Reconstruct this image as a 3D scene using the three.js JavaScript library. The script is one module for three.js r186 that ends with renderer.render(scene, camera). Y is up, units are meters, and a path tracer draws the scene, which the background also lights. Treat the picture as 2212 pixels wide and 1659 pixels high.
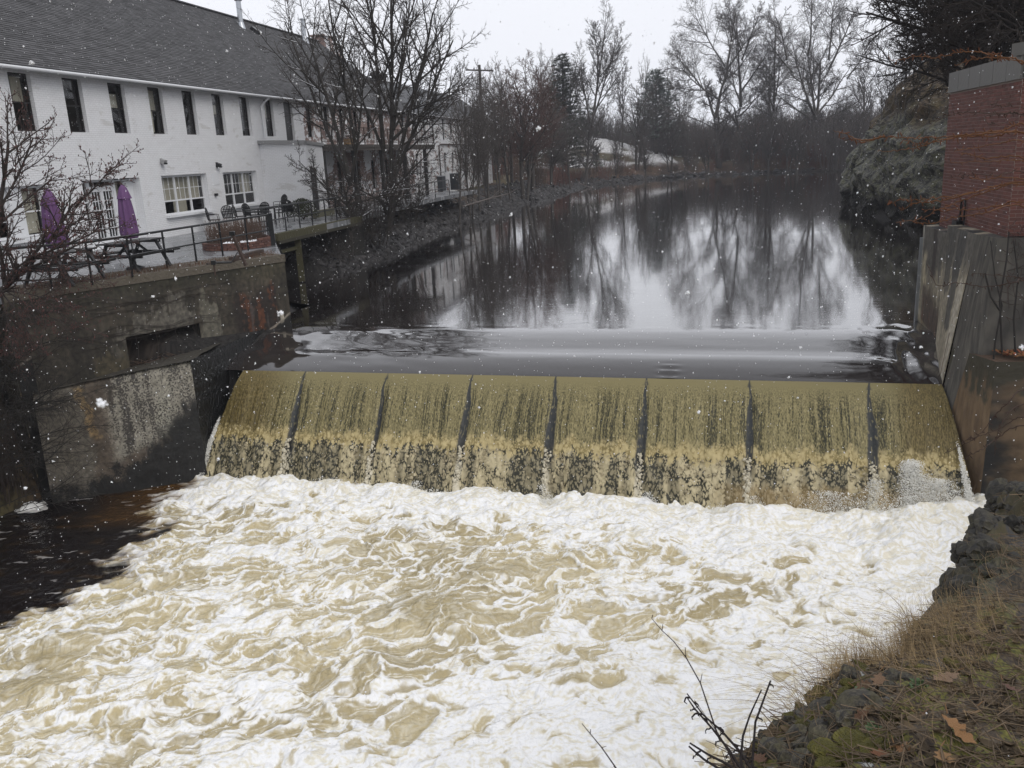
import * as THREE from 'three';
import { mergeGeometries } from 'three/addons/utils/BufferGeometryUtils.js';

// ---------- camera, sky, sun, exposure ----------
const rad = (d) => d * Math.PI / 180;
const scene = new THREE.Scene();
const camera = new THREE.PerspectiveCamera(47.96, 4 / 3, 0.05, 1500);
camera.position.set(0, 7.4, 0);
camera.rotation.order = 'YXZ';
camera.rotation.set(rad(-14.94), 0, rad(-2.8));
camera.focus = 18; camera.userData.fStop = 16;
camera.updateMatrixWorld();

const renderer = new THREE.WebGLRenderer();
renderer.toneMapping = THREE.LinearToneMapping;
renderer.toneMappingExposure = 1.04;
renderer.shadowMap.enabled = true;

const SKY_W = 512, SKY_H = 256;
const HAZE = 0.0006;

const sun = new THREE.DirectionalLight(0xfffaf2, 1.1);
sun.position.set(44, 56, 12); sun.target.position.set(0, 0, -25);
sun.castShadow = true; sun.shadow.radius = 70;
sun.shadow.mapSize.set(2048, 2048);
sun.shadow.camera.left = -90; sun.shadow.camera.right = 90; sun.shadow.camera.top = 90; sun.shadow.camera.bottom = -90; sun.shadow.camera.far = 260;
scene.add(sun, sun.target);
scene.fog = new THREE.FogExp2(new THREE.Color(0.88, 0.91, 1.0), HAZE);

// ---------- random numbers and noise ----------
function RNG(seed) { let a = seed >>> 0; return () => { a = (a + 0x6D2B79F5) | 0; let t = Math.imul(a ^ (a >>> 15), 1 | a); t = (t + Math.imul(t ^ (t >>> 7), 61 | t)) ^ t; return ((t ^ (t >>> 14)) >>> 0) / 4294967296; }; }
const PERM = new Uint8Array(514);
{ const r = RNG(77), p = [...Array(256).keys()]; for (let i = 255; i > 0; i--) { const j = (r() * (i + 1)) | 0; [p[i], p[j]] = [p[j], p[i]]; } for (let i = 0; i < 514; i++) PERM[i] = p[i & 255]; }
const fade = (t) => t * t * t * (t * (t * 6 - 15) + 10);
const GX = [1, -1, 1, -1, 1.4, -1.4, 0, 0], GY = [1, 1, -1, -1, 0, 0, 1.4, -1.4];
function n2(x, y) {
  const xi = Math.floor(x), yi = Math.floor(y), fx = x - xi, fy = y - yi, X = xi & 255, Y = yi & 255;
  const a = PERM[PERM[X] + Y] & 7, b = PERM[PERM[X + 1] + Y] & 7, c = PERM[PERM[X] + Y + 1] & 7, d = PERM[PERM[X + 1] + Y + 1] & 7, u = fade(fx), v = fade(fy);
  const p = GX[a] * fx + GY[a] * fy, q = GX[b] * (fx - 1) + GY[b] * fy, r = GX[c] * fx + GY[c] * (fy - 1), s = GX[d] * (fx - 1) + GY[d] * (fy - 1);
  return p + u * (q - p) + v * (r + u * (s - r) - p - u * (q - p));
}
function n3(x, y, z) {
  const xi = Math.floor(x), yi = Math.floor(y), zi = Math.floor(z), fx = x - xi, fy = y - yi, fz = z - zi, X = xi & 255, Y = yi & 255, Z = zi & 255, u = fade(fx), v = fade(fy), w = fade(fz);
  const g = (h, a, b, c) => { h &= 15; const p = h < 8 ? a : b, q = h < 4 ? b : h === 12 || h === 14 ? a : c; return ((h & 1) ? -p : p) + ((h & 2) ? -q : q); };
  const A = PERM[X] + Y, B = PERM[X + 1] + Y, AA = PERM[A & 511] + Z, AB = PERM[(A + 1) & 511] + Z, BA = PERM[B & 511] + Z, BB = PERM[(B + 1) & 511] + Z;
  const l = (p, q, t) => p + t * (q - p);
  return l(l(l(g(PERM[AA], fx, fy, fz), g(PERM[BA], fx - 1, fy, fz), u), l(g(PERM[AB], fx, fy - 1, fz), g(PERM[BB], fx - 1, fy - 1, fz), u), v), l(l(g(PERM[AA + 1], fx, fy, fz - 1), g(PERM[BA + 1], fx - 1, fy, fz - 1), u), l(g(PERM[AB + 1], fx, fy - 1, fz - 1), g(PERM[BB + 1], fx - 1, fy - 1, fz - 1), u), v), w);
}
function fbm(x, y, o = 4) { let s = 0, a = 0.5; for (let i = 0; i < o; i++) { s += a * n2(x, y); x = x * 2.03 + 17.1; y = y * 2.03 - 9.3; a *= 0.5; } return s; }
function fbm3(x, y, z, o = 4) { let s = 0, a = 0.5; for (let i = 0; i < o; i++) { s += a * n3(x, y, z); x = x * 2.03 + 1.7; y = y * 2.03 - 9.3; z = z * 2.03 + 4.1; a *= 0.5; } return s; }
const W2 = [0, 0, 0];
function worley(x, y) { // [F1, F2, id]
  const xi = Math.floor(x), yi = Math.floor(y); let f1 = 9, f2 = 9, id = 0;
  for (let j = -1; j < 2; j++) for (let i = -1; i < 2; i++) {
    const X = (xi + i) & 255, Y = (yi + j) & 255, h = PERM[PERM[X] + Y], g = PERM[h + ((X * 7) & 255)];
    const dx = xi + i + h / 255 - x, dy = yi + j + g / 255 - y, d = dx * dx + dy * dy;
    if (d < f1) { f2 = f1; f1 = d; id = h; } else if (d < f2) f2 = d;
  }
  W2[0] = Math.sqrt(f1); W2[1] = Math.sqrt(f2); W2[2] = id; return W2;
}
const clamp = (x, a = 0, b = 1) => x < a ? a : x > b ? b : x;
const sstep = (a, b, x) => { const t = clamp((x - a) / (b - a)); return t * t * (3 - 2 * t); };
const lerp = (a, b, t) => a + (b - a) * t;
const mix3 = (a, b, t) => [lerp(a[0], b[0], t), lerp(a[1], b[1], t), lerp(a[2], b[2], t)];

// ---------- the sky: even snow cloud, a little brighter overhead ----------
{
  const d = new Float32Array(SKY_W * SKY_H * 4);
  for (let j = 0; j < SKY_H; j++) for (let i = 0; i < SKY_W; i++) {
    const el = ((j + 0.5) / SKY_H - 0.5) * Math.PI, az = (i + 0.5) / SKY_W * Math.PI * 2, s = Math.max(0, Math.sin(el));
    const cl = 1 + 0.05 * fbm3(Math.cos(az) * 2, Math.sin(az) * 2, s * 4, 3);
    const L = (0.98 - 0.06 * Math.pow(s, 0.8)) * cl, k = (j * SKY_W + i) * 4;
    d[k] = L * 0.965; d[k + 1] = L * 0.985; d[k + 2] = L * 1.05; d[k + 3] = 1;
  }
  const t = new THREE.DataTexture(d, SKY_W, SKY_H, THREE.RGBAFormat, THREE.FloatType);
  t.mapping = THREE.EquirectangularReflectionMapping; t.magFilter = t.minFilter = THREE.LinearFilter; t.wrapS = THREE.RepeatWrapping; t.needsUpdate = true;
  scene.background = t; scene.environment = t;
}

// ---------- names, labels ----------
const used = {};
function numbered(n) { const k = used[n] = (used[n] ?? -1) + 1; return k ? `${n}_${String(k).padStart(3, '0')}` : n; }
function tag(o, label, category, group, kind) {
  if (label) o.userData.label = label; if (category) o.userData.category = category;
  if (group) o.userData.group = group; else delete o.userData.group;
  if (kind) o.userData.kind = kind; return o;
}
function thing(name, label, category, pos = [0, 0, 0], turn = 0, group) {
  const o = new THREE.Group(); o.name = numbered(name); scene.add(o); o.position.set(...pos); o.rotation.y = turn;
  return tag(o, label, category, group);
}
function part(name, geo, mat, parent, kind) {
  const m = new THREE.Mesh(geo, mat); m.name = parent === scene ? numbered(name) : name; m.castShadow = m.receiveShadow = true; parent.add(m);
  if (kind) m.userData.kind = kind; return m;
}
function struct(name, geo, mat, kind = 'structure') { return part(name, geo, mat, scene, kind); }
function copyOf(src, label, pos, turn = 0, scale = 1, group) {
  const c = src.clone(); c.name = numbered(src.userData.stem); scene.add(c); c.position.set(...pos); c.rotation.y = turn;
  if (Array.isArray(scale)) c.scale.set(...scale); else c.scale.setScalar(scale);
  c.userData = { ...src.userData, label }; if (group) c.userData.group = group; return c;
}

// ---------- geometry ----------
const V = (x, y, z) => new THREE.Vector3(x, y, z);
class MB {
  constructor() { this.p = []; this.n = []; this.u = []; this.i = []; this.c = null; }
  v(x, y, z, nx, ny, nz, u, w) { this.p.push(x, y, z); this.n.push(nx, ny, nz); this.u.push(u, w); if (this.c) this.c.push(...this.col); return this.p.length / 3 - 1; }
  color(c) { this.c ??= []; this.col = c; return this; }
  quad(a, b, c, d) { // counter-clockwise corners as [x, y, z]; uv in metres
    const e = [b[0] - a[0], b[1] - a[1], b[2] - a[2]], f = [d[0] - a[0], d[1] - a[1], d[2] - a[2]];
    let n = [e[1] * f[2] - e[2] * f[1], e[2] * f[0] - e[0] * f[2], e[0] * f[1] - e[1] * f[0]]; const l = Math.hypot(...n) || 1; n = n.map((x) => x / l);
    const ax = Math.abs(n[0]), ay = Math.abs(n[1]), az = Math.abs(n[2]);
    const uv = (q) => ay > ax && ay > az ? [q[0], q[2]] : ax > az ? [q[2], q[1]] : [q[0], q[1]];
    const k = [a, b, c, d].map((q) => this.v(q[0], q[1], q[2], n[0], n[1], n[2], ...uv(q)));
    this.i.push(k[0], k[1], k[2], k[0], k[2], k[3]); return this;
  }
  box(x, y, z, w, h, d, ry = 0, rx = 0, rz = 0) { // centre and size
    const m = new THREE.Matrix4().compose(V(x, y, z), new THREE.Quaternion().setFromEuler(new THREE.Euler(rx, ry, rz, 'YXZ')), V(1, 1, 1));
    const P = (i, j, k) => V(i * w / 2, j * h / 2, k * d / 2).applyMatrix4(m).toArray();
    const f = [[[-1, -1, 1], [1, -1, 1], [1, 1, 1], [-1, 1, 1]], [[1, -1, -1], [-1, -1, -1], [-1, 1, -1], [1, 1, -1]], [[1, -1, 1], [1, -1, -1], [1, 1, -1], [1, 1, 1]], [[-1, -1, -1], [-1, -1, 1], [-1, 1, 1], [-1, 1, -1]], [[-1, 1, 1], [1, 1, 1], [1, 1, -1], [-1, 1, -1]], [[-1, -1, -1], [1, -1, -1], [1, -1, 1], [-1, -1, 1]]];
    for (const q of f) this.quad(...q.map((c) => P(...c))); return this;
  }
  bar(a, b, w, h) { // square bar from a to b
    const A = V(...a), B = V(...b), d = B.clone().sub(A), L = d.length(), M = A.clone().add(B).multiplyScalar(0.5);
    const ry = Math.atan2(-d.z, d.x), rz = Math.asin(clamp(d.y / L, -1, 1));
    const m = new THREE.Matrix4().makeRotationY(ry).multiply(new THREE.Matrix4().makeRotationZ(rz)).setPosition(M);
    const P = (i, j, k) => V(i * L / 2, j * h / 2, k * w / 2).applyMatrix4(m).toArray();
    const f = [[[-1, -1, 1], [1, -1, 1], [1, 1, 1], [-1, 1, 1]], [[1, -1, -1], [-1, -1, -1], [-1, 1, -1], [1, 1, -1]], [[1, -1, 1], [1, -1, -1], [1, 1, -1], [1, 1, 1]], [[-1, -1, -1], [-1, -1, 1], [-1, 1, 1], [-1, 1, -1]], [[-1, 1, 1], [1, 1, 1], [1, 1, -1], [-1, 1, -1]], [[-1, -1, -1], [1, -1, -1], [1, -1, 1], [-1, -1, 1]]];
    for (const q of f) this.quad(...q.map((c) => P(...c))); return this;
  }
  tube(pts, rs, sides = 6, cap = true) { // pts: [x,y,z] list; rs: radius each
    const N = pts.length; let ux = 0, uy = 0, uz = 0, base = this.p.length / 3, len = 0;
    for (let k = 0; k < N; k++) {
      const a = pts[Math.max(0, k - 1)], b = pts[Math.min(N - 1, k + 1)]; let dx = b[0] - a[0], dy = b[1] - a[1], dz = b[2] - a[2]; const L = Math.hypot(dx, dy, dz) || 1; dx /= L; dy /= L; dz /= L;
      if (k === 0) { if (Math.abs(dy) < 0.9) { ux = -dz; uy = 0; uz = dx; } else { ux = 1; uy = 0; uz = 0; } }
      const dt = ux * dx + uy * dy + uz * dz; ux -= dt * dx; uy -= dt * dy; uz -= dt * dz; const l = Math.hypot(ux, uy, uz) || 1; ux /= l; uy /= l; uz /= l;
      const vx = dy * uz - dz * uy, vy = dz * ux - dx * uz, vz = dx * uy - dy * ux;
      if (k) len += Math.hypot(pts[k][0] - pts[k - 1][0], pts[k][1] - pts[k - 1][1], pts[k][2] - pts[k - 1][2]);
      for (let s = 0; s < sides; s++) { const t = s / sides * Math.PI * 2, c = Math.cos(t), q = Math.sin(t), nx = c * ux + q * vx, ny = c * uy + q * vy, nz = c * uz + q * vz; this.v(pts[k][0] + nx * rs[k], pts[k][1] + ny * rs[k], pts[k][2] + nz * rs[k], nx, ny, nz, s / sides, len); }
      if (k) for (let s = 0; s < sides; s++) { const e = base + (k - 1) * sides + s, f = base + (k - 1) * sides + (s + 1) % sides; this.i.push(e, f, f + sides, e, f + sides, e + sides); }
    }
    if (cap && sides > 3) for (const [k, up] of [[0, 0], [N - 1, 1]]) { const o = base + k * sides; for (let s = 1; s < sides - 1; s++) up ? this.i.push(o, o + s, o + s + 1) : this.i.push(o, o + s + 1, o + s); }
    return this;
  }
  rod(a, b, r, sides = 8) { return this.tube([a, b], [r, r], sides); }
  cyl(x, y0, y1, z, r0, r1 = r0, sides = 12) { return this.tube([[x, y0, z], [x, y1, z]], [r0, r1], sides); }
  lathe(pr, sides, cx = 0, cz = 0, wob = null) { // pr: [r, y] list
    const b = this.p.length / 3;
    pr.forEach(([r, y], k) => { const a = pr[Math.max(0, k - 1)], c = pr[Math.min(pr.length - 1, k + 1)], sl = Math.atan2(a[0] - c[0], c[1] - a[1] || 1e-6);
      for (let s = 0; s <= sides; s++) { const t = s / sides * Math.PI * 2, R = r * (wob ? wob(t, k) : 1); this.v(cx + R * Math.cos(t), y, cz + R * Math.sin(t), Math.cos(t) * Math.cos(sl), Math.sin(sl), Math.sin(t) * Math.cos(sl), s / sides, y); } });
    for (let k = 1; k < pr.length; k++) for (let s = 0; s < sides; s++) { const e = b + (k - 1) * (sides + 1) + s; this.i.push(e, e + sides + 1, e + sides + 2, e, e + sides + 2, e + 1); }
    return this;
  }
  tri(a, b, c, n) { const k = [a, b, c].map((q) => this.v(q[0], q[1], q[2], n[0], n[1], n[2], q[0], q[1])); this.i.push(...k); return this; }
  geo(smooth) {
    const g = new THREE.BufferGeometry();
    g.setAttribute('position', new THREE.Float32BufferAttribute(this.p, 3)); g.setAttribute('normal', new THREE.Float32BufferAttribute(this.n, 3)); g.setAttribute('uv', new THREE.Float32BufferAttribute(this.u, 2));
    if (this.c) g.setAttribute('color', new THREE.Float32BufferAttribute(this.c, 3));
    g.setIndex(this.i); if (smooth) g.computeVertexNormals(); return g;
  }
  build(name, mat, parent, kind) { return part(name, this.geo(), mat, parent, kind); }
}
// a sheet: f(i, j) -> [x, y, z, r, g, b]; nu x nv cells, facing up when (u, v) turn left
function sheet(nu, nv, f, uv, flip = false) {
  const N = (nu + 1) * (nv + 1), p = new Float32Array(N * 3), t = new Float32Array(N * 2); let c = null;
  for (let j = 0, k = 0; j <= nv; j++) for (let i = 0; i <= nu; i++, k++) {
    const q = f(i / nu, j / nv); p.set(q.slice(0, 3), k * 3); if (q.length > 3) { c ??= new Float32Array(N * 3); c.set(q.slice(3, 6), k * 3); }
    const w = uv ? uv(i / nu, j / nv, q) : [i / nu, j / nv]; t[k * 2] = w[0]; t[k * 2 + 1] = w[1];
  }
  const ix = new Uint32Array(nu * nv * 6);
  for (let j = 0, k = 0; j < nv; j++) for (let i = 0; i < nu; i++) { const a = j * (nu + 1) + i, b = a + 1, d = a + nu + 1, e = d + 1; ix.set(flip ? [a, e, b, a, d, e] : [a, b, e, a, e, d], k); k += 6; }
  const g = new THREE.BufferGeometry(); g.setAttribute('position', new THREE.BufferAttribute(p, 3)); g.setAttribute('uv', new THREE.BufferAttribute(t, 2)); if (c) g.setAttribute('color', new THREE.BufferAttribute(c, 3));
  g.setIndex(new THREE.BufferAttribute(ix, 1)); g.computeVertexNormals(); return g;
}
// ---------- textures: f(u, v) -> linear [r, g, b] or a number ----------
const toS = (x) => { x = clamp(x); return x <= 0.0031308 ? x * 12.92 * 255 : (1.055 * Math.pow(x, 1 / 2.4) - 0.055) * 255; };
function tex(w, h, f, { color = true, repeat = null } = {}) {
  const d = new Uint8Array(w * h * 4);
  for (let j = 0, k = 0; j < h; j++) for (let i = 0; i < w; i++, k += 4) {
    const q = f((i + 0.5) / w, (j + 0.5) / h);
    if (typeof q === 'number') { const b = color ? toS(q) : clamp(q) * 255; d[k] = d[k + 1] = d[k + 2] = b; } else { d[k] = color ? toS(q[0]) : q[0] * 255; d[k + 1] = color ? toS(q[1]) : q[1] * 255; d[k + 2] = color ? toS(q[2]) : q[2] * 255; }
    d[k + 3] = 255;
  }
  const t = new THREE.DataTexture(d, w, h); t.magFilter = THREE.LinearFilter; t.minFilter = THREE.LinearMipmapLinearFilter; t.generateMipmaps = true; t.wrapS = t.wrapT = THREE.RepeatWrapping;
  if (color) t.colorSpace = THREE.SRGBColorSpace; if (repeat) t.repeat.set(...repeat); t.needsUpdate = true; return t;
}
// noise that tiles over one texture
const tile = (u, v, k, o = 3) => { const a = u * Math.PI * 2, b = v * Math.PI * 2, R = k / 6.2832; return fbm3(Math.cos(a) * R + Math.cos(b) * R * 0.37, Math.sin(a) * R + 7.7, Math.sin(b) * R + Math.cos(b) * R * 0.5, o); };
const rgb = (r, g, b) => new THREE.Color().setRGB(r, g, b);
const std = (o) => new THREE.MeshStandardMaterial(o);

// pixel of a 2212 x 1659 copy of the photograph -> points in the place
const CAM = camera.matrixWorld.clone();
function ray(u, v) { return V((u - 1106) / 1865.3, -(v - 829.5) / 1865.3, -1).transformDirection(CAM).normalize(); }
function onY(u, v, y) { const d = ray(u, v), t = (y - 7.4) / d.y; return [d.x * t, y, d.z * t]; }
function atZ(u, v, z) { const d = ray(u, v), t = z / d.z; return [d.x * t, 7.4 + d.y * t, z]; }
function atD(u, v, t) { const d = ray(u, v); return [d.x * t, 7.4 + d.y * t, d.z * t]; }
// ---------- shared materials ----------
const graniteTex = tex(512, 512, (u, v) => { const a = tile(u, v, 10, 4), b = tile(v + 0.3, u, 40, 3), c = tile(u + 0.6, v, 5, 2); const l = sstep(0.03, 0.2, b + a * 0.6), d = sstep(0.02, -0.22, b * 0.6 + a); let q = mix3([0.062, 0.060, 0.053], [0.135, 0.132, 0.105], l); q = mix3(q, [0.018, 0.018, 0.018], d * 0.85); return mix3(q, [0.12, 0.12, 0.06], sstep(0.0, 0.22, c) * 0.5); });
const noiseBump = tex(512, 512, (u, v) => 0.5 + 0.9 * tile(u, v, 14, 5), { color: false });
const fineBump = tex(256, 256, (u, v) => 0.5 + 1.0 * tile(u, v, 22, 4), { color: false });
const M = {
  rock: std({ map: graniteTex, bumpMap: noiseBump, bumpScale: 0.05, roughness: 0.85, vertexColors: true }),
  darkRock: std({ color: rgb(0.05, 0.047, 0.045), roughness: 0.55, bumpMap: noiseBump, bumpScale: 0.02 }),
  black: std({ color: rgb(0.006, 0.006, 0.007), roughness: 0.35 }),
  iron: std({ color: rgb(0.009, 0.010, 0.011), roughness: 0.32, metalness: 0.2 }),
  rust: std({ color: rgb(0.045, 0.027, 0.02), roughness: 0.75 }),
  whitePaint: std({ color: rgb(0.68, 0.69, 0.71), roughness: 0.45 }),
  darkFrame: std({ color: rgb(0.012, 0.010, 0.010), roughness: 0.4 }),
  glass: new THREE.MeshPhysicalMaterial({ color: 0xffffff, transmission: 1, thickness: 0, roughness: 0.02, ior: 1.5 }),
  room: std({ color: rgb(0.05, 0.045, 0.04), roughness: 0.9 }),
  curtain: std({ color: rgb(0.36, 0.345, 0.28), roughness: 0.95 }),
  darkGlass: std({ color: rgb(0.012, 0.013, 0.015), roughness: 0.06 }),
  galv: std({ color: rgb(0.45, 0.47, 0.5), roughness: 0.35, metalness: 0.8 }),
  snow: std({ color: rgb(0.88, 0.89, 0.92), roughness: 0.9 }),
  foam: std({ color: rgb(0.86, 0.855, 0.83), roughness: 0.75 }),
  tanFoam: std({ color: rgb(0.56, 0.47, 0.27), roughness: 0.7, vertexColors: false }),
};

// ---------- frame of the dam: a along its crest, c upstream of it ----------
const CL = [-6.87, -21.75], CT = [0.9636, 0.2674], CM = [0.2674, -0.9636];
const dam = (a, c, y) => [CL[0] + CT[0] * a + CM[0] * c, y, CL[1] + CT[1] * a + CM[1] * c];
const ofDam = (x, z) => [(x - CL[0]) * CT[0] + (z - CL[1]) * CT[1], (x - CL[0]) * CM[0] + (z - CL[1]) * CM[1]];
const POSTS = [1.72, 3.98, 6.18, 8.23, 10.31, 12.58, 15.04];
const profile = [[3.6, 2.8], [2.9, 2.795], [2.4, 2.755], [1.9, 2.685], [1.55, 2.63], [1.25, 2.605], [1.0, 2.595], [0.75, 2.565], [0.45, 2.49], [0.2, 2.40], [0, 2.31], [-0.12, 2.22], [-0.35, 2.0], [-0.7, 1.58], [-1.1, 1.03], [-1.5, 0.42], [-1.95, -0.35]], FACE = 1.95, TOE = -1.68;
function lip(c) {
  if (c >= 3.6) return 2.8; let k = 0; while (k < profile.length - 2 && profile[k + 1][0] > c) k++;
  const P = (i) => profile[clamp(i, 0, profile.length - 1)], [p0, p1, p2, p3] = [P(k - 1), P(k), P(k + 1), P(k + 2)];
  const t = clamp((c - p1[0]) / (p2[0] - p1[0])), w = p2[0] - p1[0];
  const m1 = p0 === p1 ? 0 : (p2[1] - p0[1]) / (p2[0] - p0[0]) * w, m2 = p3 === p2 ? (p2[1] - p1[1]) : (p3[1] - p1[1]) / (p3[0] - p1[0]) * w;
  const t2 = t * t, t3 = t2 * t; return (2 * t3 - 3 * t2 + 1) * p1[1] + (t3 - 2 * t2 + t) * m1 + (-2 * t3 + 3 * t2) * p2[1] + (t3 - t2) * m2;
}
// ---------- mill pond: black, nearly still, sliding over the lip ----------
{
  const rip = tex(1024, 1024, (u, v) => 0.5 + 0.55 * tile(u, v, 30, 4) + 0.35 * tile(u + 0.4, v + 0.2, 9, 2), { color: false, repeat: [1, 1] });
  const water = new THREE.MeshPhysicalMaterial({ color: rgb(0.020, 0.016, 0.015), roughness: 0.065, ior: 1.4, clearcoat: 1, clearcoatRoughness: 0.05, bumpMap: rip, bumpScale: 0.0045 });
  const dist = (a) => { // wakes and folds by the two walls
    const L = Math.exp(-Math.pow((a - 0.2) / 1.5, 2)), R = Math.exp(-Math.pow((a - 16.3) / 0.9, 2)); return [L, R];
  };
  const near = sheet(420, 200, (u, v) => {
    const a = -1.6 + 19.6 * u, c = 7 - 7 * Math.pow(v, 0.8), [L, R] = dist(a);
    let y = lip(c); const k = sstep(4.5, 1.5, c) * sstep(-0.05, 0.3, c);
    y += k * (0.03 * L * n2(a * 1.7 + c * 0.8, c * 1.1 + 3) + 0.07 * R * n2(a * 3, c * 1.4 + 8) + 0.004 * n2(a * 0.6, c * 2.5));
    y += k * 0.022 * Math.exp(-Math.pow((a - 3.2) / 2.2, 2)) * n2(a * 0.7 + 2, c * 2.6 + a * 0.4);
    y -= 0.06 * R * sstep(3.3, 1.2, c) ;
    for (const p of [10.8]) y += 0.025 * Math.exp(-Math.pow((a - p) / 0.22, 2)) * Math.exp(-Math.pow((c - 0.2) / 0.3, 2)) * Math.cos(c * 26);
    return dam(a, c, y);
  }, (u, v, q) => [q[0] / 14, q[2] / 5]);
  const far = sheet(60, 60, (u, v) => { const a = -1.6 - 26 * v + (19.6 + 92 * v) * u, c = 7 + 160 * v * v + v * 3; return dam(a, c, 2.8); }, (u, v, q) => [q[0] / 14, q[2] / 5], true);
  part('mill_pond', mergeGeometries([near, far]), water, scene).userData.kind = 'structure';
  scene.children.at(-1).userData.label = 'black still mill pond above the dam mirroring bare trees';
}
// ---------- the falling sheet ----------
{
  const TW = 2048, TH = 640, A0 = -0.6, A1 = 17.1;
  const cream = [0.315, 0.268, 0.132], olive = [0.098, 0.084, 0.034], deep = [0.020, 0.021, 0.014], froth = [0.50, 0.43, 0.27];
  const fallMap = tex(TW, TH, (u, v) => { // v: 0 at the foot, 1 at the crest
    const a = lerp(A0, A1, u), t = 1 - v; // t: down the fall
    const aw = a + 0.05 * n2(a * 2, t * 3) + t * 0.12 * n2(a * 0.8, 3.3);
    let post = 0, big = 0;
    POSTS.forEach((p, k) => { const w = (0.02 + 0.11 * sstep(0.0, 0.55, t)) * (0.7 + 0.45 * Math.abs(Math.sin(k * 2.3 + 1))); const d = Math.abs(aw - p - 0.02 * n2(t * 9, k)); post = Math.max(post, sstep(w, w * 0.6, d)); const arrow = sstep(0.09 * clamp(t / 0.075), 0.0, d) * sstep(0.085, 0.07, t); post = Math.max(post, arrow); });
    // long streaks of dark clear water between ribbons of froth, with fine golden bubbles
    const st = fbm(aw * 2.6, t * 0.4 + 4, 3) + 0.85 * fbm(aw * 15, t * 0.9, 3) + 0.4 * n2(aw * 46, t * 1.6);
    const dropl = fbm(aw * 30, t * 24 + 4 * n2(aw * 11, t * 3), 3), fine = n2(aw * 62, t * 62);
    const scal = n2(aw * 21, t * 34 + n2(aw * 9, 5) * 6);
    const edge = 0.60 + 0.03 * n2(aw * 1.1, 9) + 0.05 * n2(aw * 3.6, 2) + 0.025 * n2(aw * 11, 6);
    const upper = sstep(edge + 0.03, edge - 0.03, t);
    const g = sstep(0.03, 0.3, t);
    let f = 0.58 - 0.42 * g * sstep(-0.1, 0.34, st) + 0.75 * g * dropl + 0.42 * fine * sstep(0.02, 0.15, t) + 0.45 * sstep(0.3, 0.5, scal) * g;
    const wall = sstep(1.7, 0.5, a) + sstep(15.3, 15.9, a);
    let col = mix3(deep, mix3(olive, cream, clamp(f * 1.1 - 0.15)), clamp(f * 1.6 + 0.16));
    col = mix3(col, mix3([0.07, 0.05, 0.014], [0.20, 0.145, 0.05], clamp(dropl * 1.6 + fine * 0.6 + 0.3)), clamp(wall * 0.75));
    // band where the sheet breaks into froth, then cauliflower clots with dark gaps
    const bx = aw + 0.025 * n2(aw * 6, t * 14), by = t + 0.012 * n2(aw * 8, t * 9), lane = sstep(-0.16, 0.22, n2(aw * 2.1, t * 0.7 + 20) + 0.55 * n2(aw * 6.5, t * 0.9));
    let puff = 0, gap = 0; for (const [k, o] of [[5, 0], [8.5, 7], [14, 3], [23, 11]]) { const w = worley(bx * k + o, by * k * 2.0), R = (0.21 + 0.26 * (w[2] / 255)) * (0.72 + 0.36 * lane) + 0.10 * fine * 0.6, d = sstep(R + 0.07, R - 0.07, w[0]); if (d > 0) { gap = Math.max(gap, d); puff = Math.max(puff, d * (0.35 + 0.65 * (1 - w[0] / R)) * (0.7 + 0.5 * ((w[2] * 7) % 11) / 11)); } }  // each clot painted paler at its centre, as domed shading
    let low = mix3(mix3(deep, [0.05, 0.045, 0.03], 0.4 + 0.5 * fine), mix3(mix3(olive, froth, 0.5), froth, sstep(0.2, 0.85, puff)), gap * (0.5 + 0.5 * lane));
    low = mix3(low, mix3([0.23, 0.165, 0.07], [0.36, 0.28, 0.16], puff), 0.8 * sstep(11.6, 12.6, a) * sstep(0.74, 0.8, t + 0.04 * n2(a * 5, t * 8)));
    const pd = POSTS.reduce((m, p, k) => Math.max(m, sstep(0.11, 0.03, Math.abs(aw - p + 0.05 * n2(t * 14, k * 3)))), 0), rope = pd * sstep(edge - 0.02, edge + 0.05, t) * sstep(0.15, 0.4, puff); low = mix3(low, [0.62, 0.57, 0.45], rope * 0.9);
    const band = sstep(edge - 0.10, edge - 0.02, t + 0.05 * (puff - 0.5)) * sstep(edge + 0.055, edge + 0.02, t - 0.07 * (puff - 0.5));
    col = mix3(low, col, upper); col = mix3(col, mix3([0.27, 0.21, 0.085], [0.46, 0.375, 0.19], sstep(0.1, 0.8, puff)), band * 0.92);
    const wet = mix3([0.03, 0.033, 0.036], cream, 0.5 * sstep(0.34, 0.5, n2(aw * 30, t * 26)));
    return mix3(col, wet, post * sstep(edge + 0.16, edge + 0.06, t) * 0.96);
  });
  const geo = sheet(520, 150, (u, v) => {
    const t = v, a = lerp(-0.05 - 0.5 * t, 16.45 + 0.55 * t, u), c = -FACE * t, y = lip(c);
    const st = fbm(a * 3.2, t * 0.55 + 4, 3), rough = sstep(0.02, 0.3, t);
    let o = 0.05 * rough * st + 0.03 * rough * fbm(a * 13, t * 1.6, 2) + 0.015 * rough * n2(a * 20, t * 40);
    o += 0.10 * sstep(0.54, 0.62, t) * (1 - worley(a * 3.6, t * 7)[0] - 0.35);
    for (const p of POSTS) o -= 0.05 * rough * Math.exp(-Math.pow((a - p) / 0.09, 2)) * sstep(0.75, 0.65, t);
    const q = dam(a, c - o * 0.75, y + o * 0.65); return q;
  }, (u, v) => [(lerp(-0.05 - 0.5 * v, 16.45 + 0.55 * v, u) - A0) / (A1 - A0), 1 - v]);
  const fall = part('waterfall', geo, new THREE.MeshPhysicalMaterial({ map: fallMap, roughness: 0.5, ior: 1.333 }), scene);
  fall.userData.kind = 'structure'; fall.userData.label = 'tan and olive sheet of water falling over the dam crest';
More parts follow.
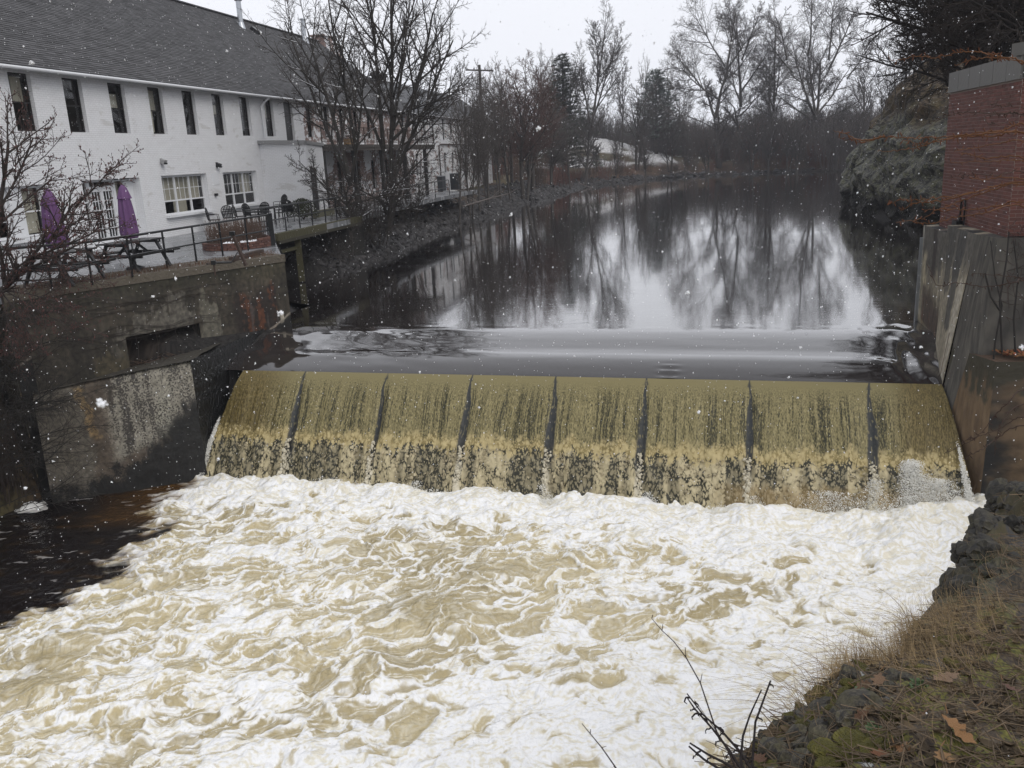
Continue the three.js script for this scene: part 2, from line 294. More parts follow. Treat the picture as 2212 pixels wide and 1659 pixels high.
  // the dam itself, hidden behind and under the water
  const d = new MB(); const P = (a, c, y) => dam(a, c, y);
  d.quad(P(-0.2, -1.5, -1.2), P(17.3, -1.5, -1.2), P(17.3, 0.1, 1.75), P(-0.2, 0.1, 1.75)); d.quad(P(-0.2, 0.1, 1.75), P(17.3, 0.1, 1.75), P(17.3, 1, 1.8), P(-0.2, 1, 1.8)); d.quad(P(17.3, 1, -1.2), P(-0.2, 1, -1.2), P(-0.2, 1, 1.8), P(17.3, 1, 1.8));
  const dm = d.build('concrete_dam', std({ color: rgb(0.06, 0.06, 0.05), roughness: 0.8 }), fall);
}
// clots of froth on the lower half, ropes of it below each crest pin, and the splash at the foot
function blob(r, det, amp, seed) { const g = new THREE.IcosahedronGeometry(r, det), p = g.attributes.position; for (let i = 0; i < p.count; i++) { const x = p.getX(i), y = p.getY(i), z = p.getZ(i), k = 1 + amp * fbm3(x / r * 1.6 + seed, y / r * 1.6, z / r * 1.6 + seed * 2, 3) * 2; p.setXYZ(i, x * k, y * k, z * k); } g.computeVertexNormals(); return g; }
function scatter(name, geo, mat, list, parent = scene) { // list of [x, y, z, sx, sy, sz, turn, color?]
  const m = new THREE.InstancedMesh(geo, mat, list.length), X = new THREE.Matrix4(), q = new THREE.Quaternion(), e = new THREE.Euler();
  list.forEach((s, i) => { const r = s[6]; Array.isArray(r) ? e.set(r[0], r[1], r[2]) : e.set(0, r, 0); X.compose(V(s[0], s[1], s[2]), q.setFromEuler(e), V(s[3], s[4], s[5])); m.setMatrixAt(i, X); if (s[7]) m.setColorAt(i, s[7]); });
  m.name = parent === scene ? numbered(name) : name; m.userData.kind = 'stuff'; m.castShadow = m.receiveShadow = true; parent.add(m); return m;
}
{
  const r = RNG(5), L = [], S = [], fall = scene.getObjectByName('waterfall');
  const on = (a, t, o = 0) => { const c = -FACE * t; return dam(a, c - o * 0.75, lip(c) + o * 0.65); };
  for (let k = 0; k < 2200; k++) {
    const a = 0.1 + 16.6 * r(), t = 0.62 + 0.26 * r(), ln = n2(a * 2.1, t * 0.7 + 20) + 0.55 * n2(a * 6.5, t * 0.9); if (ln < -0.1 && r() < 0.8) continue;
    const s = 0.012 + 0.026 * r() * r(), q = on(a, t, 0.02), b = 0.5 + 0.5 * r();
    L.push([...q, s * (0.8 + r() * 0.5), s * (0.9 + r() * 0.8), s * 0.7, [r() * 3, r() * 6, r() * 3], rgb(0.5 * b, 0.43 * b, 0.28 * b)]);
  }
  POSTS.forEach((p, k) => { for (let i = 0; i < 60; i++) { const t = 0.61 + 0.005 * i, q = on(p + (r() + r() - 1) * 0.09 - 0.03 * i / 60, t, 0.02 + 0.06 * r()), s = 0.012 + 0.04 * r() * r(), b = 0.75 + 0.15 * r() + 0.003 * i; L.push([...q, s, s, s, [r() * 3, r() * 6, 0], rgb(0.62 * b, 0.57 * b, 0.44 * b)]); } });
  scatter('froth_clot', blob(1, 2, 0.5, 3), std({ color: 0xffffff, roughness: 0.75 }), L, fall);
  const drop = (q, s, w = 1) => S.push([q[0], q[1], q[2], s * (0.7 + 0.7 * r()), s * (0.7 + 0.7 * r()), s, [r() * 3, r() * 6, 0], rgb(0.86 * w, 0.85 * w, 0.80 * w)]);
  for (let k = 0; k < 26000; k++) { // ragged splash along the foot, taller by the right wall
    const a = -0.25 + 17.1 * r(), right = sstep(13.5, 16.5, a), rag = 0.07 + 0.12 * Math.max(0, n2(a * 1.6, 4) + 0.6 * n2(a * 4.7, 1)) + 0.10 * Math.max(0, n2(a * 13, 8)), h = Math.pow(r(), 1.9) * (rag + 0.3 * right), q = dam(a, TOE + 0.10 - 0.5 * r() - 0.1 * right + 0.25 * h, -0.05 + h);
    drop(q, (0.0045 + 0.016 * r() * r() * r()) * (1 + 0.4 * right), 0.85 + 0.15 * r());
  }
  for (const [a0, hh, w0, n] of [[15.05, 0.7, 0.26, 4000], [15.75, 1.05, 0.34, 16000], [16.3, 0.75, 0.5, 13000], [14.3, 0.45, 0.7, 5000], [12.7, 0.3, 0.2, 900], [10.5, 0.26, 0.2, 900], [8.2, 0.3, 0.14, 700], [5.2, 0.22, 0.24, 700], [3, 0.2, 0.5, 900], [7, 0.18, 0.6, 900]]) for (let k = 0; k < n; k++) {
    const h = hh * Math.pow(r(), 1.4), a = a0 + (r() + r() + r() - 1.5) * w0 * (1.5 - h / hh) + 0.12 * n2(h * 5, a0), q = dam(a, TOE + 0.05 + 0.55 * h - 0.3 * r(), h - 0.03); drop(q, 0.0045 + 0.02 * r() * r() * r() * r(), 0.9 + 0.1 * r());
  }
  for (const [a0, sgn] of [[-0.05, -1], [16.4, 1]]) for (let k = 0; k < 5000; k++) { const t = 0.45 + 0.55 * Math.sqrt(r()), w = 0.02 + 0.26 * Math.pow(Math.max(0, t - 0.42), 1.2), q = on(a0 + sgn * 0.5 * t + (r() + r() - 1) * w, Math.min(0.9, t), 0.03 + 0.12 * r() * t); drop(q, 0.004 + 0.012 * r() * r(), 0.85 + 0.15 * r()); }
  scatter('splash', blob(1, 0, 0.3, 9), std({ color: 0xffffff, roughness: 0.7 }), S, fall);
}
const onY0 = (u, v) => onY(u, v, 0.02);
// ---------- plunge pool: white water with tan boils, black slack water by the left wall ----------
const PX0 = -17, PX1 = 12, PZ0 = -21.2, PZ1 = -8;
function slack(x, z) { // 1 in the black water
  const ed = [[-21.2, -7.7], [-20.1, -7.9], [-18.7, -8.5], [-17.6, -7.7], [-16.1, -7.75], [-15, -7.9], [-13.9, -8.3], [-13.2, -9.0], [-12, -10.6], [-8, -16]]; let k = 0; while (k < ed.length - 2 && ed[k + 1][0] < z) k++;
  const t = clamp((z - ed[k][0]) / (ed[k + 1][0] - ed[k][0])), xe = lerp(ed[k][1], ed[k + 1][1], t);
  const dx = x - xe; return dx > 2.2 ? 0 : dx < -2.6 ? 1 : sstep(0.42, -0.42, dx + 1.25 * fbm(x * 0.9 - z * 0.3, z * 1.5 + x * 0.4, 4) + 0.35 * n2(x * 2.6 - z, z * 5.2 + x * 1.6));
}
const BOILS = [[1100, 1250, 1.3, 0.55, 1.1], [940, 1330, 0.9, 0.7, 1.2], [1010, 1365, 0.7, 0.5, 0.9], [1260, 1200, 1.0, 0.4, 0.7], [850, 1185, 0.8, 0.3, 0.8], [1430, 1335, 0.8, 0.5, 0.8], [1280, 1460, 0.75, 0.55, 1], [800, 1450, 0.7, 0.4, 0.9], [600, 1330, 0.9, 0.4, 0.5], [430, 1245, 1.1, 0.35, 0.9], [330, 1310, 1.0, 0.4, 0.8], [160, 1390, 0.8, 0.3, 0.7], [120, 1430, 0.7, 0.3, 0.6], [80, 1500, 0.8, 0.4, 0.9], [700, 1540, 0.5, 0.3, 0.6], [1150, 1570, 0.5, 0.3, 0.6], [390, 1460, 0.4, 0.3, 0.7], [560, 1260, 0.9, 0.3, 0.6], [720, 1260, 0.8, 0.4, 0.7], [1000, 1200, 0.9, 0.3, 0.6], [1400, 1190, 0.8, 0.3, 0.4], [640, 1420, 0.5, 0.35, 0.6]].map(([u, v, a, b, w]) => { const q = onY(u, v, 0); return [q[0], q[2], a, b, w]; });
const ZA = onY(1000, 1290, 0), ZB = onY(1400, 1530, 0), ZC = onY(560, 1600, 0), ZD = onY(180, 1440, 0);
const boilAt = (x, z) => { let s = 0; for (const [bx, bz, a, b, w] of BOILS) { const dx = (x - bx) / a, dz = (z - bz) / b, d = dx * dx + dz * dz; if (d < 6) s += w * Math.exp(-d * 1.3); } return s; };
function foamAt(x, z, fine = true) { // [white 0..1, veil 0..1, ...]
  const [a, c] = ofDam(x, z), e = -c + TOE; // e: downstream of the foot
  const wx = x + 0.55 * n2(x * 0.7, z * 0.7) + 0.26 * n2(x * 2.2 + 9, z * 2.2) + 0.07 * n2(x * 6, z * 6), wz = z + 0.45 * n2(x * 0.7 + 31, z * 0.7 + 5) + 0.22 * n2(x * 2.2, z * 2.2 + 17) + 0.06 * n2(x * 6 + 5, z * 6);
  const sx = wx * 0.9 - wz * 0.44, sz = wz * 0.9 + wx * 0.44; // along the drift, across it
  const big = fbm(wx * 0.3 + 3, wz * 0.42, 3), mid = fbm(sx * 0.5 + 50, sz * 1.2, 3), tear = fine ? fbm(wx * 4.4, wz * 5.6, 4) : 0.6 * n2(wx * 2.2, wz * 2.8);
  let open = 0.50 - 0.45 * big - 0.55 * mid; // how open the holes are
  open -= 0.75 * sstep(2.6, 0.4, e + 0.9 * mid) + 0.55 * sstep(10, 14.5, a) * sstep(9, 3.5, e) + 0.25 * sstep(5, 8, e) * sstep(6.5, 9, a) + 0.07 * sstep(5.5, 9, e);
  const gz = (u, v, a1, a2) => Math.exp(-Math.pow((x - u) / a1, 2) - Math.pow((z - v) / a2, 2)); open += 0.30 * gz(ZA[0], ZA[2], 2.6, 1.3) - 0.34 * gz(ZB[0], ZB[2], 2.4, 1.3) - 0.2 * gz(ZC[0], ZC[2], 1.5, 1.0) + 0.16 * gz(ZD[0], ZD[2], 2.2, 1.2);
  const b = boilAt(x, z); open += 0.6 * clamp(b) + 0.3 * sstep(-5.6, -7.4, x + 0.4 * big) * sstep(-18.4, -17, z);
  const w = worley(sx * 1.25, sz * 1.75), r1 = open * 0.95 + (w[2] / 255 - 0.5) * 0.5, h1 = sstep(r1 + 0.2, r1 - 0.14, w[0] + 0.26 * tear), v0 = w[1] - w[0];
  const q = worley(sx * 3.0 + 40, sz * 4.0), r2 = open * 0.85 - 0.05 + (q[2] / 255 - 0.5) * 0.7, h2 = sstep(r2 + 0.2, r2 - 0.16, q[0] + 0.24 * tear), v1 = q[1] - q[0];
  const m3 = worley(sx * 7 + 9, sz * 9), h3 = fine ? sstep(0.1, -0.1, m3[0] + 0.25 * tear - (open * 0.6 - 0.08 + (m3[2] / 255 - 0.5) * 0.5)) : 0; let hole = Math.max(h1, h2 * 0.8, h3 * 0.6);
  hole *= 1 - 0.9 * sstep(0.20, 0.02, v0 + 0.45 * tear) * sstep(1.5, 0.9, open); hole *= 1 - 0.75 * sstep(0.12, 0.0, v1 + 0.3 * tear) * sstep(-0.2, 0.15, mid + 0.5 * big);
  const fl = fine ? fbm(sx * 4, sz * 15, 4) : 0; // torn threads drawn out along the drift
  hole *= 1 - 0.5 * sstep(0.12, 0.28, fl + 0.35 * mid) * sstep(1.3, 0.6, open);
  const f = clamp(1 - hole), lace = fine ? sstep(0.13, 0.0, m3[1] - m3[0] + 0.12 * tear) : 0, veil = clamp(0.12 + 1.0 * fl + 0.5 * tear + 0.45 * sstep(0.2, 0, v1 + 0.3 * tear) + 0.55 * lace * sstep(-0.2, 0.2, mid + big));
  return [f, veil, v1, big, e, a, fl, tear];
}
{
  const white = [0.86, 0.86, 0.855], cream = [0.74, 0.70, 0.58], tan = [0.50, 0.42, 0.25], dim = [0.27, 0.215, 0.11], black = [0.010, 0.008, 0.0075], amber = [0.09, 0.045, 0.012];
  const TW = 1900, TH = 1000, rough = new Uint8Array(TW * TH * 4);
  let n = 0;
  const map = tex(TW, TH, (u, v) => {
    const x = lerp(PX0, PX1, u), z = lerp(PZ0, PZ1, v), s = slack(x, z); let q = black, ro = 0.08;
    if (s < 0.999) {
      const [f, veil, v1, big, e, a, fl, tear] = foamAt(x, z);
      const g = fbm(x * 14, z * 18, 2), base = mix3(mix3(tan, dim, clamp(0.45 * sstep(0.1, -0.25, big) + 0.4 * g + 0.5 * tear + 0.1)), cream, clamp(veil * 0.75 + 0.3 * g));
      const wh = mix3(cream, white, sstep(-0.16, 0.16, 0.5 * g + 0.5 * fl + 0.5 * tear + 0.10 - 0.08 * sstep(1.6, 0.2, e) - 0.06 * sstep(12, 15, a))); q = mix3(base, wh, sstep(0.08, 0.8, f)); ro = lerp(0.3, 0.7, f);
    }
    if (s > 0.001) { // slack water: flecks and drifting films of foam
      const fl = n2(x * 2.2 + z, z * 7) + 0.5 * n2(x * 6, z * 18), fk = clamp(sstep(0.52, 0.66, fl) * sstep(-0.1, 0.25, n2(x * 0.6, z * 0.8)) + sstep(0.25, 0.5, fl) * sstep(0.999, 0.8, s));
      const am = sstep(-10.4, -8.2, x + 0.5 * n2(x, z)) * sstep(-17.2, -18.2, z);
      const ed = sstep(0.98, 0.6, s + 0.25 * n2(x * 2.2, z * 4)); let d = mix3(mix3(black, amber, clamp(am * 0.7 + 0.8 * ed)), [0.5, 0.48, 0.46], fk * 0.55); const rim = sstep(0.55, 0.9, 1 - Math.abs(s - 0.5) * 2 + 0.6 * n2(x * 5, z * 8)); d = mix3(d, [0.3, 0.22, 0.11], rim * 0.5); q = mix3(q, d, s); ro = lerp(ro, 0.07 + 0.5 * fk, s);
    }
    rough[n] = rough[n + 1] = rough[n + 2] = ro * 255; rough[n + 3] = 255; n += 4; return q;
  });
  const rt = new THREE.DataTexture(rough, TW, TH); rt.magFilter = THREE.LinearFilter; rt.needsUpdate = true;
  const h = (x, z) => {
    const s = slack(x, z), [f, veil, v1, big, e, a] = foamAt(x, z, false), b = boilAt(x, z);
    const wild = (0.5 + 0.6 * sstep(4, 1, e) + 0.6 * sstep(12, 16, a) * sstep(6, 1, e)) * (1 - s);
    let y = wild * (0.22 * fbm(x * 0.75, z * 1.0, 3) + 0.12 * fbm(x * 2.3 + 5, z * 2.7, 3) * 1.1) + (1 - s) * (0.055 * f + 0.05 * f * fbm(x * 5, z * 6, 2) + 0.16 * clamp(b) * 1.0);
    y += 0.10 * sstep(1.6, 0.2, e) * (1 - s) * (0.2 + n2(a * 1.3, 2)) + 0.22 * sstep(13.5, 16.5, a) * sstep(3, 0, e);
    y += s * 0.018 * (n2(x * 1.4 + z * 0.6, z * 2.6) + 0.5 * n2(x * 3, z * 6)) - 0.04 * s;
    return y;
  };
  const geo = sheet(820, 520, (u, v) => { const x = lerp(PX0, PX1, u), z = lerp(PZ0, PZ1, v); return [x, h(x, z), z]; }, (u, v) => [u, v], true);
  const bt = tex(1024, 1024, (u, v) => 0.5 + 0.6 * tile(u, v, 36, 4), { color: false, repeat: [7, 4] });
  const m = part('plunge_pool', geo, new THREE.MeshPhysicalMaterial({ map, roughness: 1, roughnessMap: rt, ior: 1.333, bumpMap: bt, bumpScale: 0.06 }), scene, 'structure');
  m.userData.label = 'churning white and tan river below the dam with black slack water at left';
  const fp = onY0(68, 1097), fc = thing('foam_clump', 'round clump of white foam floating on the black water by the concrete block', 'foam', fp); part('foam', (() => { const g = blob(1, 4, 0.22, 14); g.scale(0.27, 0.13, 0.2); return g; })(), M.foam, fc); const fr = new MB(); fr.lathe([[0.33, 0.004], [0.26, 0.012], [0.1, 0.02]], 20, 0.06, 0.02, (t) => 1 + 0.2 * Math.sin(t * 3) + 0.1 * Math.sin(t * 7)); fr.build('foam_rim', std({ color: rgb(0.5, 0.49, 0.47), roughness: 0.6 }), fc);
  const fs = new MB(); fs.quad([-60, -0.35, 60], [60, -0.35, 60], [60, -0.35, -22], [-60, -0.35, -22]); fs.build('river_bed', std({ color: rgb(0.2, 0.17, 0.1), roughness: 0.6 }), m);
}
// ---------- ground: banks round the pond, far snow-patched bank, hill at right ----------
const POND = [[-6.4, -25.1], [-8.6, -32.4], [-9.6, -33.2], [-9.4, -36.5], [-7.8, -36.6], [-6.85, -38.5], [-5.9, -43.9], [-4.1, -55.9], [-1, -68.7], [1.9, -82.4], [7.6, -101], [11, -116], [17.4, -125.3], [29, -134], [36, -131], [42, -130.5], [47, -124], [60, -128], [78, -112], [60, -92], [40, -86], [31, -81], [24.2, -61], [22, -52.5], [21.4, -48], [22, -44], [18, -34], [12, -24], [10.6, -21], [10.2, -16], [4, -13], [-4, -15], [-9.6, -20.3]];
const POOL = [[-11.1, -19.2], [-7.6, -20.3], [-6.9, -21.7], [9.2, -17.3], [9.3, -15.9], [7.2, -12.6], [4.6, -9.9], [3, -8.2], [2, -2], [1, 20], [-30, 20], [-20, -6], [-13.2, -14]];
function sdist(P, x, z) { let d = 1e9, inside = false; for (let i = 0, j = P.length - 1; i < P.length; j = i++) { const [ax, az] = P[j], [bx, bz] = P[i], ex = bx - ax, ez = bz - az, t = clamp(((x - ax) * ex + (z - az) * ez) / (ex * ex + ez * ez)); d = Math.min(d, Math.hypot(x - ax - ex * t, z - az - ez * t)); if ((az > z) !== (bz > z) && x < (bx - ax) * (z - az) / (bz - az) + ax) inside = !inside; } return inside ? -d : d; }
function groundH(x, z) {
  const d = sdist(POND, x, z); let h;
  if (ofDam(x, z)[1] < -0.3 && x > -24) { // below the dam
    const e = sdist(POOL, x, z); if (e < 0) return -0.6 - Math.min(1, -e);
    h = -0.6 + (x < -9 ? 1.6 * e : 1.1 * e); return Math.min(h, x < -9 ? 4.55 : (z > -14 ? 2.4 : 3.0)) + 0.15 * fbm(x, z, 3);
  }
  if (d < 0) return 2.8 + Math.max(-1.6, d * 0.6);
  const r = 0.14 * sstep(0, 2, d) * fbm(x * 0.9, z * 0.9, 4) * 2;
  if (x > 11 && z > -104 + 0.1 * x) { h = 2.8 + Math.min(1.3 * d, 6) + 7 * (1 - Math.exp(-Math.max(0, d - 5) / 14)); h = Math.min(h, 5 + Math.max(0, x - 12) * 0.9); return h + r * 3; }
  if (z < -98) { h = 2.8 + Math.min(0.28 * d, 1.3) + 2.6 * (1 - Math.exp(-Math.max(0, d - 3) / 26)); return h + r + 0.5 * sstep(6, 20, d) * n2(x * 0.06, z * 0.06) + 3.6 * Math.exp(-Math.pow((x - 15) / 11, 2) - Math.pow((z + 156) / 15, 2)); }
  h = 2.8 + Math.min(0.62 * d, 1.55) + 0.25 * sstep(3, 8, d); return Math.min(h + r, x < -7 && z > -50 ? 4.45 : 9);
}
{
  const gt = tex(512, 512, (u, v) => { const a = tile(u, v, 30, 4), b = tile(v, u + 0.4, 12, 3); return mix3([0.35, 0.33, 0.31], [1, 0.98, 0.95], sstep(-0.25, 0.25, a + 0.4 * b)); });
  const far = (w) => w < 0 ? -1 : 1;
  const geo = sheet(330, 420, (u, v) => {
    const a = u * 2 - 1, b = v * 2 - 1, x = 4 + 62 * a + 260 * Math.pow(a, 5), z = -62 - 82 * b - 330 * Math.pow(b, 5), y = groundH(x, z), d = sdist(POND, x, z), g = fbm(x * 0.5, z * 0.5, 4), q = fbm(x * 0.13 + 5, z * 0.13, 3);
    let c = mix3([0.05, 0.038, 0.027], [0.085, 0.06, 0.038], clamp(0.5 + g * 1.4)); // leaf litter
    c = mix3(c, [0.10, 0.058, 0.033], sstep(0.05, 0.35, n2(x * 0.9, z * 0.9)) * 0.7);
    c = mix3([0.022, 0.02, 0.019], c, sstep(0.8, 2.2, d + g));
    if (z > -100 && x < 10) c = mix3(c, [0.085, 0.075, 0.028], sstep(2.3, 3.2, d + g * 1.5) * sstep(0.0, 0.3, n2(x * 0.4, z * 0.4) + 0.25));
    if (z < -90) { c = [c[0] * 1.5, c[1] * 1.35, c[2] * 1.3]; const s = sstep(0.02, 0.16, q + 0.22 * g + (x > 4 && x < 28 && z < -132 ? 0.30 : x > 30 ? -0.02 : -0.12) - 0.08) * sstep(4, 9, d + 3 * g); c = mix3(c, mix3([0.10, 0.09, 0.035], c, 0.4), sstep(5, 9, d)); c = mix3(c, [0.82, 0.83, 0.86], s); }
    return [x, y, z, ...c];
  }, (u, v, q) => [q[0] / 3, q[2] / 3]);
  part('ground', geo, std({ map: gt, vertexColors: true, roughness: 0.95, bumpMap: noiseBump, bumpScale: 0.05 }), scene, 'structure').userData.label = 'leaf littered river banks with patches of snow on the far side';
}
// ---------- rock cliff on the right bank of the pond ----------
{
  const base = [[38, -90], [31.5, -80], [25.6, -66], [23.2, -58], [21.8, -52.5], [21.2, -48.5], [21.6, -45], [23.5, -41], [24, -34], [22, -28]], hgt = [2, 3.5, 5.2, 6.4, 6.7, 6.2, 5.8, 5.2, 5, 5];
  const on = (A, t) => { const k = clamp(Math.floor(t * (A.length - 1)), 0, A.length - 2), f = t * (A.length - 1) - k, g = f * f * (3 - 2 * f); return Array.isArray(A[0]) ? [lerp(A[k][0], A[k + 1][0], f), lerp(A[k][1], A[k + 1][1], f)] : lerp(A[k], A[k + 1], g); };
  let geo = sheet(240, 74, (u, v) => {
    const p = on(base, u), H = on(hgt, u), a = Math.min(1, v / 0.55), b = Math.max(0, (v - 0.55) / 0.45), in_ = [0.93, -0.36];
    let off = 2.6 * Math.pow(a, 2.2) - 0.35 * Math.sin(a * 3) + 15 * b, y = 2.4 + (H + 0.4) * a + 9.5 * Math.pow(b, 0.9);
    const x0 = p[0] + in_[0] * off, z0 = p[1] + in_[1] * off, k = 1 - 0.65 * b;
    const crag = fbm3(x0 * 0.3, y * 0.36, z0 * 0.3, 3) * 1.5 + fbm3(x0 * 1.1, y * 1.1, z0 * 1.1, 3) * 0.4 + (worley(z0 * 0.62 + y * 0.2 + 0.3 * n2(z0, y), y * 0.7 - x0 * 0.2)[0] - 0.5) * 0.95 - 0.35 * Math.abs(fbm3(x0 * 0.9, y * 0.7, z0 * 0.9 + 7, 2));
    const x = x0 - 0.9 * crag * k, yy = y + 0.5 * crag * k * (b > 0 ? 1 : a), z = z0 + 0.35 * crag * k;
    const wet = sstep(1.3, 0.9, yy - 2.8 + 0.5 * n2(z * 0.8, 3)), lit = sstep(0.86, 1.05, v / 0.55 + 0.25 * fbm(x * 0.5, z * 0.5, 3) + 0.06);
    let c = mix3([1, 1, 1], [0.62, 0.5, 0.36], lit), brown = [0.55, 0.36, 0.22]; c = mix3(c, brown, lit * (0.5 + 0.5 * sstep(-0.1, 0.2, n2(x * 1.2, z * 1.2)))); c = mix3(c, [0.18, 0.17, 0.165], wet); c = mix3(c, [0.16, 0.15, 0.13], 0.55 * sstep(0.05, 0.3, -crag * 0.35 + 0.25 * n2(z * 0.3, y * 0.3)) * (1 - lit));  // last mix darkens recessed rock, crevice shade put into the colour
    return [x, yy, z, ...c];
  }, (u, v) => [u * 22, v * 10]);
  geo = geo.toNonIndexed(); geo.computeVertexNormals();
  const t = thing('rock_cliff', 'lichen grey rock cliff dropping into the pond behind the brick building', 'cliff');
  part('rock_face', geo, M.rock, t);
}
// ---------- left abutment: concrete wall with a sluice opening, block below it ----------
const WL0 = [-11.08, -19.61], WLD = [0.652, -0.758], WLN = [0.758, 0.652]; // along the wall, out of it
const onWall = (t, y, o = 0) => [WL0[0] + WLD[0] * t + WLN[0] * o, y, WL0[1] + WLD[1] * t + WLN[1] * o];
const streak = (t, y, t0, w, y0, y1, s = 0) => { const e = 0.10 * n2(t * 6, y * 2.5 + s) + 0.05 * n2(t * 17, y * 9 + s); return sstep(w + 0.03, w - 0.05, Math.abs(t - t0 + e)) * sstep(y0 - 0.06, y0 + 0.04, y + e) * sstep(y1 + 0.05, y1 - 0.05, y + e * 2.5); };
{
  const wm = tex(1536, 512, (u, v) => {
    const t = u * 7.6, y = v * 6.2 - 1.2, g = fbm(t * 1.4, y * 1.1, 4), f = fbm(t * 9, y * 7, 4), dr = fbm(t * 6, y * 0.7, 3);
    let c = mix3([0.034, 0.029, 0.021], [0.075, 0.062, 0.045], clamp(0.45 + g * 1.3 + dr * 0.6));
    c = mix3(c, [0.026, 0.025, 0.013], sstep(4.2, 4.75, y + 0.5 * dr) * 0.8);
    for (const [t0, w, y0, y1] of [[2.65, 0.17, 3.42, 3.85], [3.2, 0.22, 3.42, 4.0], [3.75, 0.26, 3.42, 4.3], [2.3, 0.3, 3.36, 3.6], [3.4, 0.75, 3.4, 3.62]]) c = mix3(c, [0.13, 0.118, 0.097], streak(t, y, t0, w, y0, y1, t0 * 3) * (0.85 + f * 0.6));
    c = mix3(c, [0.15, 0.138, 0.108], streak(t, y, 4.63, 0.3, 2.45, 3.72, 4) * 0.95); c = mix3(c, [0.14, 0.13, 0.10], streak(t, y, 4.5, 0.12, 3.6, 4.25, 4) * 0.8);
    c = mix3(c, [0.50, 0.37, 0.22], sstep(4.62, 4.66, t + 0.05 * n2(y * 7, 1)) * sstep(4.92, 4.86, t + 0.05 * n2(y * 9, 3)) * sstep(2.47, 2.43, y) * sstep(1.75, 1.9, y + (t - 4.8)) * (0.8 + f));
    c = mix3(c, [0.085, 0.07, 0.04], streak(t, y, 1.8, 0.42, 2.4, 3.1, 7) * 0.8); c = mix3(c, [0.1, 0.09, 0.07], streak(t, y, 2.0, 0.18, 2.9, 3.3, 17) * 0.7);
    const ru = sstep(5.1, 5.6, t + 0.3 * dr) * sstep(6.85, 6.72, t + 0.03 * n2(y * 5, 2)) * sstep(4.1, 3.7, y - (t - 5.6) * 0.35 + 0.5 * g) * sstep(5.0, 5.5, t);
    c = mix3(c, mix3([0.026, 0.019, 0.016], [0.11, 0.036, 0.014], sstep(-0.05, 0.35, fbm(t * 3.2, y * 0.8 + 7, 3) + 0.5 * f)), ru * 0.9); c = mix3(c, [0.075, 0.065, 0.06], ru * sstep(0.12, 0.3, -dr + 0.3 * g) * 0.8);
    c = mix3(c, [0.115, 0.1, 0.06], sstep(5.4, 6.2, t) * sstep(4.0, 4.5, y) * 0.45 * (0.6 + g));
    c = mix3(c, [0.46, 0.42, 0.34], sstep(6.83, 6.85, t) * sstep(6.97, 6.95, t) * sstep(3.25, 3.2, y) * sstep(2.75, 2.8, y));
    const wl = 2.2 + 0.48 * (t - 5.36); c = mix3(c, [0.32, 0.28, 0.23], sstep(0.05, 0.02, Math.abs(y - wl - 0.1 - 0.03 * n2(t * 5, 1))) * sstep(5.9, 6.2, t) * 0.8); c = mix3(c, [0.012, 0.012, 0.011], sstep(0.12, -0.02, y - wl - 0.05 * n2(t * 4, 7)) * sstep(4.9, 5.2, t));
    const k = 0.82 + f * 0.8; return [c[0] * k, c[1] * k, c[2] * k];
  });
  const mat = std({ map: wm, roughness: 0.72, bumpMap: noiseBump, bumpScale: 0.03 });
  const t = thing('abutment_wall', 'stained concrete wall with a dark sluice opening under the terrace', 'wall');
  const b = new MB(), F = (t0, t1, y0, y1, o = 0) => { const q = [[t0, y0], [t1, y0], [t1, y1], [t0, y1]]; const n = b.p.length / 3; b.quad(...q.map(([a, y]) => onWall(a, y, o))); q.forEach(([a, y], i) => { b.u[(n + i) * 2] = a / 7.6; b.u[(n + i) * 2 + 1] = (y + 1.2) / 6.2; }); };
  const O = [2.25, 4.28, 2.3, 3.41]; // the sluice opening
  for (const [t0, t1, y0, y1] of [[-0.35, O[0], -1.2, 4.9], [O[1], 7.2, -1.2, 4.9], [O[0], O[1], O[3], 4.9], [O[0], O[1], -1.2, O[2]]]) for (let i = 0; i < 1; i++) F(t0, t1, y0, y1);
  const side = (a, c, y0, y1) => b.quad([a[0], y0, a[2]], [c[0], y0, c[2]], [c[0], y1, c[2]], [a[0], y1, a[2]]);
  side(onWall(7.2, 0), [-8.6, 0, -32.4], -0.5, 4.9); side(onWall(-0.35, 0, -2), onWall(-0.35, 0), -1, 4.9);
  b.quad(onWall(O[0], O[2]), onWall(O[1], O[2]), onWall(O[1], O[2], -2.5), onWall(O[0], O[2], -2.5)); b.quad(onWall(O[0], O[3], -2.5), onWall(O[1], O[3], -2.5), onWall(O[1], O[3]), onWall(O[0], O[3]));
  b.quad(onWall(O[0], O[2]), onWall(O[0], O[2], -2.5), onWall(O[0], O[3], -2.5), onWall(O[0], O[3])); b.quad(onWall(O[1], O[2], -2.5), onWall(O[1], O[2]), onWall(O[1], O[3]), onWall(O[1], O[3], -2.5)); b.quad(onWall(O[0], O[2], -2.5), onWall(O[1], O[2], -2.5), onWall(O[1], O[3], -2.5), onWall(O[0], O[3], -2.5));
  b.build('wall_face', mat, t);
  const k = new MB(); k.quad(onWall(-0.35, 4.9, 0.02), onWall(7.22, 4.9, 0.02), onWall(7.22, 4.9, -1.4), onWall(-0.35, 4.9, -1.4)); k.quad(onWall(-0.35, 4.7, 0.03), onWall(7.22, 4.7, 0.03), onWall(7.22, 4.905, 0.03), onWall(-0.35, 4.905, 0.03)); k.quad(onWall(-0.35, 4.905, 0.03), onWall(7.22, 4.905, 0.03), onWall(7.22, 4.905, -0.02), onWall(-0.35, 4.905, -0.02));
  k.build('coping', std({ color: rgb(0.10, 0.085, 0.065), roughness: 0.8, bumpMap: noiseBump, bumpScale: 0.03 }), t);
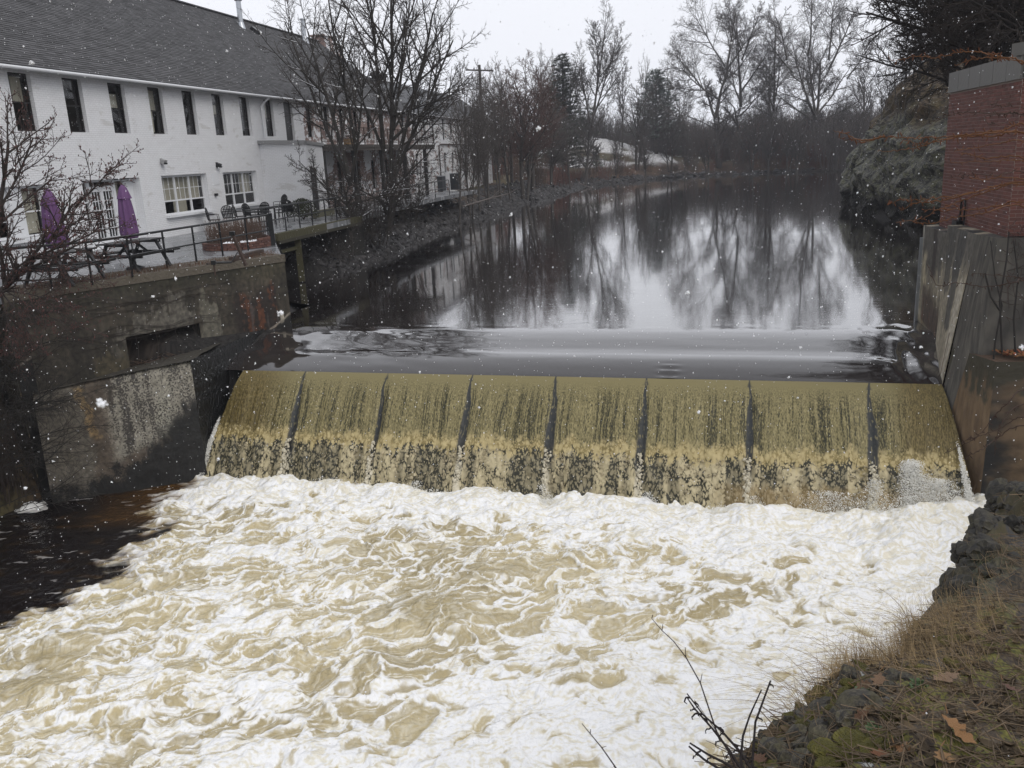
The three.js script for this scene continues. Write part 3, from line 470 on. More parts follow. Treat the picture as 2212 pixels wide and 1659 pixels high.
  // the lower block
  const bm = tex(1024, 768, (u, v) => {
    const s = u * 3.6, y = v * 3.2 - 0.5, g = fbm(s * 1.6, y * 1.4, 4), f = fbm(s * 11, y * 11, 4), dr = fbm(s * 5, y * 0.7, 3), sp = fbm(s * 24, y * 24, 3);
    let c = mix3([0.075, 0.058, 0.042], [0.15, 0.118, 0.088], clamp(0.5 + g * 1.2 + dr * 0.6)); c = mix3(c, [0.17, 0.155, 0.125], sstep(1.15, 0.9, s + 0.2 * g) * 0.65);
    c = mix3(c, [0.30, 0.20, 0.09], sstep(0.14, 0.05, Math.abs(s - 0.95 - 0.2 * (2.3 - y) + 0.2 * n2(y * 3, 2) + 0.06 * n2(y * 9, s * 9))) * sstep(1.1, 1.3, y) * sstep(2.5, 2.3, y) * 0.8 * (0.7 + f));
    const lich = sstep(1.35, 1.8, s + 0.3 * g) * sstep(0.6, 0.9, y - 0.2 * (s - 2) + 0.3 * g); c = mix3(c, mix3([0.055, 0.05, 0.045], [0.30, 0.28, 0.23], sstep(-0.12, 0.2, sp + 0.9 * dr + 0.3 * g)), lich * 0.9);
    c = mix3(c, [0.36, 0.345, 0.28], sstep(0.22, 0.1, Math.abs(s - 2.72 + 0.25 * g - 0.1 * (y - 1.2))) * sstep(0.85, 1.05, y) * sstep(2.3, 1.6, y) * sstep(-0.2, 0.1, sp) * 0.75);
    c = mix3(c, [0.03, 0.03, 0.017], sstep(2.3, 2.5, y + 0.2 * g) * sstep(1.2, 1.6, s) * 0.6);
    const wet = sstep(0.16, -0.16, y - 0.15 - 0.13 * Math.pow(Math.max(0, s - 0.2), 2.15) - 0.62 * g - 0.14 * n2(s * 9, y * 3) - 0.2 * f - 0.25 * sp); c = mix3(c, [0.009, 0.009, 0.0085], wet * 0.97);
    const k = 0.85 + 0.7 * f; return [c[0] * k, c[1] * k, c[2] * k];
  });
  const lt = thing('concrete_block', 'lower concrete block with lichen and an orange streak, at the water below the sluice opening', 'concrete block');
  const A = [-11.0, -19.2], D = [-7.7, -20.3], E = [-7.0, -24.35], NB = new MB();
  const Lb = Math.hypot(D[0] - A[0], D[1] - A[1]);
  const bl = sheet(90, 70, (u, v) => { const top = lerp(2.62, 3.0, Math.pow(u, 0.8)), y = -0.5 + (top + 0.5) * v, bat = 0.16 * (1 - v), o = 0.03 * fbm(u * 12, v * 9, 3) + 0.012 * fbm(u * 60, v * 50, 2) + bat - 0.12 * Math.pow(sstep(0.93, 1, v), 2); return [lerp(A[0], D[0], u) + 0.36 * o, y - 0.05 * sstep(0.96, 1, v), lerp(A[1], D[1], u) + 0.93 * o]; }, (u, v) => [u * Lb / 3.6, v * 3.0 / 3.2]);
  part('front_face', bl, std({ map: bm, roughness: 0.75, bumpMap: noiseBump, bumpScale: 0.04 }), lt);
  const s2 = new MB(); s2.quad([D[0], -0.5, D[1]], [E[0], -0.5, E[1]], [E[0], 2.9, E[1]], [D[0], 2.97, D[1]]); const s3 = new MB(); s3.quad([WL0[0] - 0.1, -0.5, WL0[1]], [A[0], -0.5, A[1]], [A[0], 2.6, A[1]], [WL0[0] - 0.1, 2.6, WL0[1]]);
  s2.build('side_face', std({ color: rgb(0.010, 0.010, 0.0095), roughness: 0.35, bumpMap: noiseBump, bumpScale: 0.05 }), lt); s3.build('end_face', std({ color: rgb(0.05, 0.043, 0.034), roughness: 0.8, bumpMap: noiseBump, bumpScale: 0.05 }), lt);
  const tp = sheet(40, 16, (u, v) => { const f = [lerp(A[0], D[0], u), lerp(A[1], D[1], u)], w = onWall(lerp(-0.1, 5.0, u), 0, -0.03); return [lerp(f[0], w[0], v), lerp(2.58, 2.96, Math.pow(u, 0.8)) - 0.16 * v + 0.05 * fbm(u * 14, v * 5, 3), lerp(f[1], w[2], v)]; }, (u, v) => [u * 3, v]);
  part('ledge', tp, std({ color: rgb(0.04, 0.034, 0.024), roughness: 0.9, bumpMap: noiseBump, bumpScale: 0.06 }), lt);
  // sticks caught in the sluice opening
  const r = RNG(31), tw = new MB(); for (let i = 0; i < 150; i++) { const a = 2.3 + 1.9 * r(), o = 0.75 - 1.2 * r(), y = 2.55 + 0.24 * r() * (1 - Math.abs(a - 2.9) / 2.5), h = r() * 3, l = 0.15 + 0.35 * r(), q = onWall(a, y, o); tw.tube([q, [q[0] + l * Math.cos(h), q[1] + (r() - 0.35) * 0.3, q[2] + l * Math.sin(h)]], [0.009, 0.004], 3); }
  tag(tw.build('driftwood', std({ color: rgb(0.075, 0.045, 0.03), roughness: 0.9 }), scene, 'stuff'), 'tangle of brown sticks caught in the sluice opening', 'sticks');
}
// ---------- terrace, footbridge ----------
const BP = [-13.77, -30.52], BX = [0.2, -0.98], BN = [0.98, 0.2], BTURN = Math.atan2(0.98, 0.2);
const bld = (s, y, o = 0) => [BP[0] + BX[0] * s + BN[0] * o, y, BP[1] + BX[1] * s + BN[1] * o];
{
  const w = tex(512, 512, (u, v) => { const a = tile(u, v, 8, 4); return mix3([0.14, 0.147, 0.155], [0.22, 0.225, 0.235], clamp(0.5 + a * 1.6)); }), wr = tex(512, 512, (u, v) => clamp(0.22 + 0.9 * Math.max(0, tile(u, v, 8, 4) + 0.05), 0.05, 0.8), { color: false });
  const pts = [[-11.1, -19.6], [-6.45, -25.05], [-8.6, -32.4], [-7.0, -38.9], [-6.35, -43.5], [-5.2, -52], [-1.9, -66], bld(36, 0, 0.02).filter((_, i) => i !== 1), bld(-16, 0, 0.02).filter((_, i) => i !== 1), [-17.5, -13.5]];
  const sh = new THREE.Shape(pts.map(([x, z]) => new THREE.Vector2(x, -z))), g = new THREE.ExtrudeGeometry(sh, { depth: 0.22, bevelEnabled: false }); g.rotateX(-Math.PI / 2); g.translate(0, 4.67, 0);
  const uv = g.attributes.uv, p = g.attributes.position; for (let i = 0; i < p.count; i++) uv.setXY(i, p.getX(i) / 5, p.getZ(i) / 5);
  part('terrace_paving', g, std({ map: w, roughnessMap: wr, roughness: 1, bumpMap: fineBump, bumpScale: 0.002 }), scene, 'structure').userData.label = 'wet grey paved terrace and path along the mill';
  const fb = thing('footbridge', 'mossy timber footbridge edge over the black sluice beside the terrace', 'footbridge');
  const E0 = [-8.55, -32.6], E1 = [-6.7, -41.0], mossy = std({ color: rgb(0.055, 0.05, 0.022), roughness: 0.85, bumpMap: noiseBump, bumpScale: 0.03 }), b = new MB(), c = new MB();
  b.bar([E0[0], 4.79, E0[1]], [E1[0], 4.79, E1[1]], 0.22, 0.26); b.build('edge_beam', mossy, fb); c.bar([E0[0] + 0.1, 4.60, E0[1]], [E1[0] + 0.05, 4.60, E1[1]], 0.12, 0.12); c.build('stringer', std({ color: rgb(0.03, 0.026, 0.014), roughness: 0.8 }), fb);
  const d = new MB(); d.box(-8.2, 3.75, -34.6, 0.24, 1.8, 0.26, 0.2); d.build('pier_post', mossy, fb); const e = new MB(); e.bar([-8.6, 4.2, -33.0], [-8.25, 4.2, -34.5], 0.12, 0.12); e.build('brace', mossy, fb);
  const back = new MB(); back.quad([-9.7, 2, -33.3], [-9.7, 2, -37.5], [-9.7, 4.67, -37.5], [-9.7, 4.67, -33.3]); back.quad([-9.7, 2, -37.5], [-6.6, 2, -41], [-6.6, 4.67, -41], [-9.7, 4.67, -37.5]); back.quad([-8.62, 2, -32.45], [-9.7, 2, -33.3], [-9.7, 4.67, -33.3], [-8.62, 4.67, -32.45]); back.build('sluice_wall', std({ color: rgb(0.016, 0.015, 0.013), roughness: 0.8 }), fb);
}
// ---------- right abutment, retaining wall ----------
{
  const A = [10.4, -21.6], B = [9.47, -17.3], L = Math.hypot(B[0] - A[0], B[1] - A[1]), dx = (B[0] - A[0]) / L, dz = (B[1] - A[1]) / L, nx = dz * -1, nz = dx; // faces the river (-x)
  const P = (t, y, o = 0) => [A[0] + dx * t + dz * o, y, A[1] + dz * t - dx * o]; // o > 0 goes to the right, away from the river
  const wm = tex(768, 768, (u, v) => {
    const t = u * 5, y = v * 6 - 0.5, g = fbm(t * 1.4, y, 4), f = fbm(t * 9, y * 7, 4), dr = fbm(t * 5, y * 0.5, 3);
    let c = mix3([0.19, 0.165, 0.115], [0.40, 0.345, 0.25], clamp(0.5 + g * 0.9 + dr * 0.9)); const dry = sstep(4.6 - 0.0, 4.0, y + 0.9 * dr - 0.2 * (t - 2)); c = mix3([0.10, 0.09, 0.074], c, dry);
    if (t < 2.2) { const tl = sstep(0.08, 0.03, Math.abs(t - 0.1)); c = mix3(c, [0.05, 0.028, 0.02], sstep(0.25, 0.5, t + 0.15 * dr) * sstep(2.1, 1.9, t) * sstep(3.9, 3.4, y + 0.35 * (t - 1) + 0.2 * g) * 0.85); c = mix3(c, [0.16, 0.06, 0.02], sstep(0.05, 0.25, dr + 0.3 * g) * sstep(3.6, 3.0, y) * sstep(0.25, 0.5, t) * 0.6); c = mix3(c, [0.44, 0.38, 0.25], sstep(0.2, 0.1, Math.abs(t - 0.42 + 0.15 * n2(y * 2, 4))) * sstep(3.7, 3.9, y) * sstep(4.7, 4.4, y) * 0.8); c = mix3(c, [0.03, 0.02, 0.017], sstep(0.22, 0.1, Math.abs(t - 1.2 + 0.1 * n2(y * 2, 9))) * sstep(3.95, 4.15, y + 0.1 * n2(t * 6, 2)) * 0.85); c = mix3(c, [0.38, 0.36, 0.31], tl * 0.8); }
    else { c = mix3(c, [0.055, 0.05, 0.042], streak(t, y, 2.75, 0.3, 4.0, 5.6, 2) * 0.8); c = mix3(c, [0.048, 0.045, 0.04], streak(t, y, 3.5, 0.3, 3.3, 5.6, 22) * 0.85); c = mix3(c, [0.46, 0.42, 0.34], streak(t, y, 4.1, 0.22, 1.8, 4.4, 12) * 0.7); c = mix3(c, [0.09, 0.035, 0.015], sstep(0.05, 0.02, Math.abs(t - 4.05)) * sstep(2.2, 2.3, y) * sstep(3.35, 3.3, y) * 0.8); }
    const wl = 2.86 - 0.2 * t - 0.22 * Math.max(0, t - 2) - 0.35 * Math.max(0, t - 3.2); c = mix3(c, [0.27, 0.23, 0.14], sstep(0.09, 0.03, Math.abs(y - wl - 0.1)) * 0.5); c = mix3(c, [0.011, 0.011, 0.011], sstep(0.08, -0.1, y - wl - 0.07 * n2(t * 4, 1)));
    c = mix3(c, [0.08, 0.045, 0.015], sstep(3.4, 4.6, t) * sstep(2.4, 0.8, y) * 0.6); const k = 0.85 + 0.7 * f; return [c[0] * k, c[1] * k, c[2] * k];
  });
  const t = thing('abutment_pier', 'pale streaked concrete pier holding the right end of the dam', 'pier'), mat = std({ map: wm, roughness: 0.7, bumpMap: noiseBump, bumpScale: 0.025 });
  const bat = (t, y) => -0.13 * (5.4 - Math.max(y, 0)) * sstep(1.6, L, t); const face = (b, t0, t1, y0, y1, o) => { if (t0 > 2) { for (let i = 0; i < 6; i++) for (let j = 0; j < 8; j++) { const a0 = lerp(t0, t1, i / 6), a1 = lerp(t0, t1, (i + 1) / 6), h0 = lerp(y0, y1, j / 8), h1 = lerp(y0, y1, (j + 1) / 8), q = [[a0, h0], [a1, h0], [a1, h1], [a0, h1]], n = b.p.length / 3; b.quad(...q.map(([a, y]) => P(a, y, o + bat(a, y)))); q.forEach(([a, y], k) => { b.u[(n + k) * 2] = a / 5; b.u[(n + k) * 2 + 1] = (y + 0.5) / 6; }); } return; } const n = b.p.length / 3, q = [[t0, y0], [t1, y0], [t1, y1], [t0, y1]]; b.quad(...q.map(([a, y]) => P(a, y, o))); q.forEach(([a, y], i) => { b.u[(n + i) * 2] = a / 5; b.u[(n + i) * 2 + 1] = (y + 0.5) / 6; }); };
  const b = new MB(); face(b, 0.0, 2.3, -0.5, 5.2, 0); b.quad(P(0, -0.5, 2), P(0, -0.5), P(0, 5.2), P(0, 5.2, 2)); b.quad(P(0, 5.2), P(2.3, 5.2), P(2.3, 5.2, 2), P(0, 5.2, 2)); b.build('pier_upstream', mat, t);
  const c = new MB(); face(c, 2.3, L, -0.5, 5.4, -0.05); c.quad(P(2.3, -0.5, 1), P(2.3, -0.5, -0.05), P(2.3, 5.4, -0.05), P(2.3, 5.4, 1)); c.quad(P(2.3, 5.4, -0.05), P(L, 5.4, -0.05), P(L, 5.4, 2), P(2.3, 5.4, 2)); c.build('pier_downstream', mat, t);
  const g = new MB(); g.bar(P(0.05, 2.0, -0.03), P(0.05, 4.9, -0.03), 0.05, 0.07); g.build('guide_rail', M.galv, t);
  const dk = tex(512, 512, (u, v) => { const a = fbm(u * 9, v * 9, 4), d = fbm(u * 26, v * 4, 3); return mix3([0.045, 0.042, 0.038], [0.12, 0.11, 0.093], clamp(0.4 + a + 0.7 * d)); }), lo = tex(512, 512, (u, v) => { const a = fbm(u * 7, v * 7, 4), d = fbm(u * 22, v * 3, 3); let c = mix3([0.085, 0.055, 0.031], [0.17, 0.115, 0.065], clamp(0.5 + a + 0.5 * d)); c = mix3(c, [0.04, 0.035, 0.022], sstep(0.78, 0.9, v + 0.3 * a)); c = mix3(c, [0.014, 0.014, 0.013], sstep(0.10, -0.06, u - 0.2 * (0.75 - v) + 0.16 * a)); return c; });
  const rw = thing('retaining_wall', 'dark vine covered retaining wall beside the brick building, right of the pale pier', 'retaining wall');
  const wb = new MB(); const Q = (p, n) => { const s = wb.p.length / 3; wb.quad(...p); [[0, 0], [1, 0], [1, 1], [0, 1]].forEach((k, i) => { wb.u[(s + i) * 2] = k[0]; wb.u[(s + i) * 2 + 1] = k[1]; }); };
  Q([P(L, -0.5, -0.75), P(5.15, -0.5, -0.1), P(5.15, 5.4, 0.1), P(L, 5.4, -0.05)]); Q([P(5.15, -0.5, -0.1), [15, -0.5, -15.0], [15, 5.4, -15.0], P(5.15, 5.4, 0.1)]); wb.build('wall_face', std({ map: dk, roughness: 0.8, bumpMap: noiseBump, bumpScale: 0.03 }), rw);
  const tw = new MB(); tw.quad(P(5.15, 5.4, 0.1), [15, 5.4, -15.0], [15, 5.4, -20], P(L, 5.4, 1.9)); tw.tri(P(L, 5.4, -0.05), P(5.15, 5.4, 0.1), P(L, 5.4, 1.9), [0, 1, 0]); tw.build('wall_top', std({ color: rgb(0.05, 0.045, 0.038), roughness: 0.85 }), rw);
  const lw = thing('stepped_wall', 'brown stained concrete step with leaf litter on top, at the foot of the retaining wall', 'concrete step'), e = new MB(), R = (p) => { const s = e.p.length / 3; e.quad(...p); [[0, 0], [1, 0], [1, 1], [0, 1]].forEach((k, i) => { e.u[(s + i) * 2] = k[0]; e.u[(s + i) * 2 + 1] = k[1]; }); };
  R([[9.2, -0.6, -15.95], [15, -0.6, -14.4], [15, 3.25, -14.6], [9.3, 3.1, -16.0]]); R([[8.78, -0.6, -17.35], [9.2, -0.6, -15.95], [9.3, 3.1, -16.0], [9.14, 3.1, -17.35]]); e.build('step_face', std({ map: lo, roughness: 0.8, bumpMap: noiseBump, bumpScale: 0.03 }), lw);
  const tp = sheet(40, 12, (u, v) => [lerp(lerp(9.3, 9.14, v), 15, u), 3.1 + 0.15 * u + 0.55 * v * sstep(0.05, 0.4, u) + 0.12 * fbm(u * 12, v * 4, 3) * sstep(0.03, 0.2, u), lerp(-16.0 + 1.4 * u, -17.3 + 1.6 * u, v)], (u, v) => [u * 5, v]);
  part('step_top', tp, std({ color: rgb(0.075, 0.045, 0.027), roughness: 0.95, bumpMap: noiseBump, bumpScale: 0.06 }), lw);
  // gate gear on the pier
  const gg = thing('gate_gear', 'black cast iron sluice gate gear standing on the pier below the brick wall', 'machine', P(2.1, 5.2, 0.28), Math.atan2(-dx, -dz)), m1 = new MB(), m2 = new MB(), m3 = new MB();
  m1.box(0, 0.14, 0, 0.3, 0.28, 0.36); m1.box(-0.05, 0.32, 0.05, 0.2, 0.12, 0.2); m1.build('housing', M.iron, gg); m2.cyl(-0.05, 0.36, 0.62, 0.05, 0.03, 0.03, 8); m2.lathe([[0, 0.6], [0.09, 0.6], [0.09, 0.64], [0, 0.64]], 12, -0.05, 0.05); m2.build('spindle', M.iron, gg);
  const ap = []; for (let i = 0; i <= 12; i++) { const q = i / 12 * Math.PI; ap.push([0.05, 0.62 + 0.14 * Math.sin(q), -0.2 + 0.15 * Math.cos(q)]); } ap.unshift([0.05, 0.0, -0.05]); ap.push([0.05, 0.0, -0.35]); m3.tube(ap, ap.map(() => 0.02), 6); m3.build('hoop', M.iron, gg);
  // brick building on top
  const bb = thing('brick_building', 'small red brick building with a grey metal roof edge on the right abutment', 'building');
  const C0 = P(0.35, 5.2, 0.28), C1 = P(5.1, 5.2, 0.28), fd = [-dz, dx]; // fd: away from the river
  const far = [14.8, 0, -14.9], rb = RNG(8), br = new MB(), mo = new MB();
  const wall = (p, q, y0, y1) => { const dX = q[0] - p[0], dZ = q[2] - p[2], Lw = Math.hypot(dX, dZ), ux = dX / Lw, uz = dZ / Lw, ox = uz, oz = -ux, on = (s, y, o) => [p[0] + ux * s + ox * o, y, p[2] + uz * s + oz * o];
    // outward is to the left of p -> q seen from above
    const s_ = -1; mo.quad(on(0, y0, 0), on(Lw, y0, 0), on(Lw, y1, 0), on(0, y1, 0));
    for (let y = y0, k = 0; y + 0.06 < y1; y += 0.0715, k++) for (let s = (k & 1) * -0.105; s < Lw; s += 0.21) { const a = Math.max(0.002, s + 0.005), c = Math.min(Lw - 0.002, s + 0.205); if (c - a < 0.03) continue; const v = 0.72 + 0.5 * rb(), h = rb() * 0.25, o = 0.006 + 0.004 * rb(); br.color([0.112 * v * (1 - h * 0.25), 0.038 * v * (1 + h * 0.3), 0.028 * v * (1 + h * 0.7)]);
      const z0 = y + 0.005, z1 = y + 0.0665; br.quad(on(a, z0, -o), on(c, z0, -o), on(c, z1, -o), on(a, z1, -o)); br.quad(on(a, z1, -o), on(c, z1, -o), on(c, z1, 0), on(a, z1, 0)); br.quad(on(a, z0, 0), on(c, z0, 0), on(c, z0, -o), on(a, z0, -o)); br.quad(on(c, z0, -o), on(c, z0, 0), on(c, z1, 0), on(c, z1, -o)); br.quad(on(a, z0, 0), on(a, z0, -o), on(a, z1, -o), on(a, z1, 0)); } };
  wall(C0, C1, 5.1, 8.3); wall(C1, far, 5.42, 8.3);
  const back = P(0.35, 5, 4.5); mo.quad([back[0], 5, back[2]], [C0[0], 5, C0[2]], [C0[0], 8.3, C0[2]], [back[0], 8.3, back[2]]);
  mo.build('mortar_wall', std({ color: rgb(0.26, 0.21, 0.185), roughness: 0.95 }), bb); br.build('brickwork', std({ color: 0xffffff, vertexColors: true, roughness: 0.82, bumpMap: fineBump, bumpScale: 0.002 }), bb, 'stuff');
  const cap = new MB(), seam = (p, q, n) => { const dX = q[0] - p[0], dZ = q[2] - p[2], Lw = Math.hypot(dX, dZ), ux = dX / Lw, uz = dZ / Lw; const gap = 0.008; for (let i = 0; i < n; i++) { const a = Lw * i / n + gap, c = Lw * (i + 1) / n - gap, o = 0.05; const on = (s, y, w) => [p[0] + ux * s - uz * w, y, p[2] + uz * s + ux * w]; const k = new MB(); k.quad(on(a, 8.28, o), on(c, 8.28, o), on(c, 8.72, o), on(a, 8.72, o)); k.quad(on(a, 8.72, o), on(c, 8.72, o), on(c, 8.72, -0.4), on(a, 8.72, -0.4)); k.quad(on(a, 8.28, 0), on(c, 8.28, 0), on(c, 8.28, o), on(a, 8.28, o)); k.quad(on(c, 8.28, o), on(c, 8.28, 0), on(c, 8.72, 0), on(c, 8.72, o)); k.quad(on(a, 8.28, 0), on(a, 8.28, o), on(a, 8.72, o), on(a, 8.72, 0)); k.build('roof_edge_panel', capm, bb); } };
  const capm = std({ color: rgb(0.13, 0.125, 0.115), roughness: 0.5, metalness: 0.3, bumpMap: noiseBump, bumpScale: 0.003 });
  seam(C0, C1, 6); seam(C1, far, 5);
  const rf = new MB(); rf.quad([C0[0], 8.7, C0[2]], [C1[0], 8.7, C1[2]], [far[0], 8.7, far[2]], [back[0], 8.7, back[2]]); rf.build('roof', std({ color: rgb(0.05, 0.05, 0.05), roughness: 0.9 }), bb);
  const sc = new MB(), n1 = P(5.05, 8.7, 0.24); sc.box(n1[0] + 0.1, 8.8, n1[2] - 0.1, 0.3, 0.22, 0.3, 0.2); sc.build('corner_cap', capm, bb);
}
// ---------- the long white mill ----------
const brickBump = tex(512, 512, (u, v) => { const row = Math.floor(v * 16), fy = v * 16 - row, fx = (u * 8 + (row & 1) * 0.5) % 1; const e = Math.min(Math.min(fx, 1 - fx) * 8 / 3, Math.min(fy, 1 - fy) * 2.2); return clamp(0.15 + 0.85 * sstep(0.02, 0.22, e) + 0.10 * tile(u, v, 20, 3)); }, { color: false });
const paintTex = (dirt, brick) => tex(1024, 1024, (u, v) => { const a = tile(u, v, 6, 4), b = tile(v + 0.2, u, 24, 4), row = Math.floor(v * 64), fy = v * 64 - row, fx = (u * 32 + (row & 1) * 0.5) % 1, mort = Math.max(sstep(0.12, 0.03, Math.min(fy, 1 - fy)), sstep(0.06, 0.02, Math.min(fx, 1 - fx))); const id = PERM[(row * 7 + Math.floor(u * 32 + (row & 1) * 0.5) * 13) & 255] / 255;
  let c = mix3([0.80, 0.805, 0.825], [0.68, 0.68, 0.69], clamp(0.3 + b * 0.9) * 0.6); const worn = sstep(dirt, dirt + 0.18, a * 0.9 + b * 0.55 + (id - 0.5) * 0.22); const bk = mix3(mix3([0.13, 0.065, 0.05], [0.24, 0.13, 0.10], id), [0.30, 0.27, 0.25], mort * 0.7); c = mix3(c, brick ? bk : [0.5, 0.48, 0.45], worn * (brick ? 0.92 : 0.4)); return mix3(c, [0.42, 0.42, 0.42], mort * 0.34); });
const meters = (t, w, h) => { const c = t.clone(); c.repeat.set(1 / w, 1 / h); c.needsUpdate = true; return c; };
const bb_ = meters(brickBump, 1.6, 1.09);
const whiteWall = std({ map: meters(paintTex(0.24, false), 6.4, 4.36), roughness: 0.6, bumpMap: bb_, bumpScale: 0.012 });
const wornWall = std({ map: meters(paintTex(-0.12, true), 6.4, 4.36), roughness: 0.85, bumpMap: bb_, bumpScale: 0.014 });
const greyWall = std({ map: meters(paintTex(0.10, true), 6.4, 4.36), roughness: 0.8, bumpMap: bb_, bumpScale: 0.014 });
function wallWith(b, s0, s1, y0, y1, holes, deep = 0.24) {
  const S = [...new Set([s0, s1, ...holes.flatMap((h) => [h[0], h[1]])])].filter((x) => x >= s0 && x <= s1).sort((a, c) => a - c), Y = [...new Set([y0, y1, ...holes.flatMap((h) => [h[2], h[3]])])].sort((a, c) => a - c);
  for (let i = 0; i + 1 < S.length; i++) for (let j = 0; j + 1 < Y.length; j++) { const x = (S[i] + S[i + 1]) / 2, y = (Y[j] + Y[j + 1]) / 2; if (holes.some((h) => x > h[0] && x < h[1] && y > h[2] && y < h[3])) continue; b.quad([S[i], Y[j], 0], [S[i + 1], Y[j], 0], [S[i + 1], Y[j + 1], 0], [S[i], Y[j + 1], 0]); }
  for (const [a, c, d, e, dp = deep] of holes) { b.quad([a, d, 0], [c, d, 0], [c, d, -dp], [a, d, -dp]); b.quad([a, e, -dp], [c, e, -dp], [c, e, 0], [a, e, 0]); b.quad([a, d, -dp], [a, d, 0], [a, e, 0], [a, e, -dp]); b.quad([c, d, 0], [c, d, -dp], [c, e, -dp], [c, e, 0]); }
}
// a window part: frame > pane, glazing bars; centred, its face at z = 0
function makeWindow(parent, w, h, { cols = 1, rail = 0.5, bars = null, mat = M.darkFrame, fr = 0.05, curtain = null, sill = 0 } = {}) {
  const b = new MB(); b.box(-w / 2 + fr / 2, 0, -0.03, fr, h, 0.07); b.box(w / 2 - fr / 2, 0, -0.03, fr, h, 0.07); b.box(0, h / 2 - fr / 2, -0.03, w - 2 * fr, fr, 0.065); b.box(0, -h / 2 + fr / 2, -0.03, w - 2 * fr, fr, 0.065);
  const cw = (w - fr) / cols; for (let i = 1; i < cols; i++) b.box(-w / 2 + fr / 2 + cw * i, 0, -0.028, fr, h - 2 * fr, 0.068);
  if (rail) for (let i = 0; i < cols; i++) b.box(-w / 2 + fr / 2 + cw * (i + 0.5), h * (rail - 0.5), -0.02, cw - fr, fr * 0.8, 0.05);
  if (sill) b.box(0, -h / 2 - 0.04, 0.16, w + 0.16, 0.08, sill);
  const o = b.build('window', mat, parent);
  const p = new MB(); p.quad([-w / 2 + fr, -h / 2 + fr, -0.045], [w / 2 - fr, -h / 2 + fr, -0.045], [w / 2 - fr, h / 2 - fr, -0.045], [-w / 2 + fr, h / 2 - fr, -0.045]); p.build('pane', M.glass, o);
  if (bars) for (const [x0, y0, x1, y1, nx, ny] of bars) { const one = (...q) => { const g = new MB(); g.box(...q); g.build('glazing_bar', mat, o); }; for (let i = 1; i < nx; i++) one(lerp(x0, x1, i / nx) * w - w / 2, ((y0 + y1) / 2 - 0.5) * h, -0.038, 0.016, (y1 - y0) * h, 0.012); for (let i = 1; i < ny; i++) one(((x0 + x1) / 2 - 0.5) * w, (lerp(y0, y1, i / ny) - 0.5) * h, -0.038, (x1 - x0) * w, 0.02, 0.011); }
  if (curtain) for (const [x0, x1, y0, y1] of curtain) { const c = new MB(), n = 8; for (let i = 0; i < n; i++) { const a = lerp(x0, x1, i / n), d = lerp(x0, x1, (i + 1) / n), za = -0.22 - 0.02 * (i & 1), zb = -0.22 - 0.02 * ((i + 1) & 1); c.quad([(a - 0.5) * w, (y0 - 0.5) * h, za], [(d - 0.5) * w, (y0 - 0.5) * h, zb], [(d - 0.5) * w, (y1 - 0.5) * h, zb], [(a - 0.5) * w, (y1 - 0.5) * h, za]); } c.build('curtain', M.curtain, o); }
  return o;
}
const cloneTo = (o, x, y, z) => { const c = o.clone(); o.parent.add(c); c.position.set(x, y, z); return c; };
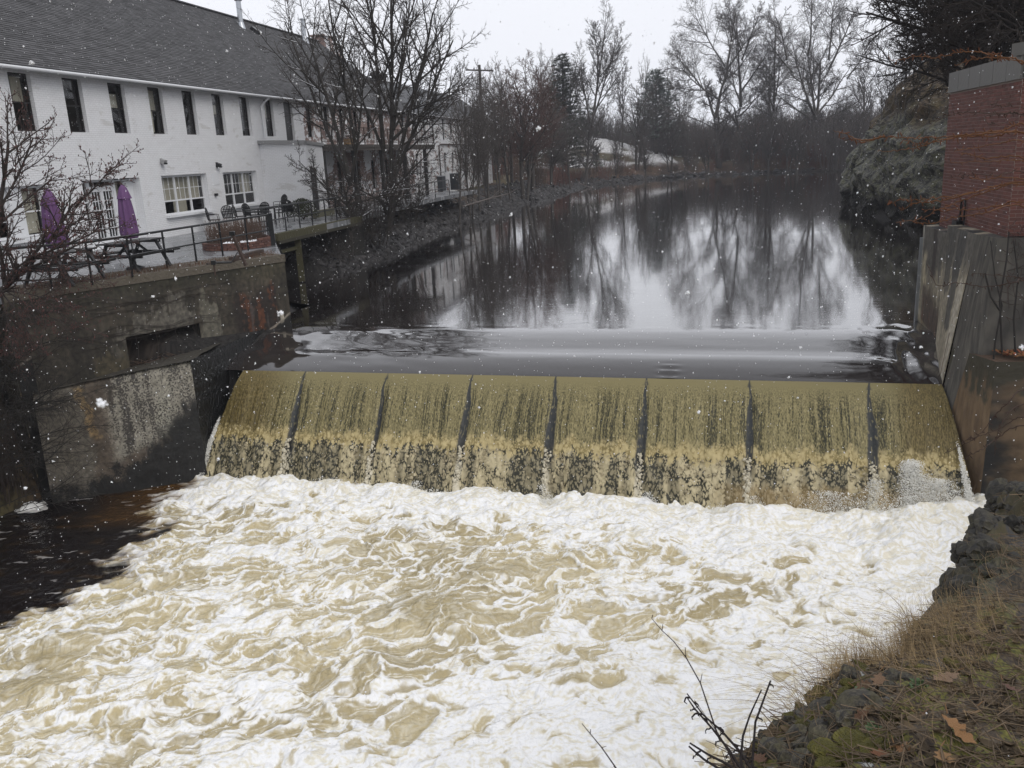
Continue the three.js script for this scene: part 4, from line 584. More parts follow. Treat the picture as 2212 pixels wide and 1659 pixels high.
{
  const mill = thing('white_mill', 'long white painted brick mill with a slate grey shingle roof along the terrace', 'building', [BP[0], 0, BP[1]], BTURN);
  const upS = [-7.58, -5.26, -2.93, -0.57, 1.75, 4.11, 6.43, 8.72, 11.1, 13.53], W = 0.93, H = 1.7, Y0 = 8.75, holes = upS.map((s) => [s - W / 2, s + W / 2, Y0, Y0 + H]);
  holes.push([15.2, 16.2, 8.35, 10.44]);
  const low = [[-6.45, -2.6, 5.6, 7.14, 0.3], [-0.92, 2.3, 4.9, 7.2, 0.42], [3.7, 6.99, 5.68, 7.2], [8.36, 11.46, 5.7, 7.19]];
  const b = new MB(); wallWith(b, -14, 17.4, 4.6, 10.75, [...holes, ...low]); b.build('white_wall', whiteWall, mill);
  const bs = [18.25, 20.6, 22.9, 25.2, 27.5, 29.8, 32.1, 34.6], bh = bs.map((s) => [s - 0.4, s + 0.4, 8.75, 10.42]), bl = [[19.0, 19.9, 5.2, 7.5], [21.5, 22.3, 5.6, 7.4], [24.4, 25.2, 5.6, 7.4], [27.2, 28.0, 5.6, 7.4], [29.9, 30.7, 5.8, 7.4], [33.8, 34.5, 6.1, 7.6]], b2 = new MB(); wallWith(b2, 17.4, 36.6, 4.2, 10.75, [...bh, ...bl]); b2.build('worn_wall', wornWall, mill).userData.label = 'wall of worn pink brick with flaking white paint';
  // shell: gable ends, back wall, floors, rooms kept dark
  const sh = new MB(); sh.quad([-14, 4.6, -13.5], [-14, 4.6, 0], [-14, 10.75, 0], [-14, 10.75, -13.5]); sh.quad([36.6, 4.6, 0], [36.6, 4.6, -13.5], [36.6, 10.75, -13.5], [36.6, 10.75, 0]); sh.quad([36.6, 4.6, -13.5], [-14, 4.6, -13.5], [-14, 10.75, -13.5], [36.6, 10.75, -13.5]); sh.quad([36.6, 10.75, 0], [36.6, 10.75, -13.5], [36.6, 16, -6.75], [36.6, 16, -6.75]); sh.quad([-14, 10.75, -13.5], [-14, 10.75, 0], [-14, 16, -6.75], [-14, 16, -6.75]); sh.build('gable_wall', wornWall, mill);
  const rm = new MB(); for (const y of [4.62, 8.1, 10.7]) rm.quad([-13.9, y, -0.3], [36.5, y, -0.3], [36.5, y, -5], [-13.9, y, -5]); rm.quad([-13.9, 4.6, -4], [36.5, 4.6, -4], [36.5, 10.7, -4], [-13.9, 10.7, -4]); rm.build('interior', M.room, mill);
  // windows
  const cur = [null, null, [[0.5, 0.98, 0.52, 0.95]], null, [[0.45, 0.97, 0.52, 0.8]], [[0.5, 0.97, 0.5, 0.95], [0.5, 0.7, 0.05, 0.5]], [[0.42, 0.62, 0.05, 0.95]], [[0.05, 0.95, 0.5, 0.75]], null, [[0.05, 0.95, 0.52, 0.95]]];
  upS.forEach((s, i) => makeWindow(mill, W, H, { curtain: cur[i] }).position.set(s, Y0 + H / 2, -0.14));
  { const bw = makeWindow(mill, 0.8, 1.67, {}); bw.position.set(bs[0], 9.585, -0.14); for (const s of bs.slice(1)) cloneTo(bw, s, 9.585, -0.14); const lw = makeWindow(mill, 0.8, 1.8, {}); lw.position.set(21.9, 6.5, -0.14); for (const s of [24.8, 27.6]) cloneTo(lw, s, 6.5, -0.14); const l3 = makeWindow(mill, 0.8, 1.6, {}); l3.position.set(30.3, 6.6, -0.14); makeWindow(mill, 0.7, 1.5, {}).position.set(34.15, 6.85, -0.14); }
  const dr = (w, h, x, y, nm = 'door') => { const d = new MB(); d.box(0, 0, -0.16, w, h, 0.06); d.box(0, h * 0.22, -0.125, w * 0.7, h * 0.36, 0.02); d.box(0, -h * 0.25, -0.125, w * 0.7, h * 0.3, 0.02); const o = d.build(nm, M.darkFrame, mill); o.position.set(x, y, 0); const k = new MB(); k.box(w * 0.36, -0.02, -0.1, 0.06, 0.06, 0.08); k.build('handle', M.galv, o); return o; };
  dr(1.0, 2.09, 15.7, 9.395); dr(0.9, 2.3, 19.45, 6.35);
  // lower windows: three lights, glazing bars above, plain sash below
  const top3 = [0, 1, 2].flatMap((i) => [[i / 3 + 0.01, 0.36, (i + 1) / 3 - 0.01, 0.97, 3, 2]]);
  makeWindow(mill, 3.24, 1.5, { cols: 3, rail: 0.36, bars: top3, mat: M.whitePaint, fr: 0.07, curtain: [[0.02, 0.98, 0.37, 0.98], [0.35, 0.65, 0.03, 0.36]], sill: 0.34 }).position.set(5.345, 6.44, -0.16);
  makeWindow(mill, 3.06, 1.47, { cols: 3, rail: 0.36, bars: top3, mat: M.whitePaint, fr: 0.07, curtain: [[0.68, 0.98, 0.37, 0.98], [0.02, 0.1, 0.37, 0.98]], sill: 0.34 }).position.set(9.91, 6.445, -0.16);
  // far left: glazed door bay and a sash window in one opening
  makeWindow(mill, 2.25, 1.52, { cols: 1, rail: 0, bars: [[0.03, 0.03, 0.97, 0.97, 5, 3]], mat: M.whitePaint, fr: 0.08 }).position.set(-5.3, 6.37, -0.2);
  const mull = new MB(); mull.box(-3.88, 6.37, -0.18, 0.56, 1.52, 0.12); mull.box(-2.66, 6.37, -0.18, 0.13, 1.52, 0.12); mull.box(-4.5, 5.55, 0.05, 4.2, 0.1, 0.3); mull.build('window_trim', M.whitePaint, mill);
  makeWindow(mill, 0.86, 1.5, { rail: 0.5, bars: [[0.05, 0.5, 0.95, 0.97, 2, 1]], mat: M.whitePaint, fr: 0.05, curtain: [[0.02, 0.98, 0.45, 0.97], [0.02, 0.98, 0.05, 0.45]] }).position.set(-3.16, 6.37, -0.18);
  // french doors with transom and side lights, set in a white recess
  const fs = new MB(); fs.box(-0.2, 6.05, -0.36, 0.1, 2.3, 0.1); fs.box(1.18, 6.05, -0.36, 0.1, 2.3, 0.1); fs.box(0.49, 6.93, -0.36, 1.28, 0.07, 0.09); fs.box(0.49, 7.16, -0.36, 1.28, 0.08, 0.09); fs.box(-0.58, 5.25, -0.36, 0.66, 0.7, 0.08); fs.box(1.76, 5.25, -0.36, 1.06, 0.7, 0.08); fs.box(0.49, 4.96, -0.3, 1.28, 0.12, 0.2); fs.build('door_frame', M.whitePaint, mill);
  makeWindow(mill, 1.26, 0.18, { rail: 0, bars: [[0, 0, 1, 1, 4, 1]], mat: M.whitePaint, fr: 0.02 }).position.set(0.49, 7.045, -0.35);
  makeWindow(mill, 0.66, 1.54, { rail: 0.55, mat: M.whitePaint, fr: 0.05, curtain: [[0.02, 0.6, 0.02, 0.98]] }).position.set(-0.58, 6.38, -0.34);
  makeWindow(mill, 0.5, 1.54, { rail: 0.55, mat: M.whitePaint, fr: 0.04, curtain: [[0.02, 0.98, 0.02, 0.98]] }).position.set(1.5, 6.38, -0.34); const jb = new MB(); jb.box(2.03, 6.38, -0.36, 0.54, 1.54, 0.07); jb.build('window_trim', M.whitePaint, mill);
  for (const x of [0.17, 0.81]) { const d = new MB(); d.box(-0.275, 0, 0, 0.08, 1.86, 0.05); d.box(0.275, 0, 0, 0.08, 1.86, 0.05); d.box(0, 0.88, 0, 0.47, 0.1, 0.048); d.box(0, -0.84, 0, 0.47, 0.18, 0.048); const o = d.build('french_door', M.whitePaint, mill); o.position.set(x, 5.96, -0.36); const g = new MB(); g.quad([-0.24, -0.76, -0.01], [0.24, -0.76, -0.01], [0.24, 0.84, -0.01], [-0.24, 0.84, -0.01]); g.build('pane', M.glass, o); for (const q of [-0.08, 0.08]) { const k = new MB(); k.box(q, 0.04, 0.005, 0.03, 1.56, 0.02); k.build('glazing_bar', M.whitePaint, o); } for (let i = 1; i < 5; i++) { const k = new MB(); k.box(0, -0.75 + 1.58 * i / 5, 0.006, 0.46, 0.03, 0.019); k.build('glazing_bar', M.whitePaint, o); } }
  // roof: courses of shingles on a deck
  const eave = [0.38, 10.60], ridge = [-6.75, 16.0], sl = Math.hypot(ridge[0] - eave[0], ridge[1] - eave[1]), dz = (ridge[0] - eave[0]) / sl, dy = (ridge[1] - eave[1]) / sl, rt = RNG(12), sg = new MB(); sg.color([1, 1, 1]);
  const R = (s, l, o) => [s, eave[1] + dy * l - dz * o, eave[0] + dz * l + dy * o];
  const ex = 0.137, nC = Math.floor(sl / ex);
  for (let k = 0; k < nC; k++) { let s = -16 + rt() * 0.3; while (s < 36.9) { const w = 0.24 + 0.2 * rt(), e = Math.min(36.9, s + w), v = 0.066 * (0.62 + 0.7 * rt()), th = 0.014 + 0.010 * rt(), l0 = k * ex - 0.012 * rt(), l1 = (k + 1) * ex + 0.01; sg.color([v * 1.0, v * 0.985, v * 1.03]); sg.quad(R(s, l0, th + 0.004), R(e, l0, th + 0.004), R(e, l1, 0.006), R(s, l1, 0.006)); sg.quad(R(s, l0, -0.002), R(e, l0, -0.002), R(e, l0, th + 0.004), R(s, l0, th + 0.004)); s = e; } }
  const roof = new MB(); roof.quad(R(-16, 0, -0.01), R(36.9, 0, -0.01), R(36.9, sl, -0.01), R(-16, sl, -0.01)); roof.quad([36.9, 10.6, -13.9], [-16, 10.6, -13.9], [-16, 16, -6.75], [36.9, 16, -6.75]); roof.quad([-16, 10.5, 0.36], [36.9, 10.5, 0.36], [36.9, 10.6, 0.38], [-16, 10.6, 0.38]); const rf = roof.build('roof', std({ color: rgb(0.05, 0.05, 0.053), roughness: 0.9 }), mill);
  sg.build('shingles', std({ color: 0xffffff, vertexColors: true, roughness: 0.85, bumpMap: fineBump, bumpScale: 0.003 }), rf, 'stuff');
  const rd = new MB(); rd.bar([-16, 16.03, -6.75], [36.9, 16.03, -6.75], 0.28, 0.07); rd.build('ridge_cap', std({ color: rgb(0.055, 0.055, 0.06), roughness: 0.85 }), rf);
  const ev = new MB(); ev.quad([-16, 10.52, 0.34], [-16, 10.52, 0], [36.9, 10.52, 0], [36.9, 10.52, 0.34]); ev.build('eave_soffit', std({ color: rgb(0.42, 0.42, 0.43), roughness: 0.7 }), mill);
  const gu = new MB(); gu.tube([[-16, 10.52, 0.44], [12, 10.52, 0.44], [36.9, 10.52, 0.44]], [0.055, 0.055, 0.055], 8); gu.build('gutter', std({ color: rgb(0.62, 0.63, 0.65), roughness: 0.4 }), mill);
  const dp = new MB(); dp.tube([[12.85, 10.5, 0.42], [12.75, 10.3, 0.2], [12.6, 10.1, 0.09], [12.6, 8.7, 0.09]], [0.05, 0.05, 0.05, 0.05], 8); dp.build('downspout', M.whitePaint, mill);
  // flues and stacks on the roof
  for (const [s, z, top, base] of [[23.4, -5.9, 16.75, 15.1], [33.4, -6.3, 17.0, 15.5]]) { const f = new MB(); f.cyl(s, base, top, z, 0.15, 0.15, 14); f.lathe([[0.15, top - 0.02], [0.22, top], [0.22, top + 0.1], [0.02, top + 0.13]], 14, s, z); const o = f.build('flue', M.galv, rf); const c = new MB(); c.lathe([[0.32, base - 0.15], [0.17, base + 0.45], [0.155, base + 0.47]], 14, s, z); c.build('flashing', M.galv, rf); }
  const vt = new MB(); vt.box(24.6, 15.2, -5.6, 0.6, 0.3, 0.5, 0, 0.64); vt.build('roof_vent', M.black, rf);
  for (const [s0, s1, z0, z1, y1] of [[36.7, 38.3, -7.2, -6.2, 16.35], [38.8, 40.8, -7.6, -6.4, 16.0]]) { const c = new MB(); c.box((s0 + s1) / 2, (y1 + 11) / 2, (z0 + z1) / 2, s1 - s0, y1 - 11, z1 - z0); c.box((s0 + s1) / 2, y1 + 0.06, (z0 + z1) / 2, s1 - s0 + 0.16, 0.12, z1 - z0 + 0.16); c.build('chimney', wornWall, mill); }
  // wall lights
  for (const [s, y, dark] of [[3.85, 7.72, 0], [7.95, 7.5, 1]]) { const l = new MB(); l.box(0, 0, 0.1, 0.2, 0.16, 0.16, 0, 0.4); l.box(0, 0.02, 0.015, 0.14, 0.22, 0.03); const o = l.build('wall_light', dark ? M.black : std({ color: rgb(0.3, 0.3, 0.3), roughness: 0.5 }), mill); o.position.set(s, y, 0); const g = new MB(); g.box(0, -0.06, 0.17, 0.16, 0.06, 0.08, 0, 0.4); g.build('lens', M.darkGlass, o); }
  const vb = new MB(); vb.box(7.72, 6.95, -0.0, 0.5, 0.5, 0.03); vb.build('wall_panel', M.whitePaint, mill); const sp = new MB(); sp.box(7.5, 6.3, 0.05, 0.14, 0.1, 0.12); sp.build('tap', M.black, mill);
  const st = new MB(); st.box(12.15, 5.9, 0.012, 0.3, 1.6, 0.02); 
  // loudspeakers like horns at the eave
  const hornM = std({ color: rgb(0.45, 0.46, 0.48), roughness: 0.4 }); for (const [s, tilt] of [[16.9, 0.5], [18.6, -0.7]]) { const h = new MB(); h.lathe([[0.05, 0], [0.1, 0.25], [0.32, 0.75], [0.3, 0.75], [0.08, 0.25]], 4); const o = h.build('floodlight', hornM, mill); o.position.set(s, 10.55, 0.75); o.rotation.set(0.5, 0.4, tilt); }
}
// ---------- white extension with a black door, balcony above the path ----------
{
  const ex = thing('white_extension', 'white painted brick block with a black door joined to the mill behind the railing', 'building', [BP[0], 0, BP[1]], BTURN);
  const b = new MB(); b.quad([12.1, 4.6, 0], [12.0, 4.6, 2.34], [12.0, 8.42, 2.34], [12.1, 8.55, 0]); b.u = b.u; b.build('front_wall', whiteWall, ex);
  const c = new MB(); const Z = 2.36; wallWith(c, 12.0, 14.0, 4.6, 8.3, [[12.25, 13.05, 5.15, 7.2]], 0.12); const wm = c.build('river_wall', whiteWall, ex); wm.position.z = Z - 0.02;
  const d = new MB(); d.box(12.65, 6.175, Z - 0.11, 0.8, 2.05, 0.06); const dd = d.build('door', M.darkFrame, ex); const k = new MB(); k.box(12.95, 6.1, Z - 0.05, 0.05, 0.05, 0.08); k.build('handle', M.galv, dd);
  const r = new MB(); r.quad([12.0, 8.42, 2.36], [14.0, 8.3, 2.36], [14.0, 8.45, 0], [12.1, 8.55, 0]); r.build('roof', std({ color: rgb(0.2, 0.2, 0.2), roughness: 0.8 }), ex); const f = new MB(); f.bar([12.0, 8.47, 0], [11.96, 8.36, 2.38], 0.14, 0.16); f.bar([11.98, 8.36, 2.38], [14.0, 8.25, 2.38], 0.1, 0.14); f.build('roof_edge', std({ color: rgb(0.25, 0.25, 0.25), roughness: 0.6 }), ex);
  const e = new MB(); e.quad([14.0, 4.6, 2.34], [14.0, 4.6, 0], [14.0, 8.3, 0], [14.0, 8.3, 2.34]); e.build('back_wall', whiteWall, ex); const g = new MB(); g.box(13.0, 4.95, 2.5, 2.0, 0.5, 0.3); g.build('plinth', std({ color: rgb(0.13, 0.125, 0.08), roughness: 0.85 }), ex);
  const bal = thing('balcony', 'rusty iron balcony with a barred railing along the upper brick wall', 'balcony', [BP[0], 0, BP[1]], BTURN); const fl = new MB(); fl.box(24.0, 8.18, 1.2, 20, 0.16, 2.4); fl.box(24.0, 8.05, 2.3, 20, 0.2, 0.14); fl.build('deck', std({ color: rgb(0.05, 0.042, 0.036), roughness: 0.8 }), bal);
  const rl = new MB(); rl.rod([14, 9.15, 2.35], [34, 9.15, 2.35], 0.022, 6); rl.rod([14, 8.38, 2.35], [34, 8.38, 2.35], 0.018, 6); rl.build('rail', M.rust, bal);
  for (let s = 14; s <= 34; s += 2.0) { const p = new MB(); p.box(s, 8.72, 2.35, 0.045, 0.95, 0.045); p.build('post', M.rust, bal); } const bg = new THREE.BoxGeometry(0.018, 0.78, 0.018); for (let s = 14.16; s < 34; s += 0.16) { const q = part('baluster', bg, M.rust, bal); q.position.set(s, 8.76, 2.35); }
  for (const s of [14.3, 18.5, 23, 27.5, 32]) { const p = new MB(); p.box(s, 6.3, 2.2, 0.2, 3.4, 0.2); p.build('support_post', std({ color: rgb(0.018, 0.016, 0.015), roughness: 0.7 }), bal); }
  const bx = thing('planter_box', 'small tan box on the balcony edge above the white extension', 'box', bld(18.6, 8.26, 2.0), BTURN); const q = new MB(); q.box(0, 0.15, 0, 1.0, 0.3, 0.3); q.build('box', std({ color: rgb(0.3, 0.19, 0.09), roughness: 0.8 }), bx); const q2 = new MB(); q2.box(0, 0.31, 0, 0.9, 0.04, 0.2); q2.build('soil', std({ color: rgb(0.03, 0.02, 0.015), roughness: 0.9 }), bx);
}
// ---------- second mill building beyond, same wall line, lower roof ----------
{
  const m = thing('far_mill', 'long pale mill building with narrow windows beyond the balcony, half hidden by bank trees', 'building', [BP[0], 0, BP[1]], BTURN);
  const us = [37.5, 39.9, 42.3, 45.5, 48, 50.6, 53.1, 55.4, 57.8, 60.2], ls = [36.9 + 0.4, 40.1, 45.4, 47.95, 50.5, 53, 55.4, 57.9, 60.3], holes = [...us.map((s) => [s - 0.34, s + 0.34, 8.76, 10.44]), ...ls.map((s) => [s - 0.3, s + 0.3, 6.1, 7.55])], b = new MB(); wallWith(b, 36.6, 64, 4, 10.7, holes, 0.2); b.build('wall', greyWall, m);
  const w = makeWindow(m, 0.68, 1.68, {}); w.position.set(us[0], 9.6, -0.1); us.slice(1).forEach((s) => cloneTo(w, s, 9.6, -0.1)); const l = makeWindow(m, 0.6, 1.45, {}); l.position.set(ls[0], 6.825, -0.1); ls.slice(1).forEach((s) => cloneTo(l, s, 6.825, -0.1));
  const arch = new MB(); for (let i = 0; i < 9; i++) { const q = (a) => [0.36 * Math.cos(a), 0.22 * Math.sin(a)]; const [x0, y0] = q(i / 9 * Math.PI), [x1, y1] = q((i + 1) / 9 * Math.PI); arch.quad([x0 * 0.82, y0 * 0.8, 0.02], [x0, y0, 0.02], [x1, y1, 0.02], [x1 * 0.82, y1 * 0.8, 0.02]); } const ag = arch.geo(), am = std({ color: rgb(0.3, 0.26, 0.24), roughness: 0.8 }); ls.forEach((s) => { const o = part('window_arch', ag, am, m); o.position.set(s, 7.55, 0); });
  const fill = new MB(); for (const s of ls) for (let i = 0; i < 8; i++) { const a = i / 8 * Math.PI, c = (i + 1) / 8 * Math.PI; fill.quad([s, 7.55, 0.012], [s + 0.3 * Math.cos(a), 7.55 + 0.18 * Math.sin(a), 0.012], [s + 0.3 * Math.cos(c), 7.55 + 0.18 * Math.sin(c), 0.012], [s, 7.55, 0.012]); } fill.build('arch_light', M.darkGlass, m);
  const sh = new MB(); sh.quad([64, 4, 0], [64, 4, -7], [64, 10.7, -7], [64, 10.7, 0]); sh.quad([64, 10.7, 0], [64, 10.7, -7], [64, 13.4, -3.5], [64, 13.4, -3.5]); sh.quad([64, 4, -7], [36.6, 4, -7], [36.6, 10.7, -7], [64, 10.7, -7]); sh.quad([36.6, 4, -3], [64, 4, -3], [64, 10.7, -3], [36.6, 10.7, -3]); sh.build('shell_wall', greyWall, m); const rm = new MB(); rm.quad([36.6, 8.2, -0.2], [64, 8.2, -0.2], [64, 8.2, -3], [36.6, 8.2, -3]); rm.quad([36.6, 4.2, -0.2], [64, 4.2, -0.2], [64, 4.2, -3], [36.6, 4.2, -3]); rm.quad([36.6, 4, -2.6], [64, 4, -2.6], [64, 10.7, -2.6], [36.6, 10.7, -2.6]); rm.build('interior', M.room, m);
  const rg = sheet(120, 22, (u, v) => { const s = lerp(36.6, 64.3, u), l = v; return [s, lerp(10.6, 13.4, l) + 0.012 * ((l * 22) % 1), lerp(0.35, -3.5, l)]; }, (u, v) => [u * 27, v * 4.6]); const rfm = std({ color: rgb(0.095, 0.098, 0.105), roughness: 0.85, bumpMap: brickBump, bumpScale: 0.02 }); const rf = part('roof', rg, rfm, m); const r2 = new MB(); r2.quad([64.3, 10.6, -7.3], [36.6, 10.6, -7.3], [36.6, 13.4, -3.5], [64.3, 13.4, -3.5]); r2.build('rear_slope', rfm, rf);
  for (const s of [38.6, 40.4]) { const v = new MB(); v.lathe([[0.28, 13.1], [0.28, 13.5], [0.42, 13.55], [0.36, 13.75], [0.05, 13.9]], 12, s, -3.2); v.build('roof_vent', std({ color: rgb(0.03, 0.025, 0.025), roughness: 0.6 }), rf); }
  const gu = new MB(); gu.rod([36.6, 10.52, 0.42], [64.3, 10.52, 0.42], 0.06, 6); gu.build('gutter', std({ color: rgb(0.4, 0.4, 0.42), roughness: 0.5 }), m); const pi = new MB(); pi.tube([[43.4, 4.5, 0.1], [43.4, 8.3, 0.1], [44, 8.4, 0.1], [55, 8.35, 0.1]], [0.05, 0.05, 0.05, 0.05], 6); pi.build('pipe', M.rust, m);
  const sn = new MB(); sn.quad([48, 10.95, 0.05], [62, 10.95, 0.05], [61, 11.6, -0.9], [50, 11.4, -0.6]);
}
// ---------- trees ----------
const barkTex = tex(256, 256, (u, v) => { const a = tile(u * 2, v, 20, 3), b = tile(u, v, 8, 2); return mix3([0.45, 0.44, 0.43], [1, 1, 1], clamp(0.5 + a + b)); });
const bark = (r, g, b) => std({ color: rgb(r, g, b), map: barkTex, roughness: 0.9 });
const twigM = (r, g, b) => std({ color: rgb(r, g, b), roughness: 0.9 });
// grows limbs from a list of first stems; levels: how each order of branch behaves
function grow(seed, stems, lv, opt = {}) {
  const r = RNG(seed), T = new MB(), C = new MB(), tips = [];
  function limb(p, d, L, rad0, k) {
    const o = lv[k], n = o.seg, pts = [p], rs = [rad0], dirs = [d]; let x = [...p], q = [...d];
    const rEnd = rad0 * (o.taper ?? 0.35);
    for (let i = 1; i <= n; i++) {
      const g = o.gnarl; q = [q[0] + (r() - 0.5) * g, q[1] + (r() - 0.5) * g + (o.up ?? 0) / n, q[2] + (r() - 0.5) * g]; const l = Math.hypot(...q); q = q.map((a) => a / l);
      x = [x[0] + q[0] * L / n, x[1] + q[1] * L / n, x[2] + q[2] * L / n]; pts.push(x); rs.push(lerp(rad0, rEnd, i / n)); dirs.push(q);
    }
    (k < (opt.trunkLevels ?? 2) ? T : C).tube(pts, rs, o.sides, false); if (opt.snow && k > 0 && k < 3 && Math.abs(q[1]) < 0.5 && r() < opt.snow[1]) opt.snow[0].tube(pts.map((a, i) => [a[0], a[1] + rs[i] * 0.75, a[2]]), rs.map((a) => Math.max(0.006, a * 0.6)), 4, false); if (opt.record && k >= lv.length - 2) for (let i = 1; i <= n; i++) opt.record.push([pts[i], dirs[i]]);
    if (k + 1 >= lv.length) { tips.push([x, q]); return; }
    const c = lv[k + 1], m = Math.max(1, Math.round(c.n * (0.7 + 0.6 * r()) * (opt.prop ? L / opt.prop[k] : 1)));
    for (let i = 0; i < m; i++) {
      const t = i === m - 1 && c.lead ? 1 : lerp(c.from ?? 0.3, 1, (i + r() * 0.8) / m), f = t * n, j = Math.min(n - 1, Math.floor(f)), e = f - j;
      const s = [0, 1, 2].map((a) => lerp(pts[j][a], pts[j + 1][a], e)), D = dirs[Math.min(n, j + 1)], az = (i * 2.4 + r() * 1.5), sp = c.spread * (0.7 + 0.6 * r()) * (t > 0.97 ? 0.5 : 1);
      let ux = Math.abs(D[1]) < 0.9 ? -D[2] : 1, uy = 0, uz = Math.abs(D[1]) < 0.9 ? D[0] : 0; const dt = ux * D[0] + uz * D[2]; ux -= dt * D[0]; uy -= dt * D[1]; uz -= dt * D[2]; const ul = Math.hypot(ux, uy, uz); ux /= ul; uy /= ul; uz /= ul;
      const vx = D[1] * uz - D[2] * uy, vy = D[2] * ux - D[0] * uz, vz = D[0] * uy - D[1] * ux, ca = Math.cos(az), sa = Math.sin(az), ss = Math.sin(sp), cs = Math.cos(sp);
      const nd = [D[0] * cs + (ux * ca + vx * sa) * ss, D[1] * cs + (uy * ca + vy * sa) * ss, D[2] * cs + (uz * ca + vz * sa) * ss];
      const len = L * c.len * (0.65 + 0.6 * r()) * (1 - (c.fall ?? 0.45) * t), rr = Math.max(c.min ?? 0.004, Math.min(lerp(rad0, rEnd, t) * 0.8, rad0 * c.rad));
      limb(s, nd, len, rr, k + 1);
    }
  }
  for (const s of stems) limb(s[0], s[1], s[2], s[3], 0);
  return { trunk: T.geo(), crown: C.geo(), tips };
}
function treeThing(name, label, cat, pos, g, tm, cm, group, turn = 0) {
  const o = thing(name, label, cat, pos, turn, group); o.userData.stem = name; part('trunk', g.trunk, tm, o); part('crown', g.crown, cm, o); return o;
}
const at = (u, v, z) => atZ(u, v, z);
const U = (x, y, z) => { const l = Math.hypot(x, y, z); return [x / l, y / l, z / l]; };
// the two many stemmed trees on the near left bank
{
  const lv = (w) => [{ seg: 9, gnarl: 0.10, taper: 0.3, sides: 8, up: 0.12 }, { n: 9, seg: 7, gnarl: 0.16, taper: 0.3, sides: 6, spread: 0.62, len: 0.55, rad: 0.5, from: 0.22, up: 0.35, fall: 0.5 }, { n: 7, seg: 5, gnarl: 0.22, taper: 0.35, sides: 4, spread: 0.7, len: 0.45, rad: 0.5, from: 0.15, up: 0.2, min: 0.012 }, { n: 5, seg: 4, gnarl: 0.3, taper: 0.5, sides: 3, spread: 0.7, len: 0.5, rad: 0.6, from: 0.1, up: 0.12, min: 0.008 }, { n: 4, seg: 2, gnarl: 0.4, taper: 0.6, sides: 3, spread: 0.75, len: 0.5, rad: 0.7, from: 0.1, min: 0.0052 }];
  const bk = bark(0.05, 0.044, 0.038), tw = twigM(0.05, 0.042, 0.037);
  const z1 = -40.5, b1 = at(757, 545, z1), P1 = (u, v, z = z1) => { const q = at(u, v, z); return [q[0] - b1[0], q[1] - b1[1], q[2] - b1[2]]; };
  const go = (p, q) => U(q[0] - p[0], q[1] - p[1], q[2] - p[2]), far = (p, q) => Math.hypot(q[0] - p[0], q[1] - p[1], q[2] - p[2]);
  const stem = (a, c, r) => [a, go(a, c), far(a, c), r];
  const o0 = [0, 0, 0], m1 = P1(757, 400), m2 = P1(770, 330);
  const sn1 = new MB(), sn2 = new MB();
  const g1 = grow(101, [[o0, go(o0, m1), far(o0, m1), 0.16], stem(m1, P1(690, 60), 0.11), stem(m1, P1(600, 60, -42), 0.085), stem(m2, P1(725, -20, -39), 0.09), stem(m1, P1(790, 120, -38), 0.08), stem(P1(757, 470), P1(690, 390, -38.5), 0.05), stem(P1(757, 450), P1(640, 350, -40), 0.045), stem(P1(757, 440), P1(880, 420, -40), 0.05)], lv(), { snow: [sn1, 0.3] });
  treeThing('bare_tree', 'bare tree with a leaning trunk in front of the white extension and balcony', 'tree', b1, g1, bk, tw); sn1.build('snow', M.snow, scene.children.at(-1), 'stuff');
  const z2 = -43.5, b2 = at(838, 505, z2), P2 = (u, v, z = z2) => { const q = at(u, v, z); return [q[0] - b2[0], q[1] - b2[1], q[2] - b2[2]]; };
  const c1 = P2(845, 400), c2 = P2(830, 330);
  const g2 = grow(102, [[o0, go(o0, c1), far(o0, c1), 0.22], stem(c1, P2(850, -60), 0.13), stem(c1, P2(920, 20, -42), 0.12), stem(c1, P2(985, 90, -44), 0.11), stem(P2(850, 300), P2(1000, 160, -45), 0.08), stem(c2, P2(790, -40, -42), 0.11), stem(c2, P2(720, 60, -44), 0.08), stem(P2(850, 280), P2(890, 0, -46), 0.09), stem(P2(850, 250), P2(960, 215, -42), 0.06), stem(P2(840, 420), P2(930, 330, -41), 0.055), stem(P2(840, 440), P2(740, 400, -42), 0.05), stem(P2(840, 400), P2(900, 385, -41), 0.045), stem(P2(835, 460), P2(900, 450, -43), 0.04)], lv(), { snow: [sn2, 0.3] });
  treeThing('bare_tree', 'big spreading bare tree with many stems on the bank before the far mill', 'tree', b2, g2, bk, tw); sn2.build('snow', M.snow, scene.children.at(-1), 'stuff');
  // thin sprouts round their feet
  const lv2 = [{ seg: 6, gnarl: 0.2, taper: 0.3, sides: 4, up: 0.3 }, { n: 9, seg: 4, gnarl: 0.35, taper: 0.5, sides: 3, spread: 0.8, len: 0.4, rad: 0.6, from: 0.15, min: 0.009, up: 0.2 }, { n: 5, seg: 2, gnarl: 0.4, taper: 0.6, sides: 3, spread: 0.8, len: 0.5, rad: 0.7, from: 0.2, min: 0.007 }];
  const sp = []; const rr = RNG(9); for (let i = 0; i < 13; i++) { const a = rr() * 6.28, l = 0.25 + 0.4 * rr(); sp.push([[Math.cos(a) * 0.5 * rr(), -0.2, Math.sin(a) * 0.5 * rr()], U(Math.cos(a) * l, 1, Math.sin(a) * l), 1.6 + 2.2 * rr(), 0.025]); }
  const gs = grow(55, sp, lv2, { trunkLevels: 1 }), sh = treeThing('shrub', 'tangled bare shrub at the foot of the big spreading tree', 'shrub', at(820, 520, -42), gs, bk, tw);
  copyOf(sh, 'tangled bare shrub at the end of the footbridge railing', at(785, 512, -41.2), 1.3, 0.8); copyOf(sh, 'bare shrub between the big spreading tree and the grassy bank', at(885, 470, -46), 2.4, 1.0); copyOf(sh, 'low bare shrub at the waterline under the leaning tree', at(742, 575, -38.6), 0.4, 0.75);
}
